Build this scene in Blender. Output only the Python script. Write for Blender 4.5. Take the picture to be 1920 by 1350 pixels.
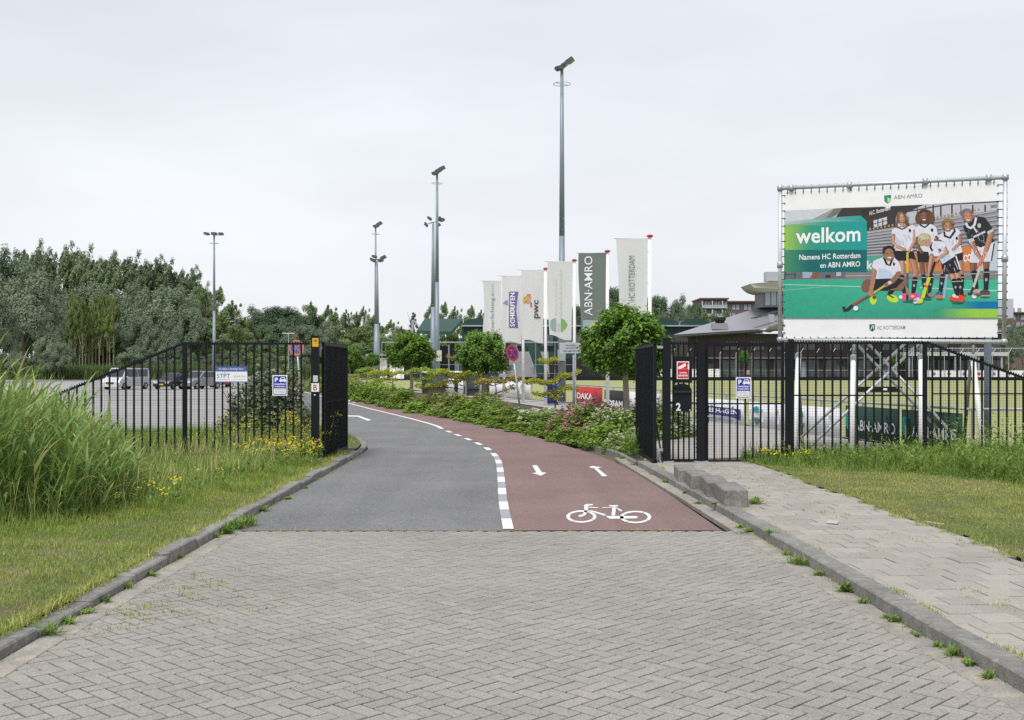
import bpy, math, random
import numpy as np
from mathutils import Vector, Matrix
from mathutils.geometry import tessellate_polygon

for o in list(bpy.data.objects): bpy.data.objects.remove(o)
SC = bpy.context.scene
COL = SC.collection
random.seed(7)
RNG = np.random.default_rng(11)

# ------------------------------------------------------------------ camera
EYE, F, CX, HY = 1.95, 2080.0, 960.0, 690.0      # eye height (m), focal length, centre and horizon of the photograph
cd = bpy.data.cameras.new('camera'); cam = bpy.data.objects.new('camera', cd); COL.objects.link(cam)
cam.location = (0, 0, EYE); cam.rotation_euler = (math.pi/2, 0, 0)
cd.sensor_width = 36; cd.lens = 36*F/1920; cd.shift_y = 15/1920; cd.clip_end = 6000
SC.camera = cam
# ------------------------------------------------------------------ light: bright overcast
W = bpy.data.worlds.new('World'); SC.world = W; W.use_nodes = True
nt = W.node_tree; bg = nt.nodes['Background']
sky = nt.nodes.new('ShaderNodeTexSky'); sky.sky_type = 'NISHITA'; sky.sun_disc = False
SUN_EL, SUN_AZ = math.radians(58), math.radians(205)      # high, behind and left of the camera
sky.sun_elevation = SUN_EL; sky.sun_rotation = SUN_AZ; sky.dust_density = 3
tc = nt.nodes.new('ShaderNodeTexCoord'); sep = nt.nodes.new('ShaderNodeSeparateXYZ')
nt.links.new(tc.outputs['Generated'], sep.inputs[0])
ramp = nt.nodes.new('ShaderNodeValToRGB')
ramp.color_ramp.elements[0].position = 0.0; ramp.color_ramp.elements[0].color = (.71, .72, .745, 1)
ramp.color_ramp.elements[1].position = 0.34; ramp.color_ramp.elements[1].color = (.62, .642, .695, 1)
nt.links.new(sep.outputs['Z'], ramp.inputs[0])
mp = nt.nodes.new('ShaderNodeMapping'); mp.inputs['Scale'].default_value = (1.6, 1.6, 5)
nz = nt.nodes.new('ShaderNodeTexNoise'); nz.inputs['Scale'].default_value = 1.25; nz.inputs['Detail'].default_value = 5
nt.links.new(tc.outputs['Generated'], mp.inputs[0]); nt.links.new(mp.outputs[0], nz.inputs['Vector'])
mr = nt.nodes.new('ShaderNodeMapRange'); mr.inputs['From Min'].default_value = .3; mr.inputs['From Max'].default_value = .7
mr.inputs['To Min'].default_value = 8.8; mr.inputs['To Max'].default_value = 10.7
nt.links.new(nz.outputs[0], mr.inputs[0])
sc_ = nt.nodes.new('ShaderNodeVectorMath'); sc_.operation = 'SCALE'
nt.links.new(ramp.outputs[0], sc_.inputs[0]); nt.links.new(mr.outputs[0], sc_.inputs['Scale'])
mix = nt.nodes.new('ShaderNodeMix'); mix.data_type = 'RGBA'; mix.inputs['Factor'].default_value = .94
nt.links.new(sky.outputs[0], mix.inputs[6]); nt.links.new(sc_.outputs[0], mix.inputs[7])
nt.links.new(mix.outputs[2], bg.inputs['Color']); bg.inputs['Strength'].default_value = .1
sd = bpy.data.lights.new('sun', 'SUN'); sd.energy = 2.1; sd.angle = math.radians(14); sd.color = (1, .98, .94)
sun = bpy.data.objects.new('sun', sd); COL.objects.link(sun)
sdir = Vector((math.sin(SUN_AZ)*math.cos(SUN_EL), math.cos(SUN_AZ)*math.cos(SUN_EL), math.sin(SUN_EL)))
sun.rotation_euler = sdir.to_track_quat('Z', 'Y').to_euler(); sun.location = (0, -20, 60)
SC.view_settings.view_transform = 'Standard'; SC.view_settings.look = 'None'
SC.view_settings.exposure = 0.45; SC.view_settings.gamma = 1; SC.view_settings.use_curve_mapping = False
SC.render.engine = 'CYCLES'
SC.cycles.use_denoising = False
SC.cycles.max_bounces = 6; SC.cycles.diffuse_bounces = 3; SC.cycles.transparent_max_bounces = 8
SC.cycles.use_adaptive_sampling = True; SC.cycles.adaptive_threshold = .005

# ------------------------------------------------------------------ helpers
def G(px, py, z=0.0):                     # the ground point seen at a pixel of the photograph
    d = (EYE-z)*F/(py-HY); return Vector(((px-CX)/F*d, d, z))
def P(px, py, d):                         # the point seen at a pixel, d metres away
    return Vector(((px-CX)/F*d, d, EYE-(py-HY)/F*d))
def PX(px, d): return (px-CX)/F*d
def PZ(py, d): return EYE-(py-HY)/F*d

ORG = {}
def thing(name, label, cat, loc=(0, 0, 0), group=None):
    o = bpy.data.objects.new(name, None); COL.objects.link(o); o.location = loc
    o.empty_display_size = .2; ORG[o.name] = Vector(loc)
    return tag(o, label, cat, group)
def tag(o, label, cat, group=None):
    o['label'] = label; o['category'] = cat
    if group: o['group'] = group
    return o
def kind(o, k): o['kind'] = k; return o
def link(o, parent=None):
    COL.objects.link(o)
    if parent is not None: o.parent = parent; ORG[o.name] = ORG.get(parent.name, Vector())
    else: ORG[o.name] = Vector()
    return o
def inst(mesh, name, parent, loc, rotz=0, scale=None, rot=None):
    o = bpy.data.objects.new(name, mesh); link(o, parent)
    o.location = Vector(loc)-(ORG[parent.name] if parent is not None else Vector())
    if rot is not None: o.rotation_euler = rot
    else: o.rotation_euler.z = rotz
    if scale is not None: o.scale = scale
    return o
def kids(o): return KIDS.get(o.name, [])
KIDS = {}
def copy_tree(o, parent=None, loc=None, rotz=None, scale=None, label=None):
    c = o.copy(); COL.objects.link(c)
    if parent is not None: c.parent = parent
    for ch in list(o.children): copy_tree(ch, c)
    if loc is not None: c.location = loc
    if rotz is not None: c.rotation_euler.z = rotz
    if scale is not None: c.scale = scale
    if label: c['label'] = label
    return c

class MB:
    def __init__(s): s.v = []; s.f = []
    def add(s, vs, fs):
        n = len(s.v); s.v += [tuple(q) for q in vs]; s.f += [tuple(i+n for i in q) for q in fs]; return s
    def box(s, c, d, rotz=0, M_=None):
        x, y, z = d[0]/2, d[1]/2, d[2]/2
        vs = [Vector((a*x, b*y, e*z)) for e in (-1, 1) for b in (-1, 1) for a in (-1, 1)]
        m = M_ if M_ is not None else Matrix.Rotation(rotz, 3, 'Z')
        vs = [m @ q + Vector(c) for q in vs]
        return s.add(vs, [(0, 2, 3, 1), (4, 5, 7, 6), (0, 1, 5, 4), (2, 6, 7, 3), (0, 4, 6, 2), (1, 3, 7, 5)])
    def bbox(s, c, d, b=.01, rotz=0):      # box with chamfered upper and vertical edges
        x, y, z = d[0]/2, d[1]/2, d[2]/2
        def ring(ix, iy, zz): return [Vector(q) for q in ((-x+ix, -y+iy+b, zz), (-x+ix+b, -y+iy, zz), (x-ix-b, -y+iy, zz), (x-ix, -y+iy+b, zz), (x-ix, y-iy-b, zz), (x-ix-b, y-iy, zz), (-x+ix+b, y-iy, zz), (-x+ix, y-iy-b, zz))]
        vs = ring(0, 0, -z)+ring(0, 0, z-b)+ring(b, b, z)
        m = Matrix.Rotation(rotz, 3, 'Z'); vs = [m @ q + Vector(c) for q in vs]
        fs = [tuple(range(7, -1, -1)), tuple(range(16, 24))]
        for k in (0, 8):
            for i in range(8): j = (i+1) % 8; fs.append((k+i, k+j, k+8+j, k+8+i))
        return s.add(vs, fs)
    def tube(s, p0, p1, r0, r1=None, n=8, cap=True):
        p0, p1 = Vector(p0), Vector(p1); r1 = r0 if r1 is None else r1
        return s.path([p0, p1], [r0, r1], n, cap)
    def path(s, pts, rs, n=8, cap=True):
        pts = [Vector(p) for p in pts]
        if not isinstance(rs, (list, tuple)): rs = [rs]*len(pts)
        vs = []; 
        for i, p in enumerate(pts):
            t = (pts[min(i+1, len(pts)-1)]-pts[max(i-1, 0)]).normalized()
            a = Vector((1, 0, 0)) if abs(t.x) < .8 else Vector((0, 1, 0))
            u = t.cross(a).normalized(); w = t.cross(u)
            for k in range(n):
                q = 2*math.pi*k/n; vs.append(p+u*(math.cos(q)*rs[i])+w*(math.sin(q)*rs[i]))
        fs = []
        for i in range(len(pts)-1):
            for k in range(n):
                j = (k+1) % n; fs.append((i*n+k, i*n+j, (i+1)*n+j, (i+1)*n+k))
        if cap: fs += [tuple(range(n-1, -1, -1)), tuple((len(pts)-1)*n+k for k in range(n))]
        return s.add(vs, fs)
    def lathe(s, c, prof, n=16, M_=None):
        vs = []; c = Vector(c)
        for r, z in prof:
            for k in range(n):
                q = Vector((r*math.cos(2*math.pi*k/n), r*math.sin(2*math.pi*k/n), z))
                if M_ is not None: q = M_ @ q
                vs.append(c+q)
        fs = []
        for i in range(len(prof)-1):
            for k in range(n):
                j = (k+1) % n; fs.append((i*n+k, i*n+j, (i+1)*n+j, (i+1)*n+k))
        fs += [tuple(range(n-1, -1, -1)), tuple((len(prof)-1)*n+k for k in range(n))]
        return s.add(vs, fs)
    def prism(s, pts, vec):
        pts = [Vector(p) for p in pts]; n = len(pts); vec = Vector(vec)
        fs = [tuple(range(n-1, -1, -1)), tuple(range(n, 2*n))]
        for i in range(n): j = (i+1) % n; fs.append((i, j, n+j, n+i))
        return s.add(pts+[p+vec for p in pts], fs)
    def poly(s, pts): return s.add(pts, [tuple(range(len(pts)))])
    def mesh(s, name, m, org=Vector(), smooth=False):
        me = bpy.data.meshes.new(name)
        me.from_pydata([(a-org.x, b-org.y, c-org.z) for a, b, c in s.v], [], s.f); me.update()
        if m is not None: me.materials.append(m)
        if smooth: me.polygons.foreach_set('use_smooth', [True]*len(me.polygons))
        fixnorm(me)
        return me
    def build(s, name, m, parent=None, smooth=False):
        org = ORG[parent.name] if parent is not None else Vector()
        return link(bpy.data.objects.new(name, s.mesh(name, m, org, smooth)), parent)
import bmesh
def fixnorm(me):
    b = bmesh.new(); b.from_mesh(me); bmesh.ops.recalc_face_normals(b, faces=b.faces); b.to_mesh(me); b.free()

def np_mesh(name, V, Fa, mat, tint=None, parent=None, smooth=False):
    V = np.ascontiguousarray(V, dtype=np.float32); Fa = np.ascontiguousarray(Fa, dtype=np.int32)
    me = bpy.data.meshes.new(name); nF, k = Fa.shape
    me.vertices.add(len(V)); me.vertices.foreach_set('co', V.ravel())
    me.loops.add(nF*k); me.loops.foreach_set('vertex_index', Fa.ravel())
    me.polygons.add(nF); me.polygons.foreach_set('loop_start', np.arange(0, nF*k, k, dtype=np.int32))
    me.update(calc_edges=True)
    if tint is not None:
        a = me.attributes.new('tint', 'FLOAT', 'POINT'); a.data.foreach_set('value', np.ascontiguousarray(tint, dtype=np.float32))
    me.materials.append(mat)
    if smooth: me.polygons.foreach_set('use_smooth', np.ones(nF, dtype=bool))
    return me
def obj(name, me, parent=None): return link(bpy.data.objects.new(name, me), parent)

# ------------------------------------------------------------------ materials
def M(name, col, rough=.7, metal=0, spec=.3, nscale=0, namt=0, n2=0, n2amt=0, bump=0, bscale=60, rnd=0, isl=0, tintcol=None, speck=0, speckscale=300, streak=0):
    m = bpy.data.materials.new(name); m.use_nodes = True; t = m.node_tree; N, L = t.nodes, t.links
    b = N['Principled BSDF']; b.inputs['Roughness'].default_value = rough; b.inputs['Metallic'].default_value = metal
    b.inputs['Specular IOR Level'].default_value = spec
    geo = N.new('ShaderNodeNewGeometry')
    val = None
    def acc(sock, amt, centre=.5):
        nonlocal val
        x = N.new('ShaderNodeMath'); x.operation = 'MULTIPLY_ADD'; L.new(sock, x.inputs[0]); x.inputs[1].default_value = 2*amt; x.inputs[2].default_value = -2*amt*centre
        if val is None:
            y = N.new('ShaderNodeMath'); y.operation = 'ADD'; y.inputs[1].default_value = 1; L.new(x.outputs[0], y.inputs[0]); val = y.outputs[0]
        else:
            y = N.new('ShaderNodeMath'); y.operation = 'ADD'; L.new(x.outputs[0], y.inputs[0]); L.new(val, y.inputs[1]); val = y.outputs[0]
    def noise(scale, det=4):
        n = N.new('ShaderNodeTexNoise'); n.inputs['Scale'].default_value = scale; n.inputs['Detail'].default_value = det; L.new(geo.outputs['Position'], n.inputs['Vector']); return n
    colsock = None
    if namt:
        n = noise(nscale); acc(n.outputs[0], namt*1.6)
    if n2amt:
        n = noise(n2, 6); acc(n.outputs[0], n2amt*1.6)
        if tintcol is not None:
            n3 = noise(n2*.6, 5); mrg = N.new('ShaderNodeMapRange'); mrg.inputs['From Min'].default_value = .45; mrg.inputs['From Max'].default_value = .68; L.new(n3.outputs[0], mrg.inputs[0])
            mx = N.new('ShaderNodeMix'); mx.data_type = 'RGBA'; mx.inputs[6].default_value = (*col, 1); mx.inputs[7].default_value = (*tintcol, 1); L.new(mrg.outputs[0], mx.inputs[0]); colsock = mx.outputs[2]
    if speck:
        n = N.new('ShaderNodeTexVoronoi'); n.inputs['Scale'].default_value = speckscale; L.new(geo.outputs['Position'], n.inputs['Vector'])
        s2 = N.new('ShaderNodeSeparateColor'); L.new(n.outputs['Color'], s2.inputs[0]); acc(s2.outputs[0], speck)
    if streak:                             # long wear bands along the road
        mpp = N.new('ShaderNodeMapping'); mpp.inputs['Scale'].default_value = (1.5, .07, 1); L.new(geo.outputs['Position'], mpp.inputs[0]); n = N.new('ShaderNodeTexNoise'); n.inputs['Scale'].default_value = 1.3; n.inputs['Detail'].default_value = 5; L.new(mpp.outputs[0], n.inputs['Vector']); acc(n.outputs[0], streak*1.6)
    if rnd:
        oi = N.new('ShaderNodeObjectInfo'); acc(oi.outputs['Random'], rnd)
    if isl: acc(geo.outputs['Random Per Island'], isl)
    if val is not None:
        h = N.new('ShaderNodeHueSaturation'); L.new(val, h.inputs['Value'])
        if colsock is not None: L.new(colsock, h.inputs['Color'])
        else: h.inputs['Color'].default_value = (*col, 1)
        L.new(h.outputs[0], b.inputs['Base Color'])
    else: b.inputs['Base Color'].default_value = (*col, 1)
    if bump:
        n = noise(bscale, 5); bp = N.new('ShaderNodeBump'); bp.inputs['Strength'].default_value = bump; bp.inputs['Distance'].default_value = .01
        L.new(n.outputs[0], bp.inputs['Height']); L.new(bp.outputs[0], b.inputs['Normal'])
    return m
def leafmat(name, c0, c1, c2=None, trans=.25, rnd=.12, rough=.6, spec=.25, gain=1.0):
    m = bpy.data.materials.new(name); m.use_nodes = True; t = m.node_tree; N, L = t.nodes, t.links
    c0, c1, c2 = (tuple(min(v*gain, .8) for v in c) if c else None for c in (c0, c1, c2))
    b = N['Principled BSDF']; b.inputs['Roughness'].default_value = rough; b.inputs['Specular IOR Level'].default_value = spec
    at = N.new('ShaderNodeAttribute'); at.attribute_name = 'tint'
    r = N.new('ShaderNodeValToRGB'); e = r.color_ramp.elements; e[0].color = (*c0, 1); e[1].color = (*(c2 or c1), 1); e[1].position = 1
    if c2: k = e.new(.6); k.color = (*c1, 1)
    L.new(at.outputs['Fac'], r.inputs[0])
    oi = N.new('ShaderNodeObjectInfo'); x = N.new('ShaderNodeMath'); x.operation = 'MULTIPLY_ADD'; x.inputs[1].default_value = 2*rnd; x.inputs[2].default_value = 1-rnd
    L.new(oi.outputs['Random'], x.inputs[0]); h = N.new('ShaderNodeHueSaturation'); L.new(x.outputs[0], h.inputs['Value']); L.new(r.outputs[0], h.inputs['Color'])
    L.new(h.outputs[0], b.inputs['Base Color'])
    tr = N.new('ShaderNodeBsdfTranslucent'); L.new(h.outputs[0], tr.inputs[0]); mx = N.new('ShaderNodeMixShader'); mx.inputs[0].default_value = trans
    out = N['Material Output']; L.new(b.outputs[0], mx.inputs[1]); L.new(tr.outputs[0], mx.inputs[2]); L.new(mx.outputs[0], out.inputs[0])
    return m
def printmat(name, rough=.55, spec=.3, grain=0):
    m = bpy.data.materials.new(name); m.use_nodes = True; t = m.node_tree; b = t.nodes['Principled BSDF']
    a = t.nodes.new('ShaderNodeAttribute'); a.attribute_name = 'Col'; t.links.new(a.outputs['Color'], b.inputs['Base Color'])
    b.inputs['Roughness'].default_value = rough; b.inputs['Specular IOR Level'].default_value = spec
    if grain:                              # tonal mottling of a printed photograph
        ge = t.nodes.new('ShaderNodeNewGeometry'); v = None
        for sc, am in ((9, grain), (38, grain), (120, grain*.8)):
            n = t.nodes.new('ShaderNodeTexNoise'); n.inputs['Scale'].default_value = sc; n.inputs['Detail'].default_value = 4; t.links.new(ge.outputs['Position'], n.inputs['Vector'])
            x = t.nodes.new('ShaderNodeMath'); x.operation = 'MULTIPLY_ADD'; x.inputs[1].default_value = am*2; t.links.new(n.outputs[0], x.inputs[0])
            if v is None: x.inputs[2].default_value = 1-am*2.8
            else: t.links.new(v, x.inputs[2])
            v = x.outputs[0]
        h = t.nodes.new('ShaderNodeHueSaturation'); t.links.new(v, h.inputs['Value']); t.links.new(a.outputs['Color'], h.inputs['Color']); t.links.new(h.outputs[0], b.inputs['Base Color'])
    return m
m_photo = printmat('printed_photo', .5, .3, .12)
m_print = printmat('printed_ink')
m_flagprint = printmat('flag_ink', .8, .1)
m_black = M('black_coated_steel', (.008, .009, .012), .5, 0, .22, 8, .2)
m_galv = M('galvanised_steel', (.42, .44, .46), .45, .6, .5, 6, .15)
m_mast = M('mast_grey_paint', (.23, .27, .32), .5, .2, .4, 1.2, .12)
m_white = M('white_paint', (.84, .84, .84), .4, 0, .4, 3, .06)
m_alu = M('aluminium_tube', (.62, .63, .64), .38, .45, .5, 9, .12)
m_dark = M('dark_plastic', (.02, .02, .022), .5)
m_red = M('red_cap', (.5, .03, .03), .4)

# ------------------------------------------------------------------ flat print: lettering and pictures
_tc = {}
def text_geo(s, bold=0.0, shear=0):
    k = (s, bold, shear)
    if k in _tc: return _tc[k]
    c = bpy.data.curves.new('lettering', 'FONT'); c.body = s; c.offset = bold; c.resolution_u = 3; c.shear = shear
    if bold > .01: c.space_character = 1.0+bold*1.2
    o = bpy.data.objects.new('lettering', c); COL.objects.link(o)
    dg = bpy.context.evaluated_depsgraph_get(); me = o.evaluated_get(dg).to_mesh()
    v = [(q.co.x, q.co.y) for q in me.vertices]; f = [tuple(p.vertices) for p in me.polygons]
    o.evaluated_get(dg).to_mesh_clear(); bpy.data.objects.remove(o); bpy.data.curves.remove(c)
    xs = [a for a, _ in v]; ys = [b for _, b in v]; x0, x1, y0, y1 = min(xs), max(xs), min(ys), max(ys)
    v = [((a-x0)/(x1-x0), (b-y0)/(y1-y0)) for a, b in v]
    _tc[k] = (v, f); return _tc[k]
class Art:
    def __init__(s, fn): s.fn = fn; s.v = []; s.f = []; s.c = []; s.bb = []
    def tri(s, pts, faces, cols):
        n = len(s.v); xs = [p[0] for p in pts]; ys = [p[1] for p in pts]; b = (min(xs), max(xs), min(ys), max(ys))
        L = 1+max([q[4] for q in s.bb if q[0] < b[1] and q[1] > b[0] and q[2] < b[3] and q[3] > b[2]], default=0); s.bb.append(b+(L,))   # only as many thin layers as overlap
        s.v += [tuple(s.fn(p[0], p[1], L)) for p in pts]; s.f += [tuple(i+n for i in f) for f in faces]
        s.c += [[cols[i] for i in f] for f in faces]
    def poly(s, pts, col, cols=None):
        fs = tessellate_polygon([[Vector((p[0], p[1], 0)) for p in pts]])
        s.tri(pts, fs, cols if cols else [col]*len(pts)); return s
    def rect(s, x0, y0, x1, y1, col): return s.poly([(x0, y0), (x1, y0), (x1, y1), (x0, y1)], col)
    def grid(s, x0, y0, x1, y1, nx, ny, colf):
        pts = [(x0+(x1-x0)*i/nx, y0+(y1-y0)*j/ny) for j in range(ny+1) for i in range(nx+1)]
        fs = [(j*(nx+1)+i, j*(nx+1)+i+1, (j+1)*(nx+1)+i+1, (j+1)*(nx+1)+i) for j in range(ny) for i in range(nx)]
        s.tri(pts, fs, [colf(*p) for p in pts])
    def ell(s, x, y, rx, ry, col, n=18, rot=0):
        c, q = math.cos(rot), math.sin(rot)
        return s.poly([(x+rx*math.cos(2*math.pi*k/n)*c-ry*math.sin(2*math.pi*k/n)*q, y+rx*math.cos(2*math.pi*k/n)*q+ry*math.sin(2*math.pi*k/n)*c) for k in range(n)], col)
    def ring(s, x, y, rx, ry, tx, ty, col, n=28):
        pts = [(x+a*math.cos(2*math.pi*k/n), y+b*math.sin(2*math.pi*k/n)) for a, b in ((rx, ry), (rx-tx, ry-ty)) for k in range(n)]
        s.tri(pts, [(k, (k+1) % n, n+(k+1) % n, n+k) for k in range(n)], [col]*(2*n))
    def stroke(s, pts, w, col, w1=None):
        w1 = w if w1 is None else w1; n = len(pts); L_, R_ = [], []
        for i, p in enumerate(pts):
            a = pts[max(i-1, 0)]; b = pts[min(i+1, n-1)]; dx, dy = b[0]-a[0], b[1]-a[1]; l = math.hypot(dx, dy) or 1
            ww = (w+(w1-w)*i/(n-1))/2; L_.append((p[0]-dy/l*ww, p[1]+dx/l*ww)); R_.append((p[0]+dy/l*ww, p[1]-dx/l*ww))
        s.tri(L_+R_, [(i, i+1, n+i+1, n+i) for i in range(n-1)], [col]*(2*n)); return s
    def limb(s, pts, w, col, w1=None):
        s.stroke(pts, w, col, w1); s.ell(pts[-1][0], pts[-1][1], (w1 or w)/2, (w1 or w)/2, col, 10); s.ell(pts[0][0], pts[0][1], w/2, w/2, col, 10)
        for p in pts[1:-1]: s.ell(p[0], p[1], w/2*.97, w/2*.97, col, 10)
    def text(s, t, bl, br, tl, col, bold=0.0, cols=None, shear=0):
        v, f = text_geo(t, bold, shear)
        pts = [(bl[0]+a*(br[0]-bl[0])+b*(tl[0]-bl[0]), bl[1]+a*(br[1]-bl[1])+b*(tl[1]-bl[1])) for a, b in v]
        s.tri(pts, f, [cols(a) for a, b in v] if cols else [col]*len(pts)); return s
    def htext(s, t, x0, x1, y0, y1, col, bold=0.0): return s.text(t, (x0, y1), (x1, y1), (x0, y0), col, bold)
    def vtext(s, t, xl, xr, y0, y1, col, bold=0.0, cols=None): return s.text(t, (xr, y1), (xr, y0), (xl, y1), col, bold, cols)
    def build(s, name, parent=None, mat=None):
        org = ORG[parent.name] if parent is not None else Vector()
        me = bpy.data.meshes.new(name); me.from_pydata([(a-org.x, b-org.y, c-org.z) for a, b, c in s.v], [], s.f)
        at = me.color_attributes.new('Col', 'FLOAT_COLOR', 'CORNER')
        at.data.foreach_set('color', [x for f in s.c for c in f for x in (*c, 1.0)]); me.update()
        me.materials.append(mat or m_print)
        return link(bpy.data.objects.new(name, me), parent)
def facing(d, step=.0015): return lambda x, y, L: P(x, y, d-step*L-.001)
WH = (.85, .85, .85)
# ================================================================== SETTING
def cat_rom(pts, n=8):
    p = [np.array(q, float) for q in pts]; p = [2*p[0]-p[1]]+p+[2*p[-1]-p[-2]]; out = []
    for i in range(1, len(p)-2):
        for k in range(n):
            t = k/n; a, b, c, d = p[i-1], p[i], p[i+1], p[i+2]
            out.append(.5*((2*b)+(c-a)*t+(2*a-5*b+4*c-d)*t*t+(3*b-a-3*c+d)*t**3))
    out.append(p[-2]); return [tuple(q) for q in out]
def sheet(name, pts, z, m, parent=None, k='structure'):
    fs = tessellate_polygon([[Vector((p[0], p[1], 0)) for p in pts]])
    me = bpy.data.meshes.new(name); me.from_pydata([(p[0], p[1], z) for p in pts], [], [tuple(f) for f in fs]); me.update(); me.materials.append(m)
    for p in me.polygons:
        if p.normal.z < 0: p.flip()
    o = link(bpy.data.objects.new(name, me), parent)
    if k and parent is None: o['kind'] = k
    return o
def in_poly(x, y, poly):
    r = np.zeros(np.shape(x), bool); n = len(poly)
    for i in range(n):
        (x0, y0), (x1, y1) = poly[i][:2], poly[(i+1) % n][:2]
        c = ((y0 > y) != (y1 > y)); r ^= c & (x < (x1-x0)*(y-y0)/((y1-y0) or 1e-9)+x0)
    return r

m_earth = M('rough_grass_ground', (.09, .11, .04), .95, nscale=.4, namt=.3, n2=3, n2amt=.3, tintcol=(.13, .11, .06))
m_verge = M('verge_soil', (.10, .105, .045), .95, nscale=2, namt=.3, n2=1.2, n2amt=.2, tintcol=(.16, .13, .08), bump=.4, bscale=40)
m_asph = M('weathered_asphalt', (.165, .164, .164), .85, streak=.13, nscale=.5, namt=.16, n2=14, n2amt=.07, speck=.35, speckscale=80, bump=.35, bscale=160)
m_lot = M('parking_asphalt', (.31, .30, .29), .9, nscale=.12, namt=.22, n2=1.2, n2amt=.16)
m_path = M('red_asphalt', (.20, .132, .121), .85, streak=.1, nscale=.5, namt=.16, n2=14, n2amt=.07, speck=.25, speckscale=90, bump=.3, bscale=160)
m_mark = M('road_paint', (.68, .68, .67), .6, nscale=5, namt=.12, n2=45, n2amt=.14, speck=.12, speckscale=90)
m_markgrey = M('road_paint_grey', (.3, .31, .33), .7, nscale=9, namt=.2, n2=60, n2amt=.15)
m_brick = M('concrete_brick', (.28, .264, .236), .85, nscale=.45, namt=.14, n2=18, n2amt=.06, isl=.07, rnd=.07, speck=.22, speckscale=120, bump=.35, bscale=200)
m_slab = M('concrete_slab', (.315, .293, .257), .85, nscale=.8, namt=.09, n2=10, n2amt=.07, isl=.05, rnd=.1, speck=.2, speckscale=170, bump=.2, bscale=220)
m_kerb = M('kerb_concrete', (.19, .186, .174), .9, nscale=1.5, namt=.2, n2=16, n2amt=.25, rnd=.15, speck=.15, speckscale=120, bump=.6, bscale=70, tintcol=(.25, .24, .215))
m_bed = M('joint_sand', (.045, .04, .031), .95, nscale=3, namt=.2, n2=40, n2amt=.2)
m_sand = M('washed_sand', (.36, .31, .25), .95, nscale=4, namt=.15, n2=50, n2amt=.15)
m_gut = M('gutter_concrete', (.255, .24, .215), .9, nscale=.8, namt=.12, n2=7, n2amt=.12, rnd=.08, speck=.2, speckscale=120, tintcol=(.36, .32, .26))
m_clubpave = M('club_pavers', (.34, .325, .30), .88, nscale=.6, namt=.12, n2=8, n2amt=.1)
m_turf = M('artificial_turf', (.29, .305, .125), .9, nscale=.08, namt=.08, n2=.6, n2amt=.05)

g = sheet('ground', [(-1800, -60), (1800, -60), (1800, 3500), (-1800, 3500)], -.08, m_earth)
# --- road and cycle path
PL = cat_rom([(.03, 13.26), (-.06, 16.2), (-.14, 20.4), (-.22, 23.2), (-.41, 25.7), (-.82, 28.6), (-1.98, 34.4), (-3.3, 40.6), (-9.3, 62.4), (-33, 150)])
PR = cat_rom([(2.51, 13.26), (2.36, 18.6), (2.1, 23.2), (1.6, 26.3), (.52, 31.8), (-1.26, 39.4), (-4.2, 52.3), (-12.3, 82.8), (-30, 150)])
VE = [(-3.40, 13.26), (-3.41, 24.7), (-3.6, 27.5), (-4.3, 30.5), (-5.6, 33), (-8, 34.6)]
road = sheet('road', [(-3.42, 13.26)]+cat_rom(VE)[0:]+[(-40, 40), (-60, 150), (-33.1, 150)]+PL[::-1], .004, m_asph)
path = sheet('cycle_path', PL+PR[::-1], .0085, m_path)
lot = sheet('parking_lot', [(-9, 34.7), (-60, 34.7), (-110, 60), (-110, 193), (-38, 193), (-36, 150), (-14, 66), (-7.2, 42)], .008, m_lot)
mb = MB()
for k in range(14):                        # worn bay lines
    y = 44+k*9.5; x0 = -60-k*2.5; mb.box((x0/2-12-k*1.3, y, .0125), (abs(x0)-26+k*1.2, .14, .003))
kind(mb.build('bay_marking', M('worn_paint', (.42, .41, .40), .8, nscale=.6, namt=.25), lot), 'stuff')
def along(pl, s0, s1, w, off=0):
    P_ = np.array(pl); seg = np.hypot(*np.diff(P_, axis=0).T); S = np.concatenate([[0], np.cumsum(seg)])
    ss = [s0]+[s for s in S if s0+.02 < s < s1-.02]+[s1]; Lp, Rp = [], []
    for s in ss:
        i = min(max(np.searchsorted(S, s)-1, 0), len(seg)-1); t = (s-S[i])/seg[i]; p = P_[i]+(P_[i+1]-P_[i])*t; d = (P_[i+1]-P_[i])/seg[i]; n = np.array([d[1], -d[0]])
        Lp.append(p+n*(off-w/2)); Rp.append(p+n*(off+w/2))
    return [tuple(q) for q in Lp]+[tuple(q) for q in Rp[::-1]]
for k in range(12):
    s0 = .1+1.83*k
    sheet('line_marking', along(PL, s0, s0+.93, .13, -.07), .0135, m_mark, road)
    if k < 6: sheet('line_marking', along(PL, s0+.95, s0+1.81, .13, -.07), .0133, m_markgrey, road)
sheet('line_marking', along(PL, 22.3, 140, .14, -.07), .0135, m_mark, road)
Z7 = lambda x, y: (650+x/3.4909, 640+y/3.4909)
Z4 = lambda x, y: (900+x/3.4286, 780+y/3.4286)
def marks(name, polys, conv, parent, z=.0135):
    mb = MB()
    vs, fs = [], []
    for p in polys:
        t = tessellate_polygon([[Vector((*q, 0)) for q in p]]); n = len(vs)
        for q in p: vs.append(tuple(G(*conv(*q), z)))
        fs += [tuple(i+n for i in f) for f in t]
    mb.add(vs, fs); o = mb.build(name, m_mark, parent)
    return o
marks('arrow_marking', [[(336, 316), (366, 316), (398, 362), (428, 364), (392, 384), (334, 366), (362, 364)]], Z4, path)
marks('arrow_marking', [[(698, 330), (720, 320), (785, 330), (757, 336), (820, 386), (786, 388), (735, 337)]], Z4, path)
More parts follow.
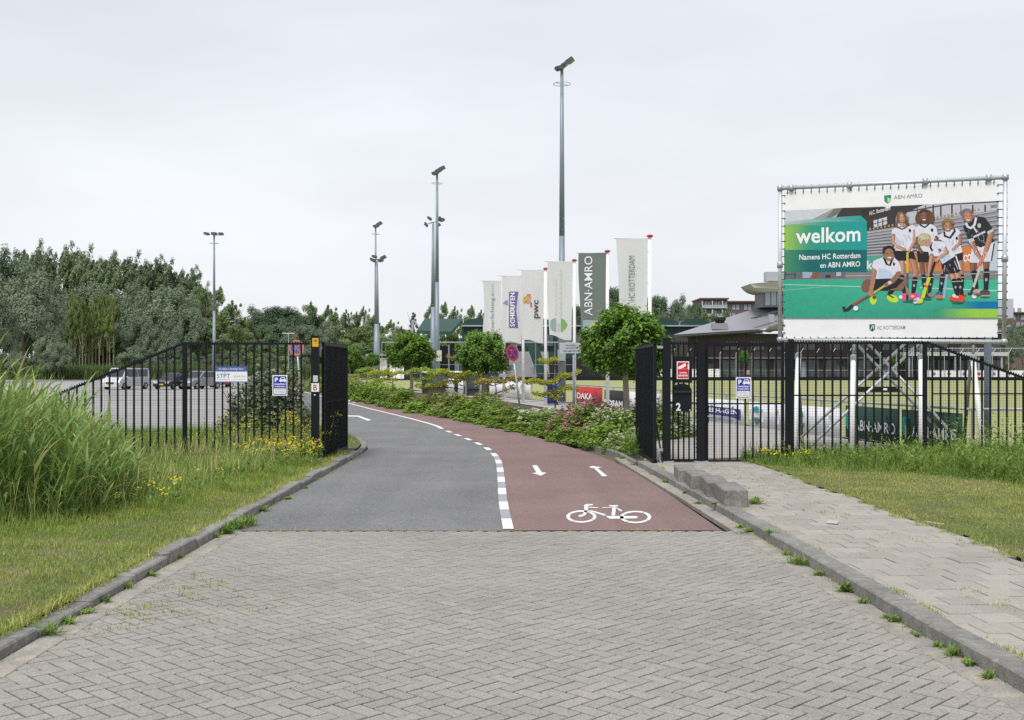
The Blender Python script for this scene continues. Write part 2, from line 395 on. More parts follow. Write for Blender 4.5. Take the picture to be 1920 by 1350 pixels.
def ring(x, y, rx, ry, tx, ty, n=40):
    out = []
    for k in range(n):
        a, b = 2*math.pi*k/n, 2*math.pi*(k+1)/n
        if k % 10 == 3: b -= .05
        out.append([(x+rx*math.cos(a), y+ry*math.sin(a)), (x+rx*math.cos(b), y+ry*math.sin(b)), (x+(rx-tx)*math.cos(b), y+(ry-ty)*math.sin(b)), (x+(rx-tx)*math.cos(a), y+(ry-ty)*math.sin(a))])
    return out
marks('bicycle_marking', ring(652, 646, 97, 40, 22, 10)+ring(1000, 649, 101, 40, 23, 10)+[
    [(668, 573), (682, 566), (728, 566), (724, 575), (694, 577), (694, 604), (672, 606)], [(697, 584), (760, 587), (758, 592), (697, 590)], [(785, 586), (848, 587), (848, 591), (785, 590)],
    [(690, 607), (722, 607), (814, 634), (796, 640)], [(826, 573), (890, 573), (884, 582), (862, 585), (832, 580)], [(851, 586), (875, 586), (868, 640), (845, 640)], [(868, 587), (884, 590), (917, 608), (905, 614)],
    [(805, 641), (830, 643), (1005, 643), (1016, 650), (1005, 658), (835, 661)], [(672, 607), (692, 607), (680, 635), (650, 649), (632, 646), (634, 639), (660, 631)]], Z4, path)
marks('bicycle_marking', [[(8, 384), (40, 380), (44, 384), (18, 389)], [(18, 388), (60, 396), (50, 402), (12, 392)], [(62, 382), (122, 383), (122, 388), (66, 387)], [(148, 389), (190, 396), (184, 401), (148, 394)]], Z7, path)
marks('line_marking', [[(-60, 484), (80, 486), (160, 515), (138, 520), (70, 493), (-60, 490)]], Z7, road)

# --- herringbone brick paving
KR = cat_rom([(3.2, 1), (3.06, 6.6), (2.98, 8.3), (2.92, 10.7), (2.83, 13.4), (2.72, 16.4), (2.6, 19.3), (2.46, 22.5), (2.32, 25.2), (1.75, 28.2), (.95, 31.8), (-.9, 39.6), (-3.9, 52.6)], 10)
KR_ = np.array(KR)
def kr_x(y): return np.interp(y, KR_[:, 1], KR_[:, 0])
pave = sheet('brick_pavement', [(-3.42, 1), (3.25, 1), (3.06, 6.6), (2.9, 10.7), (2.84, 13.3), (-3.42, 13.3)], -.03, m_bed)
def brick_mesh(l, w, h=.05, b=.0035):
    mb = MB(); x, y = l/2, w/2
    vs = [(-x, -y, -h), (x, -y, -h), (x, y, -h), (-x, y, -h), (-x, -y, -b), (x, -y, -b), (x, y, -b), (-x, y, -b), (-x+b, -y+b, 0), (x-b, -y+b, 0), (x-b, y-b, 0), (-x+b, y-b, 0)]
    fs = [(8, 9, 10, 11)]
    for k in (0, 4):
        for i in range(4): j = (i+1) % 4; fs.append((k+i, k+j, k+4+j, k+4+i))
    return vs, fs
BW = .113
bv, bf = brick_mesh(2*BW-.014, BW-.014)
fl_ = sheet('brick_filler', [(kr_x(y)-.4, y) for y in np.arange(1, 13.25, 1.2)]+[(kr_x(y)-.1, y) for y in np.arange(1, 13.25, 1.2)][::-1], -.007, m_brick, pave); sheet('brick_filler', [(-3.3, 1), (-3.08, 1), (-3.08, 13.24), (-3.3, 13.24)], -.007, m_brick, pave)
brick_me = MB().add(bv, bf).mesh('brick', m_brick)
cells = []
c45 = math.sqrt(.5)
for i in range(-90, 91):
    for j in range(-60, 61):
        ox, oy = i+2*j, i-2*j
        for (cx, cy, a) in ((ox+1, oy+.5, 0), (ox+.5, oy+2, 1)):
            x = (cx*c45+cy*c45)*BW; y = (-cx*c45+cy*c45)*BW+7
            if 1.2 < y < 13.24 and -3.33 < x < kr_x(y)-.1: cells.append((x, y, (-45 if a == 0 else 45)))
def vis(x, y): return 5.9 < y < 14 and abs(x) < .47*y
cells.sort(key=lambda c: (not vis(c[0], c[1]), c[1]))
rest = MB()
for n, (x, y, a) in enumerate(cells):
    dz = random.uniform(-.002, .0015); ra = math.radians(a+random.uniform(-.6, .6))
    if n < 300: inst(brick_me, 'brick', pave, (x, y, dz), rot=(random.uniform(-.006, .006), random.uniform(-.006, .006), ra))
    else:
        c, s = math.cos(ra), math.sin(ra); t1, t2 = random.uniform(-.006, .006), random.uniform(-.006, .006)
        rest.add([(x+p*c-q*s, y+p*s+q*c, dz+r+p*t1+q*t2) for p, q, r in bv], bf)
kind(rest.build('brick_field', m_brick, pave), 'stuff')

# --- kerbs
def kerb(name, pl, s0, s1, w, top, off, step=1.0, h=.3, low=None):
    root = bpy.data.objects.new(name, None); link(root); root['kind'] = 'structure'
    P_ = np.array(pl); seg = np.hypot(*np.diff(P_, axis=0).T); S = np.concatenate([[0], np.cumsum(seg)])
    me = MB().bbox((0, 0, -h/2), (w, step-.008, h), .014).mesh('kerb_stone', m_kerb)
    at = lambda s: np.array([np.interp(s, S, P_[:, 0]), np.interp(s, S, P_[:, 1])])
    s = s0
    while s+step <= s1:
        a, b = at(s), at(s+step); d = (b-a)/np.hypot(*(b-a)); n = np.array([d[1], -d[0]]); c = (a+b)/2+n*off
        zt = top(c[1]) if callable(top) else top
        o = inst(me, 'kerb_stone', root, (c[0], c[1], zt+random.uniform(-.007, .006)), rot=(random.uniform(-.006, .006), random.uniform(-.015, .015), math.atan2(-d[0], d[1])+random.uniform(-.008, .008)))
        s += step
    return root
KL = [(-3.41, 1), (-3.41, 24.7)]
kl = kerb('left_kerb', KL, 0, 24, .17, lambda y: .105+.012*math.sin(y*2.3) if y > 10.5 else .07+.02*math.sin(y*2), -.085)
kerb('left_kerb_corner', cat_rom(VE[1:]), 0, 9.5, .14, .06, -.07, .5)
kr = kerb('right_kerb', KR, 0, 21.5, .2, .115, .1)
kerb('bed_edge', KR, 21.5, 60, .1, lambda y: max(.075-(y-21)*.004, .035), .05, 1.0)
m_gb = MB().bbox((0, 0, -.03), (.2, .99, .06), .006).mesh('gutter_slab', m_gut)
for y in np.arange(1.5, 13.2, 1.0):
    inst(m_gb, 'gutter_slab', kl, (-3.305, y, .006+random.uniform(-.002, .002)), rotz=random.uniform(-.01, .01))
for y in np.arange(1.5, 24.5, 1.0):
    a = math.atan((kr_x(y+.5)-kr_x(y-.5)))
    inst(m_gb, 'gutter_slab', kr, (kr_x(y)-.1, y, (.006 if y < 13 else .014)+random.uniform(-.002, .002)), rotz=-a+random.uniform(-.01, .01))
# sand washed up along the gutters
def patch(x, y, rx, ry, n=11):
    return [(x+rx*math.cos(2*math.pi*k/n)*random.uniform(.6, 1.2), y+ry*math.sin(2*math.pi*k/n)*random.uniform(.7, 1.2)) for k in range(n)]
mb = MB()
for y in np.arange(6.5, 24, .55):
    for x, s in ():
        if random.random() < .75: p = patch(x+s*random.uniform(0, .05), y, random.uniform(.03, .11), random.uniform(.2, .5)); mb.poly([(max(a, -3.40) if s > 0 else min(a, kr_x(b)-.01), b, .016+.0005*random.random()) for a, b in p])


# --- right pavement of square slabs
SWL = lambda y: kr_x(y)+.2
SWR = lambda y: 5.12-.02*(y-9)+.05*np.sin(y*1.7)
swp = [(SWL(y), y) for y in np.arange(1, 22.6, 1.2)]; swr = [(SWR(y)+.05, y) for y in np.arange(1, 22.6, 1.2)]
walk = sheet('sidewalk', swp+swr[::-1], .072, M('slab_joint_sand', (.06, .052, .04), .95, nscale=3, namt=.2, n2=40, n2amt=.2))
sv, sf = brick_mesh(.297, .297, .05, .004); fl_ = sheet('slab_filler', [(SWL(y)-.04, y) for y in np.arange(1, 21.9, 1.2)]+[(SWL(y)+.3, y) for y in np.arange(1, 21.9, 1.2)][::-1], .094, m_slab, walk)
slab_me = MB().add(sv, sf).mesh('paving_slab', m_slab)
ux, uy = np.array([1, .045])/1.001, np.array([-.045, 1])/1.001
sl = []
for j in range(-12, 62):
    for i in range(-2, 9):
        p = np.array([3.15, 4.5])+ux*(i+(.5 if j % 2 else 0))*.307+uy*j*.307
        if 1.2 < p[1] < 21.9 and SWL(p[1])+.03 < p[0] < SWR(p[1])-.08: sl.append(tuple(p))
sl.sort(key=lambda c: (not (c[1] > 5.5 and c[0] < .475*c[1]), c[1]))
rest = MB()
for n, (x, y) in enumerate(sl):
    dz = random.uniform(-.003, .004); ra = math.atan2(-.045, 1)*-1+random.uniform(-.01, .01); t1, t2 = random.uniform(-.012, .012), random.uniform(-.012, .012)
    if n < 300: inst(slab_me, 'paving_slab', walk, (x, y, .1+dz), rot=(t2, -t1, ra))
    else:
        c, s = math.cos(ra), math.sin(ra); rest.add([(x+p*c-q*s, y+p*s+q*c, .1+dz+r+p*t1+q*t2) for p, q, r in sv], sf)
if rest.v: kind(rest.build('slab_field', m_slab, walk), 'stuff')

# --- verges
def grid_sheet(name, x0, x1, y0, y1, nx, ny, zf, m, keep=None):
    xs = np.linspace(x0, x1, nx+1); ys = np.linspace(y0, y1, ny+1); X, Y = np.meshgrid(xs, ys); Z = zf(X, Y)
    V = np.stack([X, Y, Z], -1).reshape(-1, 3); Fa = []
    for j in range(ny):
        for i in range(nx):
            a = j*(nx+1)+i
            if keep is None or keep((xs[i]+xs[i+1])/2, (ys[j]+ys[j+1])/2): Fa.append((a, a+1, a+nx+2, a+nx+1))
    o = obj(name, np_mesh(name, V, Fa, m, smooth=True)); o['kind'] = 'structure'; return o
VEp = cat_rom(VE[1:]); 
def lv_x(y): return np.interp(y, [0, 24.7]+[p[1] for p in VEp][1:], [-3.58, -3.58]+[p[0]-.15 for p in VEp][1:])
def zL(x, y): return np.clip(.085+.05*np.exp(-((x+5.2)**2)*.8)*np.sin(y*.7)*.3-np.clip((-x-4.5)/5, 0, 1)*.11+.012*np.sin(x*5)*np.sin(y*4.3), -.06, .2)
def zR(x, y): return .112+.008*np.sin(x*4.1)*np.sin(y*5.3)+np.clip((x-6)/6, 0, 1)*.12
XX = np.linspace(0, 1, 41)
V, Fa = [], []
ys = np.linspace(1, 34.4, 90)
for y in ys:
    for t in XX: x = lv_x(y)-t*t*36; V.append((x, y, zL(x, y)))
for j in range(len(ys)-1):
    for i in range(40): a = j*41+i; Fa.append((a, a+41, a+42, a+1))
o = obj('left_verge', np_mesh('left_verge', np.array(V), Fa, m_verge, smooth=True)); o['kind'] = 'structure'
V, Fa = [], []
ys = np.linspace(1, 22.3, 70)
for y in ys:
    for t in XX: x = float(SWR(y))-.13+t*t*30; V.append((x, y, zR(x, y)-(.006 if t == 0 else 0)))
for j in range(len(ys)-1):
    for i in range(40): a = j*41+i; Fa.append((a, a+1, a+42, a+41))
o = obj('right_verge', np_mesh('right_verge', np.array(V), Fa, m_verge, smooth=True)); o['kind'] = 'structure'
# --- grounds of the club
def rail_x(y): return np.interp(y, [24, 60, 90, 170], [10.0, 3.4, -7, -30])
bed = sheet('planting_bed', [(kr_x(y)+.05, y) for y in np.arange(22.3, 52, 2)]+[(-12, 83), (-16, 100), (-9, 92), (-1, 66), (4.3, 40), (3.9, 30), (3.6, 22.3)], .03, M('bed_soil', (.07, .055, .04), .95, nscale=3, namt=.3))
club = sheet('club_paving', [(2.9, 22.25), (12, 22.25), (10.0, 24), (3.4, 60), (-7, 90), (-9, 92), (-1, 66), (4.2, 41), (3.9, 30), (3.2, 26), (2.62, 22.25)], .05, m_clubpave)
patchg = sheet('lawn_patch', [(3.7+PX(0, 0), 23), (5.1, 23.6), (6.0, 25.3), (8.6, 26.2), (9.3, 22.4), (4.6, 22.4)], .06, m_verge)
field = sheet('sports_field', [(10.2, 23.6), (3.4, 60), (-7, 90), (-30, 170), (120, 170), (120, 23.6)], .07, m_turf)
for a, b in (((-4, 150), (110, 150)), ((0.5, 78), (110, 70)), ((5, 56), (14, 24.5))):
    dx, dy = b[0]-a[0], b[1]-a[1]; l = math.hypot(dx, dy); n = (-dy/l*.06, dx/l*.06)
    sheet('field_line', [(a[0]+n[0], a[1]+n[1]), (b[0]+n[0], b[1]+n[1]), (b[0]-n[0], b[1]-n[1]), (a[0]-n[0], a[1]-n[1])], .078, m_mark, field)
m_lampbox = M('lamp_housing', (.1, .105, .1), .5, .3); m_lampglass = M('lamp_glass', (.25, .27, .2), .2); m_worn = M('worn_tube', (.2, .2, .17), .6, .3)
# ================================================================== FENCES AND GATES
bar_me = MB().box((0, 0, .5), (.03, .03, 1)).mesh('bar', m_black)
def wire_mesh(root, x0, x1, Y, z0, zt, sp=.052, r=.0015):      # zt(x): top edge
    mb = MB(); x = x0
    def w(a, b):
        a, b = Vector(a), Vector(b); d = (b-a).normalized(); u = Vector((0, 1, 0)); q = d.cross(u)
        vs = [p+u*(r*i)+q*(r*j) for p in (a, b) for i, j in ((-1, -1), (1, -1), (1, 1), (-1, 1))]
        mb.add(vs, [(k, (k+1) % 4, 4+(k+1) % 4, 4+k) for k in range(4)])
    while x < x1: w((x, Y, z0), (x, Y, zt(x)-.02)); x += sp
    z = z0
    while z < max(zt(x0), zt(x1)):
        xs = np.linspace(x0, x1, 200); ok = xs[[zt(q)-.02 > z for q in xs]]
        if len(ok) > 1: w((ok[0], Y, z), (ok[-1], Y, z))
        z += sp
    return kind(mb.build('wire_mesh', m_black, root), 'stuff')
def fence_run(root, x0, x1, Y, z0, zt, sp, mid=None, first=None, wires=True):
    x = x0+sp*.5 if first is None else first
    while x < x1-.02:
        inst(bar_me, 'bar', root, (x, Y, z0), scale=(1, 1, zt(x)-z0-.01)); x += sp
    a, b = Vector((x0, Y, zt(x0))), Vector((x1, Y, zt(x1))); d = b-a; m = (a+b)/2
    R = Matrix.Rotation(-math.atan2(d.z, d.x), 3, 'Y')
    MB().box(m, (d.length, .042, .042), M_=R).build('top_rail', m_black, root)
    if mid: MB().box(((x0+x1)/2, Y+.001, mid), (x1-x0, .02, .03)).build('mid_rail', m_black, root)
    mb = MB(); n = int(d.length/.054)
    for i in range(n):
        c = a+d*((i+.5)/n)+Vector((0, 0, .019)); mb.add([c+Vector((-.017, 0, 0)), c+Vector((.017, 0, 0)), c+Vector((.006, 0, .034)), c+Vector((-.006, 0, .034)), c+Vector((-.017, .004, 0)), c+Vector((.017, .004, 0)), c+Vector((.006, .004, .034)), c+Vector((-.006, .004, .034))], [(0, 1, 2, 3), (7, 6, 5, 4), (1, 5, 6, 2), (0, 3, 7, 4), (2, 6, 7, 3)])
    kind(mb.build('spike_strip', m_black, root), 'stuff')
    if wires: wire_mesh(root, x0, x1, Y-.024, z0+.02, zt)
    return root
def post(root, x, Y, z0, z1, w, name='post', dpt=None):
    mb = MB().bbox((x, Y, (z0+z1)/2), (w, dpt or w, z1-z0), .006); o = mb.build(name, m_black, root)
    return o
YL, YR = 22.6, 21.9
t = thing('bar_fence', 'black bar fence beside the reeds with its end panel sloping down into them', 'fence', (-6.66, YL, 0))
post(t, -6.665, YL, -.1, 2.48, .085)
fence_run(t, -6.62, -4.12, YL, .1, lambda x: 2.445, .1605, mid=.2)
fence_run(t, -9.8, -6.71, YL, .02, lambda x: 2.44-(-6.71-x)*.405, .166, first=-9.693, mid=None)
post(t, -9.84, YL, -.1, 1.3, .07)
# left gate post with stickers
t = thing('gate_post', 'black gate post with yellow sticker on top and white card with letter B', 'post', (PX(591, YL), YL, 0))
px = PX(591.2, YL); post(t, px, YL, 0, 2.59, .15, 'post_body'); MB().box((px, YL, 2.597), (.16, .16, .014)).build('cap', m_black, t)
MB().box((px, YL, .012+.09), (.26, .26, .025)).build('base_plate', m_galv, t)
a = Art(facing(YL-.0775, .0006)); a.rect(585.5, 634, 597, 650, (.75, .42, .02)); a.rect(588, 637, 595, 641, (.25, .15, .02)); a.stroke([(588, 645), (595, 643.5)], 1, (.3, .2, .02)); a.build('sticker', t)
a = Art(facing(YL-.0775, .0006)); a.rect(587, 704, 596, 716, (.55, .55, .52)); a.build('card_reader', t)
a = Art(facing(YL-.0775, .0006)); a.rect(583.8, 718.5, 598.3, 734.5, (.78, .76, .76)); a.htext('B', 587.5, 594.5, 721, 732, (.35, .04, .08), .012); a.build('letter_plate', t)
MB().lathe(P(590.2, 741, YL-.075), [(.022, 0), (.022, .02), (.012, .026)], 12, Matrix.Rotation(math.pi/2, 3, 'X')).build('lock_knob', m_galv, t)
# gate leaves
def gate_leaf(label, A, B, z0, z1, dz=0):
    t = thing('gate_leaf', label, 'gate', (A[0], A[1], 0))
    A, B = Vector((*A, 0)), Vector((*B, 0)); d = B-A; L = d.length; ang = math.atan2(d.y, d.x); u = d.normalized()
    def bar(s0, s1, za, zb, w, h, name):
        c = A+u*((s0+s1)/2); MB().box((c.x, c.y, (za+zb)/2), ((s1-s0) if s1-s0 > w else w, h, zb-za), ang).build(name, m_black, t)
    bar(0, L, z1-.06, z1, .06, .06, 'top_rail'); bar(0, L, z0, z0+.07, .06, .06, 'bottom_rail'); bar(.03, L-.03, 1.22, 1.25, .02, .025, 'mid_rail')
    for s in (.03, L-.03): c = A+u*s; MB().box((c.x, c.y, (z0+z1)/2), (.06, .062, z1-z0), ang).build('stile', m_black, t)
    s = .03+.14
    while s < L-.1:
        c = A+u*s; inst(bar_me, 'bar', t, (c.x, c.y, z0+.03), rotz=ang, scale=(1, 1, z1-z0-.06)); s += .14
    mb = MB(); n = Vector((-u.y, u.x, 0))
    for sd in (-.022, .022):
        z = z0+.1
        while z < z1-.06: c = A+u*(L/2)+n*sd; mb.box((c.x, c.y, z), (L-.1, .004, .004), ang); z += .05
        s = .08
        while s < L-.06: c = A+u*s+n*(sd*1.1); mb.box((c.x, c.y, (z0+z1)/2), (.004, .004, z1-z0-.1), ang); s += .05
    kind(mb.build('wire_mesh', m_black, t), 'stuff')
    mb = MB()
    for i in range(int(L/.06)): c = A+u*(.06*(i+.5)); mb.box((c.x, c.y, z1+.008), (.03, .008, .016), ang)
    kind(mb.build('spike_strip', m_black, t), 'stuff')
    return t
lf = gate_leaf('open black gate leaf on the reed side of the road, swung inwards', (-3.88, 22.8), (-3.83, 25.7), .085, 2.47)
rf = gate_leaf('open black gate leaf by the flowering shrubs, swung inwards', (2.80, 21.72), (2.845, 25.3), .07, 2.43)
MB().tube((2.93, 21.6, .12), (2.84, 22.3, 1.2), .018).build('drop_bolt', m_black, rf)
for r, p in ((lf, (-3.95, 22.72)), (rf, (2.90, 21.72))):
    for z in (.35, 2.36): MB().box((p[0], p[1], z), (.12, .05, .05)).build('hinge', m_galv, r)
# right-hand posts
for pxx, w, lab in ((1249.5, .148, 'black gate post beside the open leaf and the mailbox panel'), (1313.8, .15, 'black gate post between the mailbox panel and the pedestrian gate')):
    x = PX(pxx, 21.75); t = thing('gate_post', lab, 'post', (x, 21.75, 0)); post(t, x, 21.75, .05, 2.52, w, 'post_body'); MB().box((x, 21.75, 2.527), (w+.01, w+.01, .014)).build('cap', m_black, t)
    MB().box((x, 21.75, .115), (w+.12, w+.12, .03)).build('base_plate', m_galv, t)
    mb = MB()
    if pxx > 1300:
        z = .3
        while z < 2.4: mb.box((x-w/2-.008, 21.75, z), (.018, .05, .022)); z += .085
        kind(mb.build('toothed_strip', m_black, t), 'stuff')
xp, xc = PX(1322, YR), PX(1473, YR)
t = thing('bar_fence', 'narrow black fence panel carrying the mailbox and red camera sign', 'fence', (PX(1281, 21.8), 21.8, 0))
fence_run(t, PX(1257, 21.8), PX(1306, 21.8), 21.8, .12, lambda x: 2.43, .105, mid=1.26, wires=False)
wire_mesh(t, PX(1257, 21.8), PX(1306, 21.8), 21.778, .14, lambda x: 2.43)
MB().box((PX(1281.5, 21.8), 21.8, .14), (.5, .03, .04)).build('bottom_rail', m_black, t)
# pedestrian gate
t = thing('pedestrian_gate', 'closed black pedestrian gate with blue parking sign and steel handle', 'gate', (xp, YR, 0))
for x in (xp+.03, xc-.06): MB().box((x, YR, 1.26), (.058, .05, 2.4)).build('stile', m_black, t)
MB().box(((xp+xc)/2-.015, YR, 2.415), (xc-xp-.148, .05, .075)).build('top_rail', m_black, t)
MB().box(((xp+xc)/2-.015, YR, .095), (xc-xp-.148, .05, .075)).build('bottom_rail', m_black, t)
MB().box(((xp+xc)/2-.015, YR+.004, 1.245), (xc-xp-.15, .02, .03)).build('mid_rail', m_black, t)
for i in range(9): inst(bar_me, 'bar', t, (PX(1339.3+14.5*i, YR), YR, .1), scale=(1, 1, 2.3))
wire_mesh(t, xp+.07, xc-.1, YR-.02, .14, lambda x: 2.4)
mb = MB()
for i in range(26): mb.box((xp+.05+i*.06, YR, 2.466), (.03, .012, .024))
kind(mb.build('spike_strip', m_black, t), 'stuff')
MB().box((xp+.035, YR-.012, 1.04), (.07, .06, .34)).build('lock_case', m_black, t)
MB().path([P(1327, 780.5, YR-.05), P(1327, 780.5, YR-.1), P(1337, 780.5, YR-.1)], .011).build('handle', M('polished_steel', (.7, .7, .7), .25, 1), t)
# right fence
t = thing('bar_fence', 'black bar fence in front of the billboard, its last panel sloping down to the weeds', 'fence', (xc, YR, 0))
post(t, PX(1475.5, YR), YR-.02, 0, 2.46, .075); post(t, PX(1482.7, YR), YR, 0, 2.52, .105)
x0, x1 = PX(1488.5, YR), PX(1731, YR)
fence_run(t, x0, x1, YR, .14, lambda x: 2.44, .1635, mid=1.41, first=PX(1498.7, YR))
post(t, PX(1734, YR), YR, 0, 2.47, .075)
x2 = PX(1737.5, YR)
fence_run(t, x2, x2+4.4, YR, .14, lambda x: 2.45-(x-x2)*.365, .1635, first=PX(1748, YR), mid=None)
MB().box((x2+1.6, YR+.004, 1.44), (3.0, .02, .025)).build('mid_rail', m_black, t)
# ------------------------------------------------------------------ signs on the fences
BLUE = (.02, .035, .36)
def parking_sign(label, x0, y0, x1, y1, d):
    cx = PX((x0+x1)/2, d); t = thing('parking_sign', label, 'sign', (cx, d, PZ(y1, d)), 'parking signs on the fences')
    w, h = (x1-x0)/F*d, (y1-y0)/F*d
    MB().bbox((cx, d, PZ((y0+y1)/2, d)), (w, .008, h), .002).build('plate', m_white, t)
    a = Art(facing(d-.005, .0005)); X = lambda u: x0+(x1-x0)*u; Y = lambda v: y0+(y1-y0)*v
    def rr(u0, v0, u1, v1, r, c):
        pts = []
        for cu, cv, q in ((u1-r, v0+r*.66, -90), (u1-r, v1-r*.66, 0), (u0+r, v1-r*.66, 90), (u0+r, v0+r*.66, 180)):
            for k in range(5): an = math.radians(q+22.5*k); pts.append((X(cu+r*math.cos(an)), Y(cv+r*.66*math.sin(an))))
        a.poly(pts, c)
    rr(.06, .045, .94, .955, .09, BLUE); rr(.1, .645, .90, .925, .06, (.76, .76, .76))
    a.htext('P', X(.16), X(.38), Y(.12), Y(.33), WH, .045)
    a.poly([(X(u), Y(v)) for u, v in ((.46, .24), (.5, .21), (.55, .12), (.6, .1), (.78, .1), (.83, .12), (.88, .21), (.92, .24), (.92, .31), (.88, .31), (.88, .34), (.8, .34), (.8, .31), (.58, .31), (.58, .34), (.5, .34), (.5, .31), (.46, .31))], WH)
    a.poly([(X(u), Y(v)) for u, v in ((.56, .2), (.6, .135), (.78, .135), (.82, .2))], BLUE)
    a.htext('PARKEREN', X(.13), X(.87), Y(.40), Y(.475), WH, .03); a.htext('OP EIGEN RISICO', X(.13), X(.87), Y(.52), Y(.59), WH, .03)
    for s, v in (('Op dit parkeerterrein', .68), ('geldt het reglement', .755), ('van de vereniging', .83)): a.htext(s, X(.2), X(.8), Y(v), Y(v+.05), (.15, .15, .15), .005)
    a.build('sign_print', t); return t
parking_sign('blue and white parking sign wired to the fence by the reeds', 510.8, 703.4, 538.8, 742, YL-.03)
parking_sign('blue and white parking sign on the pedestrian gate', 1379.6, 707.4, 1408.4, 747, YR-.04)
d = YL-.035; t = thing('security_sign', 'wide white sign with blue header on the fence by the reeds', 'sign', (PX(434, d), d, PZ(717, d)))
MB().bbox((PX(434, d), d, PZ(702, d)), (59.5/F*d, .006, 30/F*d), .002).build('plate', m_white, t)
a = Art(facing(d-.004, .0005)); BL2 = (.08, .13, .38)
a.rect(404.3, 687, 463.7, 696.5, BL2); a.rect(404.3, 715.2, 463.7, 717, BL2)
a.htext('dit object is beveiligd door:', 410, 457, 689.5, 694.5, (.7, .72, .78), .01)
a.htext('STPT', 406.5, 431.5, 700.5, 709, (.06, .16, .42), .004); a.poly([(419.8, 698.2), (421.8, 698.2), (420.8, 699.8)], (.6, .05, .05))
a.htext('beveiliging', 407, 431, 710.4, 712.6, (.4, .45, .55)); a.htext('010 418 33 66', 437, 460, 704, 706.8, (.3, .38, .55)); a.htext('www.stpt.nl', 437, 459, 710, 712.2, (.5, .53, .6))
a.build('sign_print', t)
d = 21.72; t = thing('camera_sign', 'red camera warning sign on a black board above the mailbox', 'sign', (PX(1281, d), d, PZ(718, d)))
MB().bbox((PX(1280.6, d), d+.02, PZ(692.8, d)), (34.5/F*d, .05, 50/F*d), .006).build('backboard', m_black, t)
a = Art(facing(d-.006, .0006)); RD = (.55, .015, .02)
a.rect(1269, 677.5, 1292.3, 710.5, (.72, .72, .72)); a.rect(1270.8, 679.5, 1290.8, 709, RD)
a.poly([(1271.5, 688), (1284.5, 681), (1286.5, 684.5), (1285.5, 687), (1274, 692.5), (1272, 691)], WH); a.stroke([(1271, 691.8), (1291, 691.8)], .5, (.8, .5, .5)); a.poly([(1289.5, 683), (1291, 684), (1291, 692), (1289.5, 691)], WH)
a.htext('CAMERA', 1274, 1288, 697.4, 700.2, WH, .03); a.htext('BEWAKING', 1272.5, 1289.5, 702.4, 705.8, WH, .03); a.build('sign_print', t)
d = 21.62; t = thing('mailbox', 'black mailbox with white number 2 on the narrow fence panel', 'mailbox', (PX(1280, d), d, PZ(772, d)))
w = 34/F*d; zt, zb = PZ(729, d), PZ(771.5, d); cx = PX(1280, d)
MB().bbox((cx, d+.09, (zt+zb)/2), (w, .17, zt-zb), .006).build('box', m_black, t)
mb = MB(); pr = [Vector((cx+w*.46*math.cos(q), d, zt+.10*math.sin(q))) for q in np.linspace(0, math.pi, 13)]
mb.prism(pr, (0, .18, 0)).build('arched_lid', m_black, t)
MB().bbox((cx, d-.008, zt-.06), (w*.96, .03, .035), .006).build('slot_flap', m_dark, t)
a = Art(facing(d-.001, .0006)); a.htext('2', 1267.5, 1276.5, 755.5, 770, (.72, .74, .76), .03); a.rect(1292.5, 767.8, 1295, 769.8, (.6, .6, .6)); a.build('number_print', t)
mb = MB()
for s in (-.4, .4): mb.box((cx+w*s, d+.1, zt+.17), (.02, .03, .4))
mb.build('bracket', m_black, t)

m_block = M('old_concrete', (.18, .176, .165), .9, nscale=2.5, namt=.25, n2=20, n2amt=.3, rnd=.1, speck=.2, speckscale=120, bump=.35, bscale=60, tintcol=(.23, .22, .2))
# ------------------------------------------------------------------ concrete blocks along the pavement edge
for k, (y0, h, lab) in enumerate(((14.72, .235, 'nearest concrete edge block beside the pavement, its end face to the road'), (15.78, .23, 'second concrete edge block from the near end of the row'), (16.83, .22, 'third concrete edge block, just before the farthest one'), (17.88, .21, 'farthest concrete edge block, nearest the gate posts'))):
    xc_ = kr_x(y0+.5)+.235+(.0, .012, -.01, .006)[k]; t = MB().bbox((0, 0, h/2-.03), (.32, 1.0, h+.06), .016).build('concrete_block', m_block); tag(t, lab, 'concrete block', 'concrete blocks along the pavement edge')
    t.location = (xc_, y0+.5, .1); t.rotation_euler = (random.uniform(-.015, .015), random.uniform(-.02, .02), (-.03, -.045, -.035, -.05)[k]-.02)

# ------------------------------------------------------------------ billboard
dL, dR = 25.5, 23.5
A_, B_, C_ = P(1463, 352, dL), P(1884, 332, dR), P(1463, 637, dL)
nrm = (B_-A_).cross(C_-A_).normalized(); camv = Vector((0, 0, EYE))
if nrm.y > 0: nrm = -nrm
def BP(x, y, off=0):
    r = Vector(((x-CX)/F, 1, -(y-HY)/F)); tt = nrm.dot(A_-camv)/nrm.dot(r); return camv+r*tt+nrm*off
t = thing('billboard', 'big welcome banner laced into a tubular frame behind the fence', 'billboard', (8.3, 24.5, 0))
cs = {'tl': (1463, 353), 'tr': (1885, 332.5), 'br': (1882.5, 641), 'bl': (1462.5, 637)}
q = {k: BP(*v) for k, v in cs.items()}
for a_, b_, n_ in (('tl', 'tr', 'frame_tube'), ('tr', 'br', 'frame_tube'), ('bl', 'br', 'frame_tube'), ('tl', 'bl', 'frame_tube')):
    MB().tube(q[a_], q[b_], .046, n=10).build(n_, m_alu, t, True)
for k in q: MB().lathe(q[k], [(.03, -.07), (.072, -.05), (.072, .05), (.03, .07)], 10).build('corner_coupling', m_galv, t, True)
for (x, y) in ((1484, 353), (1593, 347.5), (1735, 340.5), (1854, 334), (1462.5, 497), (1884, 485)): MB().lathe(BP(x, y), [(.03, -.08), (.068, -.06), (.068, .06), (.03, .08)], 10).build('coupling', m_galv, t, True)
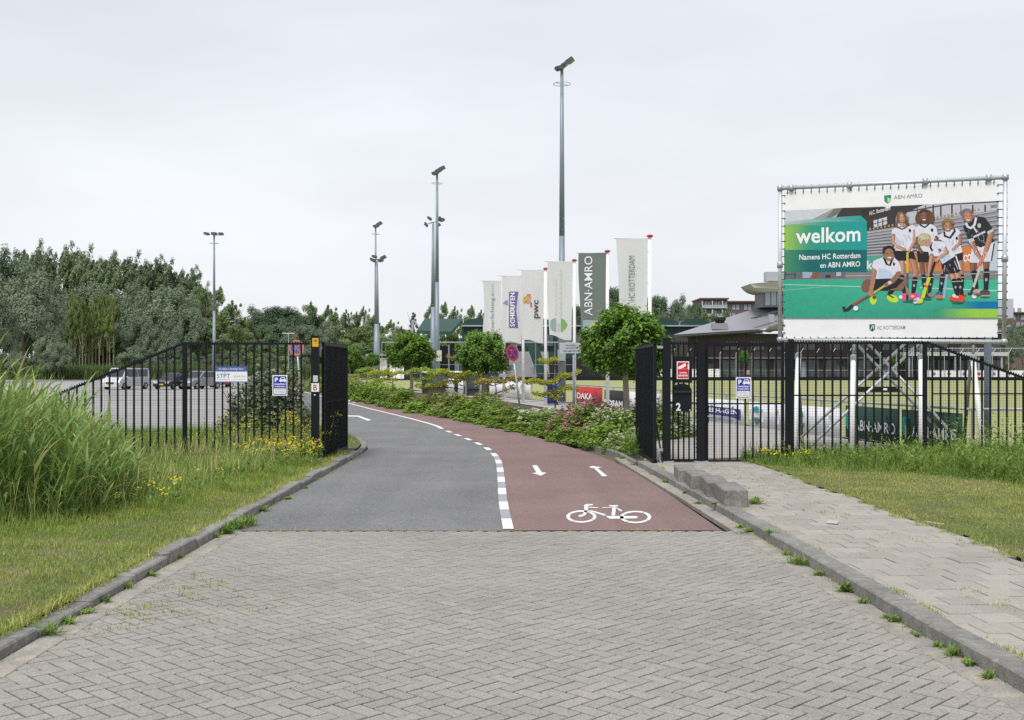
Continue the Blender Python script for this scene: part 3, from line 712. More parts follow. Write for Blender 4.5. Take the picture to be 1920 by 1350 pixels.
bq = [(1470.5, 360.5), (1872.5, 340.5), (1870.5, 632.8), (1469, 633.6)]
me_pts = [BP(*p) for p in bq]
MB().prism(me_pts, -nrm*.004).build('banner_sheet', m_white, t)
# lacing
mb = MB()
def lace(p, r): mb.tube(BP(*p, .02), BP(*r, .0), .011, n=5); mb.tube(BP(*r, .0), BP(*r, -.06), .02, n=5)
n = 27
for i in range(n):
    s = (i+.4)/n; lace((1470.5+402*s, 361.5-20*s+2.5), (1470.5+402*s+1, 353-20.4*(1470.5+402*s-1463)/422-3)); lace((1469+401.5*s, 631.5), (1469+401.5*s, 637.5+4*s+2.5))
n = 19
for i in range(n):
    s = (i+.4)/n; lace((1472.5, 361+271*s), (1460.5, 362+272*s)); lace((1869.5, 341+291*s), (1888, 340+293*s))
kind(mb.build('lacing_strap', m_dark, t), 'stuff')
pr = Art(lambda x, y, L: BP(1440+x/3.8563, 310+y/3.8563,   .002+.0007*L))
R6 = lambda x, y: ((1660+x/6.427-1440)*3.8563, (380+y/6.427-310)*3.8563)
k6 = 3.8563/6.427
class Sub:                                 # the same print, drawn in the coordinates of a closer view
    def poly(s, pts, c): pr.poly([R6(*p) for p in pts], c)
    def ell(s, x, y, rx, ry, c, rot=0, n=18): pr.ell(*R6(x, y), rx*k6, ry*k6, c, n, rot)
    def limb(s, pts, w, c, w1=None):
        pr.limb([R6(*p) for p in pts], w*k6, tuple(v*.62 for v in c), None if w1 is None else w1*k6); w1 = w if w1 is None else w1
        for f, g_ in ((.78, .86), (.52, 1.08), (.24, 1.25)): pr.stroke([R6(p[0]-w*(1-f)*.28, p[1]) for p in pts], w*k6*f, tuple(min(v*g_, .8) for v in c), w1*k6*f)
    def stroke(s, pts, w, c, w1=None): pr.stroke([R6(*p) for p in pts], w*k6, c, None if w1 is None else w1*k6)
Z = Sub()
def lerp(a, b, t): t = min(max(t, 0), 1); return tuple(p+(q_-p)*t for p, q_ in zip(a, b))
# background photograph
pr.poly([(119, 328), (480, 310), (1668, 258), (1668, 330), (119, 440)], (.58, .6, .61))
pr.poly([(300, 400), (470, 315), (560, 308), (420, 395)], (.3, .3, .29))
pr.poly([(415, 385), (480, 312), (560, 306), (480, 370)], (.18, .16, .14))
pr.poly([(470, 400), (540, 308), (840, 300), (890, 296), (1130, 284), (1105, 325), (925, 372), (922, 445), (720, 475), (640, 440)], (.045, .038, .036))
pr.poly([(665, 320), (840, 300), (850, 330), (690, 365)], (.03, .026, .025))
pr.poly([(1000, 345), (1130, 284), (1668, 260), (1668, 322), (1500, 348), (1210, 390), (1000, 425)], (.5, .5, .55))
for x in (1080, 1140, 1195, 1250, 1330, 1395, 1480, 1570): pr.stroke([(x, 286), (x, 372)], 12 if x % 3 else 7, (.06, .05, .06))
pr.stroke([(1010, 335), (1300, 282), (1668, 262)], 10, (.09, .08, .08))
pr.poly([(762, 400), (860, 372), (862, 425), (766, 452)], (.55, .56, .6))
for x in (795, 830): pr.stroke([(x, 388), (x, 440)], 8, (.05, .05, .05))
pr.stroke([(760, 425), (862, 398)], 5, (.06, .06, .06))
pr.poly([(715, 478), (920, 446), (1210, 388), (1668, 320), (1668, 570), (960, 660), (715, 660)], (.28, .28, .31))
for k in range(9):
    y0 = 490+k*20; pr.stroke([(715, y0), (920, y0-30+k*3), (1668, y0-165+k*13)], 7, (.42, .42, .46)); pr.stroke([(715, y0+7), (920, y0-23+k*3), (1668, y0-157+k*13)], 4, (.15, .15, .17))
for k in range(30):
    x = 730+k*27; y = 470-(x-720)*.165 if x < 930 else 440-(x-930)*.195
    if x < 935 or x > 1190: pr.poly([(x, y-8), (x+6, y-16), (x+16, y-18), (x+14, y-6), (x+20, y-2), (x+4, y+2)], (.38, .27, .12))
for k in range(3): pr.stroke([(1610, 290+k*8), (1660, 284+k*8)], 4, (.1, .08, .07))
pr.poly([(715, 655), (965, 640), (965, 768), (715, 768)], (.08, .33, .25))
pr.text('ke', (716, 752), (790, 752), (716, 690), (.7, .72, .72), .03)
pr.poly([(960, 655), (1475, 580), (1475, 768), (960, 776)], (.62, .2, .06)); pr.text('N', (985, 722), (1012, 721), (985, 690), WH, .03); pr.text('SCO', (1395, 702), (1470, 690), (1395, 652), WH, .03)
pr.poly([(1090, 690), (1115, 690), (1120, 740), (1085, 735)], (.2, .55, .15)); pr.poly([(1420, 705), (1445, 702), (1440, 722)], (.15, .5, .12))
pr.poly([(1470, 572), (1664, 550), (1664, 765), (1470, 768)], (.5, .56, .62))
pr.poly([(115, 775), (1664, 762), (1664, 822), (114, 828)], (.2, .2, .2)); pr.poly([(115, 780), (560, 772), (560, 818), (114, 822)], (.13, .14, .15))
pr.poly([(250, 772), (320, 770), (320, 815), (252, 815)], (.32, .4, .52)); pr.poly([(330, 780), (370, 772), (350, 812), (300, 814)], (.3, .08, .03)); pr.poly([(495, 768), (530, 767), (530, 800), (495, 802)], (.42, .46, .55)); pr.poly([(420, 795), (450, 792), (455, 812), (415, 812)], (.02, .02, .02))
for x in (130, 200): pr.stroke([(x, 775), (x-8, 822)], 8, (.02, .08, .06))
pr.stroke([(115, 790), (205, 786)], 8, (.02, .09, .07)); pr.stroke([(560, 800), (1664, 785)], 8, (.34, .34, .34))
def turf(x, y): u, v = (x-112)/1550, (y-822)/285; return lerp(lerp((.035, .36, .22), (.06, .43, .29), u*1.6), (.02, .26, .165), max(0, v-.25)*1.1*(1-abs(u-.75)*.8)) if u < 2 else 0
pr.grid(112, 825, 1664, 1104, 24, 8, turf)
pr.stroke([(112, 862), (690, 878), (1000, 885)], 5, (.42, .6, .52)); pr.stroke([(112, 905), (460, 873)], 4, (.25, .52, .4)); pr.stroke([(1100, 885), (1664, 907)], 6, (.5, .66, .6))
pr.grid(1330, 985, 1664, 1038, 10, 1, lambda x, y: lerp((.03, .3, .2), (.0, .16, .36), (x-1380)/150))
pr.grid(1200, 1038, 1664, 1102, 12, 1, lambda x, y: lerp((.03, .3, .18), (.3, .56, .06), (x-1220)/260))
# teal text box
def teal(x, y): return lerp((.3, .52, .07), lerp((.03, .3, .2), (.01, .31, .29), (x-300)/380), (x-125)/170)
pr.poly([(118, 434), (118, 408), (440, 378), (670, 364), (716, 407), (716, 420), (440, 408)], (.06, .33, .33), [(.45, .52, .5), (.5, .55, .55), (.12, .36, .36), (.02, .33, .31), (.02, .33, .31), (.02, .34, .3), (.05, .3, .25)])
pr.poly([(118, 437), (440, 404), (440, 436), (118, 440)], None, [(.3, .5, .08), (.02, .31, .25), (.02, .31, .25), (.3, .52, .07)]); pr.grid(118, 434, 440, 615, 8, 3, teal)
pr.grid(440, 407, 716, 612, 6, 3, teal)
def dteal(x, y): return lerp((.06, .26, .12), (.005, .13, .13), (x-118)/180)
pr.grid(118, 612, 716, 772, 10, 3, dteal)
pr.text('welkom', (203, 569), (669, 550), (203, 458), WH, .02)
pr.text('Namens HC Rotterdam', (228, 685), (669, 671), (228, 646), WH, .012)
pr.text('en ABN AMRO', (378, 743), (668, 732), (378, 704), WH, .01)
pr.poly([(840, 300), (890, 296), (890, 298), (866, 312)], WH)
pr.text('H.C. Rotterdam', (735, 363), (884, 322), (735, 332), (.7, .7, .7), .02)
pr.poly([(840, 219), (890, 213), (890, 255), (866, 277), (842, 259)], (.0, .25, .2)); pr.poly([(864, 231), (888, 243), (888, 255), (866, 271)], (.75, .6, .08)); pr.poly([(852, 228), (864, 226), (866, 271), (852, 262)], (.0, .33, .28))
pr.text('ABN·AMRO', (910, 247), (1115, 233), (910, 217), (.2, .22, .24), 0)
pr.poly([(733, 1150), (774, 1148), (774, 1186), (754, 1203), (734, 1189)], (.02, .1, .07)); pr.stroke([(742, 1190), (752, 1165), (764, 1172)], 5, WH); pr.stroke([(750, 1160), (766, 1160), (762, 1185)], 5, WH)
pr.text('HC ROTTERDAM', (790, 1189), (992, 1186), (790, 1161), (.2, .23, .24), .002)
# the six hockey players
S1, S2, S3 = (.5, .27, .18), (.2, .095, .06), (.42, .2, .13); SH = (.68, .68, .76); BK = (.016, .016, .02); SHADE = (.55, .55, .64)
def face(x, y, rx, ry, c, rot=0, smile=True):
    Z.ell(x, y, rx, ry, tuple(v*.6 for v in c), rot); Z.ell(x-rx*.1, y-ry*.04, rx*.82, ry*.9, tuple(v*.9 for v in c), rot); Z.ell(x-rx*.14, y-ry*.2, rx*.55, ry*.55, tuple(min(v*1.2, .8) for v in c), rot); Z.ell(x-rx*.4, y+ry*.2, rx*.2, ry*.16, tuple(min(v*1.3, .8) for v in c));  dk = tuple(v*.35 for v in c)
    for s in (-1, 1): Z.ell(x+s*rx*.4, y-ry*.12, rx*.16, ry*.07, dk); Z.stroke([(x+s*rx*.2, y-ry*.28), (x+s*rx*.62, y-ry*.26)], 5, dk)
    Z.stroke([(x, y-ry*.05), (x-rx*.1, y+ry*.25), (x+rx*.1, y+ry*.27)], 5, tuple(v*.7 for v in c))
    if smile: Z.ell(x, y+ry*.5, rx*.42, ry*.13, (.7, .62, .58)); Z.stroke([(x-rx*.42, y+ry*.42), (x, y+ry*.36), (x+rx*.42, y+ry*.42)], 4, (.3, .08, .07))
    else: Z.ell(x, y+ry*.52, rx*.25, ry*.07, (.38, .1, .1))
def sock(p, q_, w=58): Z.limb([p, q_], w, BK, w*.72); Z.stroke([(p[0]-w/2, p[1]+8), (p[0]+w/2, p[1]+10)], 8, (.5, .5, .52)); Z.ell((p[0]+q_[0])/2, (p[1]+q_[1])/2-8, w*.2, w*.27, (.38, .38, .4))
# girl with long hair
Z.limb([(200, 240), (205, 300)], 44, S1); Z.limb([(475, 225), (475, 280)], 46, S2); Z.limb([(765, 335), (775, 385)], 44, S3); Z.limb([(1020, 215), (1040, 265)], 60, S3)
Z.poly([(150, 115), (205, 105), (250, 150), (300, 290), (285, 315), (225, 240), (140, 240), (150, 305), (120, 290)], (.17, .1, .05))
Z.limb([(205, 690), (205, 860)], 66, S1); sock((205, 900), (230, 1095)); Z.limb([(330, 680), (372, 830), (358, 930)], 82, S3, 62); sock((358, 925), (338, 1090), 66)
Z.ell(232, 1138, 36, 48, (.75, .08, .28)); Z.ell(355, 1140, 66, 50, (.7, .06, .26)); Z.ell(330, 1130, 22, 16, (.8, .55, .1)); Z.stroke([(290, 1178), (420, 1165)], 14, (.06, .02, .03))
Z.poly([(105, 570), (335, 570), (372, 690), (290, 670), (240, 700), (120, 700)], BK)
Z.poly([(85, 320), (150, 300), (250, 300), (330, 268), (380, 300), (375, 340), (332, 420), (330, 585), (100, 578), (125, 395), (75, 388)], SH); Z.poly([(130, 420), (200, 470), (180, 570), (105, 575)], SHADE)
Z.limb([(100, 395), (95, 480), (140, 530), (240, 570)], 44, S1, 34); Z.limb([(358, 345), (352, 470), (285, 590)], 46, S1, 32); Z.stroke([(150, 300), (205, 322), (250, 300)], 16, BK); Z.ell(298, 338, 14, 22, BK)
face(196, 186, 48, 62, S1, .08, False)
Z.poly([(150, 120), (190, 108), (160, 180), (140, 250), (128, 280), (135, 170)], (.2, .12, .06)); Z.poly([(200, 108), (250, 150), (290, 280), (262, 250), (240, 170)], (.15, .085, .045))
Z.stroke([(268, 600), (268, 850)], 26, (.55, .45, .08)); Z.stroke([(268, 850), (270, 1030)], 26, (.08, .09, .13)); Z.stroke([(269, 1030), (268, 1110)], 28, (.5, .12, .06)); Z.stroke([(268, 1110), (264, 1185)], 26, (.04, .02, .03))
# woman with curly hair
Z.ell(478, 172, 108, 92, (.11, .055, .03)); Z.ell(400, 190, 40, 60, (.13, .06, .03)); Z.ell(560, 190, 38, 66, (.14, .07, .04))
Z.limb([(438, 700), (462, 900)], 64, S2, 50); Z.limb([(512, 700), (540, 900)], 58, S2, 46); sock((462, 895), (482, 1085), 56); sock((560, 895), (530, 1090), 54); Z.ell(505, 1130, 46, 28, (.05, .05, .06)); Z.ell(556, 1110, 40, 26, (.25, .22, .25))
Z.poly([(380, 585), (535, 595), (522, 718), (395, 715)], BK)
Z.poly([(355, 300), (420, 262), (560, 262), (615, 300), (640, 415), (590, 440), (560, 600), (385, 580), (365, 400)], SH); Z.limb([(395, 430), (400, 540), (440, 600)], 48, S2, 44); Z.limb([(615, 420), (622, 520)], 40, S2); Z.stroke([(415, 265), (475, 300), (525, 262)], 20, BK); Z.ell(565, 332, 16, 22, BK)
face(468, 172, 50, 66, S2)
Z.stroke([(418, 120), (450, 92), (505, 100)], 22, (.06, .035, .025))
# woman in the middle
Z.limb([(905, 690), (920, 890)], 60, S3); sock((925, 890), (930, 1010), 52); Z.limb([(705, 800), (695, 900)], 60, S3); sock((690, 890), (665, 1075), 62); Z.ell(650, 1100, 42, 30, (.06, .1, .3)); Z.ell(648, 1135, 46, 24, (.7, .15, .05))
Z.stroke([(742, 865), (720, 1050), (705, 1155)], 26, (.3, .45, .55))
Z.poly([(840, 615), (935, 595), (938, 690), (880, 705)], BK)
Z.ell(755, 262, 78, 70, (.24, .13, .06)); Z.poly([(642, 395), (715, 345), (790, 330), (860, 308), (905, 350), (915, 395), (890, 440), (930, 600), (800, 640), (720, 600), (700, 470), (645, 440)], SH)
Z.limb([(905, 400), (900, 490), (820, 565)], 46, S3, 36); Z.stroke([(712, 350), (715, 400), (780, 425), (838, 345), (830, 315)], 26, BK); Z.ell(755, 290, 50, 62, S3); face(755, 290, 50, 60, S3)
Z.stroke([(700, 250), (740, 212), (815, 225)], 24, (.3, .17, .08)); Z.ell(862, 430, 14, 20, BK)
# blond boy bending over his stick
Z.limb([(800, 830), (832, 950)], 78, S1, 58); Z.limb([(860, 820), (890, 945)], 78, S1, 58); sock((828, 945), (868, 1110), 62); sock((885, 940), (925, 1115), 68); Z.ell(840, 1152, 62, 38, (.75, .06, .03)); Z.ell(915, 1158, 44, 44, (.72, .06, .03)); Z.ell(862, 1138, 26, 12, (.7, .5, .5))
Z.poly([(675, 735), (840, 640), (912, 810), (880, 845), (700, 862)], BK); Z.stroke([(850, 640), (905, 808)], 16, (.7, .7, .74)); Z.stroke([(832, 700), (876, 805)], 10, (.45, .45, .5))
Z.poly([(510, 520), (580, 462), (690, 470), (760, 530), (845, 615), (835, 650), (690, 742), (640, 650), (530, 645)], SH); Z.poly([(640, 640), (760, 590), (800, 660), (690, 740)], (.5, .6, .72)); Z.limb([(560, 640), (535, 790), (525, 880)], 54, S1, 30); Z.limb([(720, 560), (745, 600), (610, 700)], 54, S1, 40); Z.poly([(600, 500), (720, 520), (715, 570), (640, 590)], SH)
Z.stroke([(560, 480), (545, 540), (570, 585)], 26, BK); Z.ell(655, 575, 16, 22, BK); Z.ell(475, 430, 82, 62, (.5, .4, .22)); Z.ell(440, 470, 46, 50, (.42, .32, .16)); Z.ell(510, 480, 52, 46, S1, .5); Z.ell(490, 478, 5, 5, (.1, .06, .04)); Z.ell(520, 460, 5, 5, (.1, .06, .04)); Z.ell(520, 500, 16, 5, (.6, .3, .26), -.5); Z.ell(470, 415, 60, 32, (.58, .48, .28))
Z.stroke([(600, 715), (545, 870)], 26, BK); Z.stroke([(532, 900), (495, 1010)], 40, (.55, .62, .04)); Z.stroke([(498, 995), (490, 1025)], 42, (.65, .12, .05)); Z.stroke([(488, 1022), (455, 1140), (430, 1195), (390, 1200)], 40, (.58, .64, .04))
Z.ell(365, 1190, 30, 28, (.72, .72, .78)); Z.ell(395, 1165, 28, 22, (.6, .62, .68)); Z.ell(186, 1138, 22, 22, (.72, .72, .78))
# man in the black shirt
Z.limb([(1062, 715), (1064, 850)], 92, S2, 70); Z.limb([(1218, 700), (1218, 830)], 86, S2, 66); sock((1072, 850), (1098, 1035), 72); sock((1220, 830), (1214, 1045), 76); Z.ell(1110, 1075, 58, 34, (.4, .38, .38)); Z.stroke([(1060, 1090), (1160, 1095)], 18, (.55, .12, .06)); Z.ell(1200, 1090, 62, 44, (.07, .07, .08)); Z.stroke([(1140, 1122), (1262, 1122)], 18, (.5, .3, .25))
Z.poly([(1045, 540), (1320, 480), (1285, 712), (1180, 712), (1165, 650), (1130, 728), (1018, 722)], (.66, .66, .72)); Z.stroke([(1312, 490), (1278, 705)], 14, BK)
Z.poly([(938, 290), (1000, 240), (1090, 165), (1195, 178), (1262, 262), (1305, 330), (1240, 372), (1322, 462), (1150, 542), (1060, 505), (1005, 455), (985, 400)], (.02, .022, .026))
Z.limb([(1045, 480), (1100, 600), (1165, 690)], 66, S3, 42); Z.poly([(992, 445), (1060, 428), (1078, 462), (1010, 485)], (.55, .55, .55)); Z.limb([(1275, 365), (1245, 480), (1212, 580)], 72, S3, 56); Z.poly([(1228, 352), (1300, 312), (1305, 345), (1235, 385)], (.55, .55, .55))
Z.stroke([(972, 245), (992, 290), (1030, 310), (1075, 270), (1095, 180)], 28, SH); Z.stroke([(1055, 280), (1105, 360)], 18, SH); Z.ell(1132, 278, 22, 28, (.5, .5, .45)); Z.stroke([(1060, 418), (1205, 350)], 22, (.6, .6, .6)); Z.ell(985, 125, 68, 55, (.16, .15, .15)); face(1000, 172, 60, 72, (.46, .2, .14), -.12); Z.stroke([(935, 130), (970, 88), (1045, 100)], 24, (.2, .19, .19))
Z.stroke([(1222, 560), (1120, 790)], 42, (.65, .15, .03)); Z.stroke([(1148, 770), (1060, 1030)], 30, (.55, .5, .42)); Z.stroke([(1062, 1020), (1030, 1100), (995, 1095)], 30, (.03, .03, .03)); Z.ell(1072, 1130, 28, 26, (.75, .75, .8)); Z.ell(960, 1105, 18, 12, (.7, .12, .04)); Z.ell(830, 1122, 22, 20, (.7, .72, .76))
# folds and shade on the shirts, hair strands
def folds(x0, y0, x1, y1, n, seed, c=(.42, .43, .52)):
    r = random.Random(seed)
    for k in range(n):
        x = r.uniform(x0, x1); y = r.uniform(y0, y1); a = r.uniform(.9, 2.2); L = r.uniform(30, 85); Z.stroke([(x, y), (x+math.cos(a)*L*.5+r.uniform(-8, 8), y+math.sin(a)*L*.5), (x+math.cos(a)*L, y+math.sin(a)*L)], r.uniform(5, 12), lerp(c, (.62, .62, .7), r.random()), 1)
folds(130, 380, 310, 520, 11, 1); folds(410, 330, 600, 420, 9, 2); folds(680, 420, 890, 560, 12, 3); folds(600, 520, 800, 680, 12, 4); folds(1060, 560, 1270, 670, 10, 5); folds(980, 300, 1240, 480, 14, 6, (.05, .055, .06)); folds(700, 740, 860, 810, 8, 7, (.05, .05, .055))
def strands(x, y, rx, ry, c, n, seed):
    r = random.Random(seed)
    for k in range(n):
        a = r.uniform(0, 6.28); q_ = r.uniform(.5, 1.0); px_, py_ = x+rx*q_*math.cos(a), y+ry*q_*math.sin(a); Z.stroke([(px_, py_), (px_+r.uniform(-14, 14), py_+r.uniform(6, 26))], r.uniform(5, 10), tuple(v*r.uniform(.4, 1.9) for v in c), 2)
strands(395, 190, 40, 60, (.12, .06, .035), 26, 1); strands(562, 190, 36, 62, (.12, .06, .035), 26, 2); strands(470, 415, 80, 50, (.48, .38, .2), 34, 3); strands(150, 210, 22, 90, (.17, .1, .055), 22, 4); strands(265, 215, 22, 90, (.15, .09, .05), 22, 5); strands(755, 225, 74, 30, (.26, .15, .08), 24, 6); strands(985, 100, 55, 26, (.2, .19, .18), 18, 8)
for x_, y_, w_ in ((300, 1185, 170), (505, 1158, 110), (655, 1162, 70), (870, 1200, 130), (1110, 1112, 90), (1205, 1138, 110)): Z.ell(x_, y_, w_*.55, 10, (.012, .16, .1))
# crouching man
Q = pr
Q.ell(716, 872, 39, 50, (.2, .1, .07), 18, .3); Q.limb([(905, 895), (880, 930)], 34, BK); Q.limb([(745, 905), (765, 960)], 34, (.2, .1, .07)); Q.ell(762, 972, 25, 36, (.5, .68, .04)); Q.ell(902, 964, 44, 26, (.5, .68, .04), 18, .35); Q.stroke([(868, 935), (910, 958)], 10, (.05, .06, .02)); Q.ell(770, 955, 14, 14, (.08, .1, .03))
Q.limb([(985, 838), (960, 880), (890, 880)], 50, (.24, .12, .08)); Q.poly([(780, 815), (932, 815), (985, 830), (930, 885), (860, 905), (740, 900)], BK)
Q.poly([(765, 690), (840, 662), (915, 668), (950, 700), (966, 762), (922, 790), (926, 818), (780, 822), (790, 765), (752, 735)], SH); Q.poly([(800, 740), (880, 760), (920, 815), (800, 822)], (.48, .56, .72))
Q.limb([(768, 765), (758, 850), (744, 915)], 36, S3, 28); Q.limb([(945, 785), (905, 835), (850, 868)], 38, (.28, .14, .09), 28); Q.ell(882, 850, 14, 12, (.6, .6, .6)); Q.stroke([(838, 665), (860, 715), (882, 725), (905, 668)], 16, BK); Q.ell(912, 715, 8, 13, BK)
Q.ell(875, 620, 46, 40, (.025, .018, .016)); face(875*1, 655, 1, 1, S3) if False else None
Q.ell(876, 648, 36, 46, (.34, .16, .1)); Q.ell(862, 640, 6, 4, (.05, .03, .02)); Q.ell(890, 636, 6, 4, (.05, .03, .02)); Q.ell(880, 668, 15, 6, (.7, .65, .62)); Q.stroke([(840, 640), (838, 600), (880, 585), (915, 610), (912, 640)], 14, (.025, .018, .016))
Q.stroke([(845, 870), (765, 925)], 15, (.55, .42, .1)); Q.stroke([(765, 922), (700, 960)], 14, (.12, .12, .15)); Q.stroke([(700, 958), (610, 1015)], 17, (.35, .06, .06)); Q.stroke([(612, 1012), (578, 1042), (555, 1048), (548, 1022)], 20, (.025, .02, .025)); Q.ell(742, 928, 22, 17, S3); Q.ell(636, 1034, 18, 17, (.78, .78, .82))
pr.build('poster_print', t, m_photo)
# carrying frame
def bt(a, b, r, m=m_alu, n='brace'): return MB().tube(a, b, r, n=8).build(n, m, t, True)
for x, yt, xb, d0, d1 in ((1497, 668, 1490, 24.9, 23.9), (1600, 672, 1597, 24.4, 23.7), (1727, 670, 1728, 24.0, 23.3), (1824, 672, 1846, 23.7, 23.0)):
    p, b = P(x, yt, d0), P(xb, 690+(EYE-.06)*F/d1, d1)
    bt(p, b, .058, m_white, 'leg'); MB().lathe(p, [(.03, -.09), (.075, -.06), (.075, .06), (.03, .09)], 10).build('coupling', m_galv, t)
    bt(p, P(x+2, 640, d0+.1), .034, m_worn, 'upright'); bt(p+Vector((0, .1, -.05)), P(x+8+(0 if x < 1800 else -26), 845, d0+1.2), .04, m_worn, 'rear_leg')
for x in (1602, 1852): bt(P(x, 632, 25.2), P(x, 690+(EYE-.06)*F/25.2, 25.2), .085 if x > 1800 else .06, m_mast, 'post')
for (xa, ya, xb, yb) in ((1622, 638, 1812, 840), (1608, 648, 1792, 838), (1706, 636, 1500, 822), (1728, 640, 1516, 840)):
    bt(P(xa, ya, 25.2), P(xb, yb, 24.3 if yb > 838 else 25.4), .033, m_alu, 'brace')

# ------------------------------------------------------------------ flags
Z4f = lambda x, y: (880+x/3.5526, 420+y/3.5526)
def flag(lab, polex, d, topy, quad, draw, white=(.86, .875, .92), seed=0):
    x = PX(polex, d); H = 6.98; t = thing('flagpole', 'white flagpole flying '+lab, 'flagpole', (x, d, 0), 'flagpoles along the planting')
    MB().tube((x, d, 0), (x, d, H-.05), .088, .06, 12).build('pole', m_white, t, True)
    MB().lathe((x, d, H-.05), [(.06, 0), (.125, .025), (.13, .06), (.08, .1), (.02, .115)], 14).build('cap', m_red, t, True)
    pts = [Z4f(*q_) for q_ in quad]; za = PZ(pts[0][1], d)
    MB().tube((x, d, za+.01), (PX(pts[0][0]-6, d), d, za+.02), .016).build('arm', m_galv, t)
    ytop, ybot, xl, xr = pts[0][1], max(pts[2][1], pts[3][1]), pts[0][0], pts[1][0]
    def fn(px_, py_, off=0):
        v = (py_-ytop)/(ybot-ytop); u = (px_-xl)/(xr-xl)
        dy = .07*v*math.sin(u*5+seed)+.05*math.sin(v*4+seed*2)*(.3+u*(1-u)*3)+.012*math.sin(u*13+v*5+seed)*v
        return P(px_, py_, d-.07+dy-off)
    mb = MB(); nx, ny = 14, 30; vs = []
    for j in range(ny+1):
        v = j/ny
        for i in range(nx+1):
            u = i/nx
            a = (pts[0][0]+(pts[3][0]-pts[0][0])*v+2.2*math.sin(v*4+seed)*(1-u), pts[0][1]+(pts[3][1]-pts[0][1])*v); b = (pts[1][0]+(pts[2][0]-pts[1][0])*v, pts[1][1]+(pts[2][1]-pts[1][1])*v)
            vs.append(fn(a[0]+(b[0]-a[0])*u, a[1]+(b[1]-a[1])*u+v*1.4*math.sin(u*7+seed)))
    mb.add(vs, [(j*(nx+1)+i, j*(nx+1)+i+1, (j+1)*(nx+1)+i+1, (j+1)*(nx+1)+i) for j in range(ny) for i in range(nx)])
    fm = leafmat('flag_cloth', white, white, None, .45, 0, .8, .1)
    f = tag(mb.build('flag', fm, None, True), lab, 'flag', 'banner flags on the white poles')
    a = Art(lambda x_, y_, L: fn(*Z4f(x_, y_), .03+.002*L)); draw(a); a.build('flag_print', f, m_flagprint)
    a = MB()
    for zz in (za-.5, za-1.7, za-2.9): a.tube((x, d, zz), (x-.1, d-.05, zz+.02), .012)
    a.build('flag_clip', m_galv, t)
GY = (.22, .24, .26)
def f1(a): a.vtext('sportverlichting.com', 140, 172, 395, 800, None, 0, lambda u: lerp((.55, .12, .08), GY, (u-.22)/.05) if u < .85 else (.5, .5, .52))
def f2(a):
    V = (.17, .12, .36); a.poly([(264, 450), (327, 450), (318, 510), (312, 570), (318, 630), (326, 692), (264, 692)], V); a.poly([(222, 528), (252, 502), (258, 540)], (.28, .24, .48)); a.vtext('SCHOUTEN', 272, 303, 458, 684, WH, .02); a.vtext('ZEKERHEID', 321, 332, 492, 645, (.5, .48, .58), 0)
def f3(a):
    for x0, y0, x1, y1, c in ((362, 488, 385, 524, (.55, .22, .05)), (383, 466, 408, 524, (.6, .2, .06)), (372, 478, 398, 512, (.7, .35, .1)), (384, 490, 408, 524, (.62, .32, .25)), (406, 522, 416, 552, (.5, .08, .12)), (358, 500, 372, 524, (.6, .42, .12))): a.rect(x0, y0, x1, y1, c)
    a.vtext('pwc', 432, 474, 506, 628, (.1, .08, .1), .02)
def f4(a):
    a.poly([(578, 625), (556, 632), (541, 645), (538, 680), (545, 705), (578, 718)], (.27, .36, .37)); a.poly([(610, 625), (636, 640), (654, 668), (640, 695), (610, 720)], (.2, .42, .12)); a.vtext('SVR', 585, 605, 656, 714, (.5, .52, .54), 0)
    a.vtext('Stichting Vrienden', 569, 588, 364, 606, (.5, .55, .56), 0); a.vtext('Hockey Club Rotterdam', 600, 622, 300, 608, (.5, .58, .48), 0)
def f5(a):
    a.vtext('ABN·AMRO', 766, 820, 214, 610, (.74, .76, .76), .006); a.rect(757, 640, 850, 726, (.3, .42, .4)); a.poly([(850, 640), (880, 640), (880, 726), (850, 726)], (.3, .42, .4)); a.poly([(792, 688), (838, 645), (846, 690)], (.68, .55, .06))
def f6(a):
    a.vtext('HC ROTTERDAM', 1062, 1103, 212, 512, (.16, .2, .18), 0); a.poly([(1040, 545), (1085, 540), (1118, 548), (1122, 640), (1040, 640)], (.3, .36, .3)); a.poly([(1052, 552), (1085, 548), (1110, 555), (1112, 640), (1052, 640)], (.55, .6, .55))
flag('a white banner flag lettered sportverlichting', 945, 64.4, 527, [(88, 380), (211, 379), (216, 790), (95, 775)], f1, seed=.3)
flag('a white banner flag with a purple panel lettered SCHOUTEN', 981, 60.7, 517, [(207, 347), (345, 345), (347, 795), (226, 780)], f2, seed=1.3)
flag('a white banner flag with an orange stepped emblem above pwc', 1023, 56.2, 503, [(342, 308), (497, 304), (492, 793), (352, 768)], f3, seed=2.1)
flag('a white banner flag with a grey and green shield lettered SVR', 1077, 51.8, 487.6, [(524, 253), (690, 249), (680, 780), (527, 738)], f4, seed=3.3)
flag('a grey-green banner flag lettered ABN AMRO in white', 1139, 47.8, 470.7, [(733, 196), (911, 190), (905, 735), (737, 725)], f5, (.21, .24, .225), seed=4.0)
flag('a white banner flag lettered HC ROTTERDAM', 1218.6, 42.3, 442.5, [(985, 100), (1188, 96), (1182, 700), (992, 690)], f6, seed=5.2)

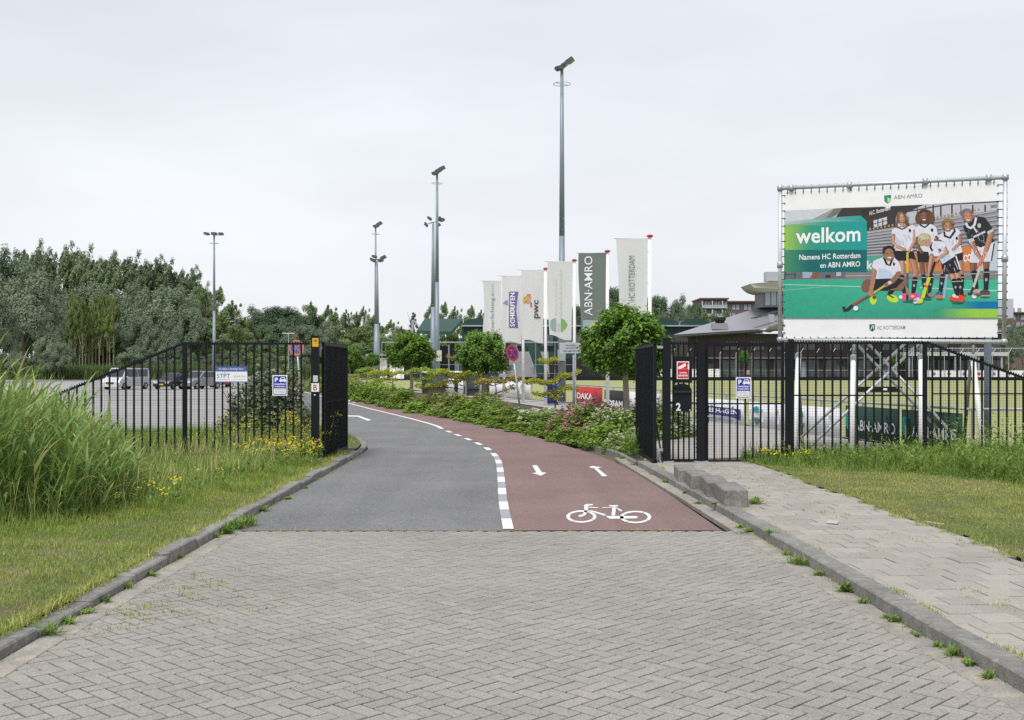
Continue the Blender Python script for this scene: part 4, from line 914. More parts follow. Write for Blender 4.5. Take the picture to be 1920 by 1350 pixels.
# ------------------------------------------------------------------ floodlight masts
def mast(lab, px0, d, h, lamps, ring=True, r0=.2, r1=.07):
    x = PX(px0, d); t = thing('floodlight_mast', lab, 'floodlight', (x, d, 0), 'floodlight masts by the fields')
    MB().tube((x, d, 0), (x, d, h*.5), r0, (r0+r1)/2, 12).path([(x, d, h*.5), (x, d, h)], [(r0+r1)/2, r1], 12).build('pole', m_mast, t, True)
    mb = MB(); mb.lathe((x, d, 0), [(r0*1.7, 0), (r0*1.7, .1), (r0*1.05, .14)], 12); mb.build('base_collar', m_mast, t)
    if ring:
        mb = MB(); R = .46; zz = h-.85
        pts = [(x+R*math.cos(2*math.pi*k/20), d+R*math.sin(2*math.pi*k/20), zz) for k in range(21)]; mb.path(pts, .018, 6)
        for k in (.6, 3.74): mb.tube((x, d, zz), (x+R*math.cos(k), d+R*math.sin(k), zz), .015)
        mb.build('ring', m_galv, t)
    for (dx, dz, s, tilt, yaw) in lamps:
        mb = MB(); m3 = Matrix.Rotation(yaw, 3, 'Z') @ Matrix.Rotation(tilt, 3, 'Y')
        c = Vector((x+dx, d, h+dz))
        for cc, dd in (((0, 0, 0), (s*.55, s*.8, s*.26)), ((-.3*s, 0, .1*s), (s*.25, s*.45, s*.26)), ((.02*s, 0, .17*s), (s*.4, s*.5, s*.1))): mb.box(c+m3 @ Vector(cc), dd, M_=m3)
        l = mb.build('lamp_head', m_lampbox, t); mb = MB(); mb.box(c+m3 @ Vector((.08*s, 0, -.14*s)), (s*.42, s*.7, .02), M_=m3); mb.build('lamp_glass', m_lampglass, l)
    mb = MB(); xs = [q_[0] for q_ in lamps]; zs = [q_[1] for q_ in lamps]; mb.tube((x+min(xs)-.2, d, h+min(zs)+.02), (x+max(xs), d, h+max(zs)-.12), .045); mb.tube((x, d, h-.05), (x+.03, d, h+.12), .06); mb.build('cross_arm', m_mast, t)
    return t
mast('tall floodlight mast behind the flags with one tilted lamp cluster', 1053.6, 60, PZ(128, 60), [(-.1, .0, .62, -.35, .2), (.22, .22, .62, -.62, .1), (.48, .42, .62, -.6, -.2)], r0=.22, r1=.085)
c = [(-.1, .02, .8, -.4, .1), (.2, .25, .8, -.5, 0), (.5, .45, .7, -.45, 0)]
mast('tall floodlight mast in the close pair, single lamp cluster on top', 819.5, 94, PZ(325, 94), c, r0=.24, r1=.09)
cc = [(-.62, -.1, .62, .9, 0), (-.3, .45, .62, .5, 0), (.5, -.1, .62, -.5, 0), (.85, .35, .66, -.6, 0), (.55, .5, .62, -.6, 0)]
mast('shorter floodlight mast in the close pair with two-sided lamp cluster', 812.2, 98, PZ(420, 98), cc, False, r0=.3, r1=.1)
mast('distant floodlight mast topped by one small tilted lamp', 704.3, 126, PZ(425, 126), [(.1, .05, .9, -.3, 0), (.5, .35, .9, -.55, 0)], r0=.2, r1=.08)
mast('distant shorter floodlight mast with two-sided lamps', 706.3, 122, PZ(492, 122), [(-.4, .2, .9, .4, 0), (-.2, .6, .8, .1, 0), (.5, .2, .9, -.3, 0), (.8, .55, .9, -.5, 0)], False, r0=.42, r1=.13)
mast('slim light mast with a T-shaped head among the parked cars', 401.5, 115, PZ(441, 115), [(-.75, .12, .75, .1, 0), (.05, .12, .8, 0, 0), (.75, .12, .7, 0, 0)], r0=.2, r1=.09)

# ------------------------------------------------------------------ road signs
def disc_sign(lab, cx_, cy_, d, R, foot, yaw, fade=0):
    c = P(cx_, cy_, d); t = thing('no_stopping_sign', lab, 'road sign', (c.x, c.y, 0), 'round no-stopping signs')
    base = Vector((PX(foot[0], d), d+foot[2], 0)); top = c+Vector((0, .04, R*.4)); MB().tube(base, top, .038, n=10).build('pole', m_galv, t, True)
    m3 = Matrix.Rotation(yaw, 3, 'Z'); ex, ez = m3 @ Vector((1, 0, 0)), Vector((0, 0, 1)); nn = m3 @ Vector((0, -1, 0))
    if foot[3]: ez = (ez+ex*foot[3]).normalized()
    mb = MB(); ring_ = [c+ex*(R*math.cos(2*math.pi*k/32))+ez*(R*math.sin(2*math.pi*k/32)) for k in range(32)]; mb.prism(ring_, -nn*.02); mb.build('disc', m_galv, t)
    a = Art(lambda u, v, L: c+ex*(u*R)+ez*(v*R)+nn*(.001+.0015*L)); RR = lerp((.45, .02, .03), (.6, .16, .1), fade); BB = lerp((.02, .03, .2), (.05, .14, .42), fade)
    a.ell(0, 0, 1, 1, RR, 32); a.ell(0, 0, .74, .74, BB, 32)
    for s in (-1, 1): a.stroke([(-.53*s, -.53), (.53*s, .53)], .16, RR)
    a.build('sign_print', t)
    mb = MB(); mb.box(c+Vector((0, .05, .1)), (.12, .05, .03)); mb.box(c+Vector((0, .05, -.1)), (.12, .05, .03)); mb.build('bracket', m_galv, t)
disc_sign('faded no-stopping disc on a grey pole behind the left fence', 555.8, 652, 44, .31, (566, 0, .2, 0), -.1, 1)
disc_sign('dark red no-stopping disc on a leaning pole by the planting', 960.7, 661.5, 40, .3, (978.5, 0, .1, -.16), -.75, 0)
d = 36; x = PX(1076, d); t = thing('text_sign', 'grey enamel text plate about dogs on a pole by the flowering shrubs', 'road sign', (x, d, 0))
MB().tube((x, d+.05, 0), (x, d+.05, PZ(645, d)), .042, n=10).build('pole', m_mast, t, True)
MB().bbox((PX(1069, d), d, PZ(652.4, d)), (40/F*d, .03, 20/F*d), .012).build('plate', M('enamel', (.45, .46, .48), .4), t)
a = Art(facing(d-.017, .001)); 
for s, x0, x1, y in (('honden', 1061.5, 1080.5, 645.2), ('verplicht', 1059, 1083, 650.6), ('aangelijnd', 1056, 1085, 656)): a.htext(s, x0, x1, y, y+4, (.1, .1, .11), .01)
a.build('sign_print', t)
# ================================================================== CLUB SURROUNDINGS
# rail round the field with advertising cloths
rail = thing('field_rail', 'waist-high grey steel rail along the near side of the field', 'railing', (7, 40, 0))
RP = [(-7, 90), (3.4, 60), (10.0, 24.2), (17, 24.2)]
RPa = np.array(RP); 
def rp(s): 
    seg = np.hypot(*np.diff(RPa, axis=0).T); S = np.concatenate([[0], np.cumsum(seg)]); return Vector((np.interp(s, S, RPa[:, 0]), np.interp(s, S, RPa[:, 1]), 0))
LEN = float(np.sum(np.hypot(*np.diff(RPa, axis=0).T)))
mb = MB(); mb.path([(x, y, 1.05) for x, y in RP], .03, 8); mb.build('rail_tube', m_galv, rail, True)
pm = MB().tube((0, 0, 0), (0, 0, 1.06), .036, n=8).mesh('rail_post', m_galv)
s = 1.0
while s < LEN: inst(pm, 'rail_post', rail, rp(s)); s += 2.4
S60 = math.hypot(10.4, 30); 
def s_of_y(y): return np.interp(-y, [-90, -60, -24.2], [0, S60, S60+math.hypot(6.6, 35.8)])
def board(label, y0, y1, h0, h1, col, draw=None, cat='banner'):
    sa, sb = s_of_y(y0), s_of_y(y1); A, B = rp(sa), rp(sb); u = (B-A).normalized(); L = (B-A).length; n = Vector((u.y, -u.x, 0))
    if n.y > 0: n = -n
    off = n*.06
    mat = M('banner_cloth', col, .6, nscale=2.2, namt=.08, bump=.3, bscale=4)
    mb = MB(); nx = 12; vs = []
    for j in (0, 1):
        for i in range(nx+1):
            p = A+u*(L*i/nx)+off+n*(.02*math.sin(i*1.3)*(1-j)); vs.append(p+Vector((0, 0, h1 if j else h0+.012*math.sin(i*2.1))))
    mb.add(vs+[v-n*.006 for v in vs], [(i, i+1, nx+2+i, nx+1+i) for i in range(nx)]+[(2*nx+2+i+nx+1, 2*nx+2+nx+2+i, 2*nx+2+i+1, 2*nx+2+i) for i in range(nx)]+[(i, i+2*nx+2, i+2*nx+3, i+1) for i in range(nx)]+[(nx+1+i, nx+2+i, nx+2+i+2*nx+2, nx+1+i+2*nx+2) for i in range(nx)])
    me = mb.mesh('advertising_cloth', mat, Vector(), True); o = obj('advertising_cloth', me); tag(o, label, cat, 'advertising cloths on the field rail')
    if draw:
        a = Art(lambda x, y, Ly: A+u*(x*L)+off+n*(.03+.0012*Ly)+Vector((0, 0, h1-(h1-h0)*y))); draw(a); a.build('cloth_print', o)
def d_daka(a): a.htext('DAKA', .08, .68, .36, .72, WH, .04); a.htext('uw sport en vrije tijd', .1, .66, .77, .84, (.7, .5, .5))
def d_rosam(a): a.htext('ROSAM', .04, .95, .56, .92, WH, .05)
def d_pwc(a):
    a.poly([(.52, .2), (.6, .2), (.64, .55), (.52, .55)], (.6, .12, .04)); a.poly([(.55, .28), (.6, .26), (.62, .5), (.57, .52)], (.75, .38, .04)); a.rect(.45, .56, .52, .6, (.1, .1, .12)); a.htext('pwc accountants', .2, .85, .74, .9, (.25, .2, .25), .02)
def d_blue(a): a.poly([(.2, .3), (.95, .34), (.95, .8), (.8, .68), (.2, .64)], (.04, .05, .22)); a.htext('VERHAGEN', .25, .9, .38, .56, WH, .03); a.htext('aannemers', .3, .8, .8, .86, (.15, .2, .5))
def d_svr(a):
    a.poly([(.16, .26), (.2, .17), (.25, .15), (.3, .2), (.32, .38), (.16, .38)], (.02, .35, .34)); a.poly([(.18, .6), (.32, .62), (.3, .75), (.24, .9), (.18, .74)], (.03, .18, .12)); a.htext('Stichting', .4, .85, .35, .42, (.45, .6, .6)); a.htext('Vrienden', .4, .85, .5, .57, (.45, .6, .6))
def d_abn(a): a.poly([(.03, .2), (.14, .2), (.14, .6), (.085, .8), (.03, .62)], (.0, .3, .27)); a.poly([(.085, .42), (.14, .52), (.14, .68), (.085, .85)], (.7, .58, .08)); a.htext('ABN·AMRO', .2, .95, .42, .74, (.75, .76, .75), .008)
board('red advertising cloth lettered DAKA on the field rail', 59.6, 54.2, .08, .98, (.5, .03, .035), d_daka)
board('black advertising cloth lettered ROSAM on the field rail', 53.8, 50.4, .08, .9, (.02, .02, .022), d_rosam)
board('white advertising cloth with orange emblem behind the big ball tree', 49.9, 45.2, .06, .9, (.72, .72, .74), d_pwc)
board('white advertising cloth behind the narrow fence panel', 44.8, 41.8, .04, .9, (.7, .71, .74), d_blue)
board('white advertising cloth with a dark blue pennant behind the pedestrian gate', 41.3, 36.6, .02, .86, (.72, .73, .76), d_blue)
board('white advertising cloth with a teal and green shield behind the pedestrian gate', 36.2, 33.4, .02, .86, (.72, .73, .76), d_svr)
board('white advertising cloth with a teal and green shield behind the corner post', 33.2, 29.9, .02, .86, (.72, .73, .76), d_svr)
board('dark green bank banner, farther of the two behind the billboard legs', 29.7, 27.0, .1, .95, (.012, .055, .04), d_abn)
board('dark green bank banner, nearer of the two behind the billboard legs', 26.9, 24.4, .1, .95, (.012, .055, .04), d_abn)
for y0, y1, lab in ((88, 82, 'plain white advertising board farthest along the rail'), (81, 75, 'plain white advertising board second farthest along the rail'), (74, 66.5, 'plain white advertising board behind the golden shrubs')): board(lab, y0, y1, .1, 1.15, (.74, .74, .76))

# far side of the field
t = MB().box((40, 168.5, .3), (86, .12, .56)).build('kickboard', m_black); tag(t, 'long black kickboard along the far edge of the field', 'kickboard')
for x0, x1, lab in ((PX(1232, 170), PX(1352, 170), 'long white board with a green mark before the clubhouse'), (PX(1735, 170), PX(1960, 170), 'long white sponsor board with red and blue spots at the far right of the field')):
    t = MB().box(((x0+x1)/2, 170.5, 1.05), (x1-x0, .1, 1.5 if x0 < 50 else 1.0)).build('field_board', m_white); tag(t, lab, 'advertising board')
    if x0 > 50:
        a = Art(lambda x, y, L: Vector((x, 170.44-.004*L, y)));
        for k in range(7): a.ell(x0+1.5+k*2.3, 1.05, .28, .28, (.5, .08, .1) if k % 2 else (.15, .2, .5), 8)
        a.build('board_print', t)
t = thing('training_board', 'low black rebound board lying on the field', 'rebound board', (PX(1648, 86), 86, .07)); MB().box((PX(1648, 86), 86, .3), (3.5, .4, .42)).build('board_body', m_black, t)
MB().box((PX(1660, 85.7), 85.75, .3), (.3, .06, .16)).build('label_plate', m_white, t)
# angled fence posts along the far side
t = thing('ball_fence', 'tall grey ball fence with angled post tops at the far side', 'fence', (40, 166.5, 0))
pm2 = MB().path([(0, 0, 0), (0, 0, 4.1), (.5, 0, 4.9)], .06, 6).mesh('fence_post', m_galv)
for k in range(26): inst(pm2, 'fence_post', t, (22+k*2.45, 169.6, .05))
MB().tube((22, 169.6, 1.6), (84, 169.6, 1.6), .03).build('rail_tube', m_galv, t)
MB().tube((64, 169.6, 4.95), (90, 169.6, 4.95), .06).build('top_rail', m_galv, t)
t = thing('ball_stop', 'tall grey ball stop frame in front of the grandstand', 'fence', (-10, 150, 0))
for x in np.arange(PX(716, 150), PX(1075, 150), 2.6): MB().tube((x, 150, 0), (x, 150, PZ(642, 150)), .055, n=6).build('post', m_mast, t)
MB().tube((PX(716, 150), 150, PZ(642, 150)), (PX(1075, 150), 150, PZ(642, 150)), .09).build('top_rail', m_mast, t)
for z in (1.2, 2.4): MB().tube((PX(716, 150), 150, z), (PX(1075, 150), 150, z), .025).build('rail_tube', m_mast, t)

# ---------------------------------------------------------------- clubhouse
m_bbrick = M('dark_brown_brick', (.075, .058, .053), .85, nscale=.3, namt=.1, n2=4, n2amt=.15)
m_zinc = M('zinc_roof', (.30, .30, .33), .5, .3, .4, .05, .08)
m_glass = M('dark_window_glass', (.05, .06, .065), .08, 0, .8, .2, .3)
m_lglass = M('pale_window_glass', (.3, .36, .4), .12, 0, .8, .3, .2)
m_cream = M('cream_soffit', (.55, .53, .45), .7)
m_fr = M('window_frame_grey', (.16, .17, .18), .5)
D = 185.0
t = thing('clubhouse', 'dark brick clubhouse with a big sloping grey roof and lookout tower', 'building', (PX(1500, D), D, 0))
xw0, xw1 = PX(1292, D), PX(1890, D)
MB().box(((xw0+xw1)/2, D+8, 3.95), (xw1-xw0, 14, 7.5)).build('wall', m_bbrick, t)
# courses of brick and piers
for k in range(12):
    x = xw0+1.2+k*4.4
    w = MB().box((x+1.5, D+.98, 1.75), (3.1, .12, 3.0)).build('window', m_glass, t); mb = MB()
    for q_ in (-1.5, -.5, .5, 1.5): mb.box((x+1.5+q_, D+.9, 1.75), (.12, .1, 3.1))
    mb.box((x+1.5, D+.9, 3.3), (3.2, .1, .14)); mb.build('window_frame', m_fr, w)
    if k in (3, 4, 6, 7): MB().box((x+.5+(k % 2)*1.3, D+.88, 1.6), (.75, .06, 2.7)).build('pane', m_lglass, w)
    if 1 <= k <= 11:
        w = MB().box((x+1.6, D+.97, 5.75), (2.2, .1, 1.3)).build('window', m_glass, t); MB().box((x+1.6, D+.91, 5.05), (2.4, .1, .1)).build('sill', m_fr, w)
MB().box(((xw0+xw1)/2, D+.6, 3.62), (xw1-xw0-2, 1.4, .22)).build('canopy', m_fr, t)
# sloping roof
e0, e1 = P(1263, 627.5, D-2), P(1428, 617, D-1); r0, r1 = P(1430, 574, D+10), P(1900, 560, D+10); e2 = P(1900, 622, D-1)
top = [e0, e1, P(1432, 618, D-1), P(1475, 600, D-3), P(1900, 596, D-3), r1, r0]
MB().prism(top, (0, .2, -.35)).build('roof', m_zinc, t)
MB().prism([P(1263, 628, D-2.2), P(1428, 617.8, D-1.2), P(1430, 622, D-.2), P(1290, 631, D-.2)], (0, 1.4, -.15)).build('eave', m_fr, t)
MB().prism([P(1424, 618, D-1.4), P(1434, 618.5, D-1.4), P(1478, 600.5, D-3.4), P(1900, 597, D-3.4), P(1900, 606, D), P(1470, 610, D), P(1445, 621.5, D)], (0, .5, -.2)).build('soffit', m_cream, t)
rf_ = MB(); rf_.box(P(1349, 612, D), (2.6, 1.2, 1.0)); o = rf_.build('roof_box', m_zinc, t)
for q_ in (1344, 1350, 1355.5): MB().lathe(P(q_, 607, D), [(.28, 0), (.28, .5), (.5, .55), (.5, 1.0), (.28, 1.1)], 8).build('vent', m_dark, o)
MB().box(P(1445.5, 597, D-1), (.9, .9, 1.3)).build('chimney', m_galv, t)
MB().prism([P(1408, 597.5, D-1.2), P(1416, 597.5, D-1.2), P(1460, 584, D+2), P(1452, 584, D+2)], (0, 0, .14)).build('skylight', m_glass, t)
tx0, tx1 = PX(1432, D+4), PX(1474, D+4)
tw = MB().box(((tx0+tx1)/2+1, D+8, PZ(559, D+4)), (tx1-tx0+2, 6, 2.9)).build('tower', m_fr, t)
for k in range(4): w = MB().box((tx0+.9+k*1.02, D+4.95, PZ(558.5, D+4)), (.85, .1, 2.4)).build('window', m_lglass, tw)
ov = [P(1407, 532, D+2), P(1413, 539, D+2.2), P(1420, 544, D+3), P(1431, 547.5, D+4), P(1500, 545, D+4), P(1500, 523, D+2)]
MB().prism(ov, (0, 8, 0)).build('tower_roof', m_cream, t)
MB().box(P(1458, 519, D+8), (4.4, 2, 1.6)).build('roof_unit', m_galv, t)
bx0, bx1 = PX(1692, D-3), PX(1888, D-3)
bl_ = MB().box(((bx0+bx1)/2, D-1.4, PZ(664, D-3)), (bx1-bx0, 4.6, .6)).build('balcony', M('pale_concrete', (.5, .5, .48), .8), t)
mb = MB()
for k in range(14): mb.box((bx0+k*(bx1-bx0)/13, D-3.6, PZ(657, D-3)), (.06, .06, 1.1))
for z in (654, 657, 660): mb.box(((bx0+bx1)/2, D-3.6, PZ(z, D-3)), (bx1-bx0, .05, .05))
mb.build('railing', m_galv, bl_)
for k in range(5): MB().box((bx0+1+k*(bx1-bx0-2)/4, D-3.2, 1.9), (.35, .35, 3.8)).build('column', m_galv, t)
# ---------------------------------------------------------------- hall with arched roofs and grandstand
m_green = M('dark_green_cladding', (.025, .06, .05), .6, nscale=.3, namt=.1)
D = 236.0; t = thing('sports_hall', 'dark green sports hall with a row of arched roofs', 'building', (PX(1100, D), D, 0))
x0, x1, zg = PX(866, D), PX(1332, D), PZ(611, D)
MB().box(((x0+x1)/2, D+15, zg/2-.1), (x1-x0, 29, zg)).build('wall', m_green, t)
nb = 8; w = (x1-x0)/nb
arch = MB(); arch.prism([Vector((-w/2*.985, 0, 0))]+[Vector((w/2*.985*math.cos(q_), 0, 1.5*math.sin(q_))) for q_ in np.linspace(math.pi, 0, 13)][1:-1]+[Vector((w/2*.985, 0, 0))], (0, 28, 0)); am = arch.mesh('arched_roof', m_green)
for k in range(nb):
    inst(am, 'arched_roof', t, (x0+w*(k+.5), D-.2, zg+.12))
    if k: MB().box((x0+w*k, D-.3, zg+.25), (.3, .3, .5)).build('gutter_outlet', m_galv, t)
MB().box(((x0+x1)/2, D-.35, zg), (x1-x0, .3, .3)).build('fascia', m_lglass, t)
for k in range(16): o = MB().box((x0+1.6+k*(x1-x0-3)/15, D-.08, zg-3.1), (2.4, .16, 2.4)).build('window', m_glass, t)
MB().box(((x0+x1)/2, D-.1, 2), (x1-x0-2, .2, 4)).build('plinth', m_dark, t)
D = 178.0; t = thing('grandstand', 'small grandstand with grey stepped seating under a dark sloping roof', 'grandstand', (PX(840, D), D, 0))
rf2 = [P(781, 626, D-6), P(797, 602.5, D+3), P(868, 603.5, D+3), P(846, 627.5, D-6)]
MB().prism(rf2, (0, 0, .5)).build('roof', m_green, t)
MB().prism([P(796, 601.5, D+2.9), P(868, 602.5, D+2.9), P(868, 605, D+2.9), P(796, 604, D+2.9)], (0, .3, 0)).build('fascia', m_galv, t)
for x in (782, 812, 845, 868): MB().tube((PX(x, D), D-5, 0), (PX(x, D), D-5, 5.6), .13, n=8).build('column', m_mast, t)
MB().tube(P(774, 600, D), P(774, 640, D), .25).build('column', m_galv, t); MB().tube(P(775, 600, D), P(784, 611, D), .15).build('stay', m_galv, t)
MB().box((PX(855, D), D, 2.8), (17, .5, 5.4)).build('rear_wall', m_dark, t)
for k in range(3): MB().box((PX(858+k*7, D), D-.35, 2.4), (.9, .1, 3.4)).build('panel', m_lglass, t)
stp = M('grey_concrete_steps', (.3, .3, .31), .85, nscale=.6, namt=.15)
for k in range(9): MB().box(((PX(905, D)+PX(1030, D))/2, D-1+k*.8, .25+k*.26), (PX(1030, D)-PX(905, D), .8, .5+k*.52)).build('step', stp, t)
mb = MB(); mb.prism([P(985, 640, D-2), P(1006, 640, D-2), P(1030, 705, D-2), P(1008, 705, D-2)], (0, .6, 0)); mb.build('stair', m_green, t)
mb = MB()
for k in range(9): mb.tube((PX(905, D)+k*1.3, D-1.7, .1), (PX(905, D)+k*1.3, D-1.7, 1.3), .04)
for z in (.7, 1.3): mb.tube((PX(905, D), D-1.7, z), (PX(1030, D), D-1.7, z), .04)
mb.build('railing', m_mast, t)
t = thing('pavilion', 'low dark pavilion with white panels left of the grandstand', 'building', (PX(740, 170), 170, 0))
MB().box((PX(745, 172), 172, 1.9), (7, 4, 3.8)).build('wall', m_dark, t)
for x, w_ in ((716, .7), (723, .5), (736, .9), (750, 1.2)): MB().box((PX(x, 169.9), 169.9, 1.9), (w_, .12, 3.2)).build('panel', m_white, t)
MB().box((PX(745, 172), 171.8, 3.95), (9, 6, .25)).build('roof', m_galv, t)
# white dugouts along the near side
for px0, px1, d, lab in ((790, 866, 84, 'long white team shelter farther from the flags'), (872, 938, 76, 'white flat-roofed team shelter nearer to the flags')):
    xa, xb = PX(px0, d), PX(px1, d); t = thing('team_shelter', lab, 'shelter', ((xa+xb)/2, d, 0), 'team shelters beside the field')
    MB().box(((xa+xb)/2, d, PZ(697, d)), (xb-xa, 1.5, .12)).build('roof', m_white, t); MB().box(((xa+xb)/2, d+.65, PZ(697, d)/2), (xb-xa-.2, .06, PZ(697, d)-.1)).build('back_panel', m_lglass, t)
    for x in (xa+.1, xb-.1): MB().box((x, d, PZ(697, d)/2), (.08, 1.3, PZ(697, d)-.13)).build('side_panel', m_fr, t)
    MB().box(((xa+xb)/2, d+.3, .45), (xb-xa-.4, .4, .08)).build('bench', m_dark, t)
# blue container beside the mast
d = 57; t = thing('waste_bin', 'dark blue wheeled waste bin beside the tall mast', 'bin', (PX(1034, d), d, .05))
x = PX(1034, d); mb = MB(); mb.add([(x+a*.3*s, d+b*.32*s, z) for z, s in ((.12, .85), (.98, 1.08)) for a, b in ((-1, -1), (1, -1), (1, 1), (-1, 1))], [(3, 2, 1, 0), (4, 5, 6, 7), (0, 1, 5, 4), (1, 2, 6, 5), (2, 3, 7, 6), (3, 0, 4, 7)]); mb.build('body', M('blue_plastic', (.02, .035, .22), .5), t)
MB().prism([(x-.36, d-.38, .99), (x+.36, d-.38, .99), (x+.36, d+.1, 1.1), (x+.36, d+.38, 1.06), (x-.36, d+.38, 1.06), (x-.36, d+.1, 1.1)], (0, 0, .05)).build('lid', M('blue_lid', (.02, .09, .25), .5), t)
for s in (-1, 1): MB().lathe((x+s*.31, d+.28, .1), [(.1, -.03), (.1, .03)], 12, Matrix.Rotation(math.pi/2, 3, 'Y')).build('wheel', m_dark, t)
MB().box((PX(1053, 59.7), 59.7, PZ(666, 59.7)), (.42, .2, .6)).build('cabinet', m_galv, [o for o in COL.objects if o.name == 'floodlight_mast'][0])
MB().box((PX(823, 93.6), 93.6, PZ(667, 93.6)), (.45, .2, .9)).build('cabinet', m_cream, [o for o in COL.objects if o.name == 'floodlight_mast.001'][0])
# distant flats
m_flat = M('red_brown_brick', (.17, .115, .102), .85, nscale=.2, namt=.1); m_slabw = M('balcony_white', (.5, .5, .49), .7)
def flats(lab, px0, px1, ytop, D, floors, cols, bal=True):
    x0, x1 = PX(px0, D), PX(px1, D); zt = PZ(ytop, D); t = thing('apartment_block', lab, 'building', ((x0+x1)/2, D, 0), 'flats beyond the trees')
    MB().box(((x0+x1)/2, D+9, zt/2), (x1-x0, 18, zt)).build('wall', m_flat, t); MB().box(((x0+x1)/2, D+8.5, zt+.2), (x1-x0+.8, 19.4, .5)).build('roof', m_flat, t)
    fh = 3.1; cw = (x1-x0)/cols
    for f in range(floors):
        z = zt-1.9-f*fh
        for c_ in range(cols):
            w = MB().box((x0+cw*(c_+.5), D-.04, z), (cw*.72, .2, 1.9)).build('window', m_lglass if (f+c_) % 3 else m_glass, t)
            MB().box((x0+cw*(c_+.5), D-.16, z), (.14, .1, 1.9)).build('frame', m_fr, w)
        if bal: b = MB().box(((x0+x1)/2, D-.9, z-1.3), (x1-x0-.6, 1.8, .25)).build('balcony', m_slabw, t); MB().box(((x0+x1)/2, D-1.76, z-.75), (x1-x0-.8, .06, .9)).build('railing', m_lglass, b)
        for c_ in range(0, cols, 3): 
            if bal: MB().box((x0+cw*c_+.3, D-1.5, z), (.4, .3, 2.4)).build('pier', m_slabw, t)
flats('apartment block with white balconies beyond the dark trees', 1314, 1364, 561, 400, 4, 8)
flats('lower brick apartment block right behind the clubhouse roof', 1364.6, 1431, 566.5, 410, 4, 9, False)
flats('long brick apartment block beyond the willows behind the billboard', 1852, 2010, 587, 470, 4, 18, False)
for x in (1899, 1911.5): MB().box(P(x, 584, 475), (1.2, 1.2, 3)).build('chimney', m_galv, [o for o in COL.objects if o.name == 'apartment_block.002'][0])

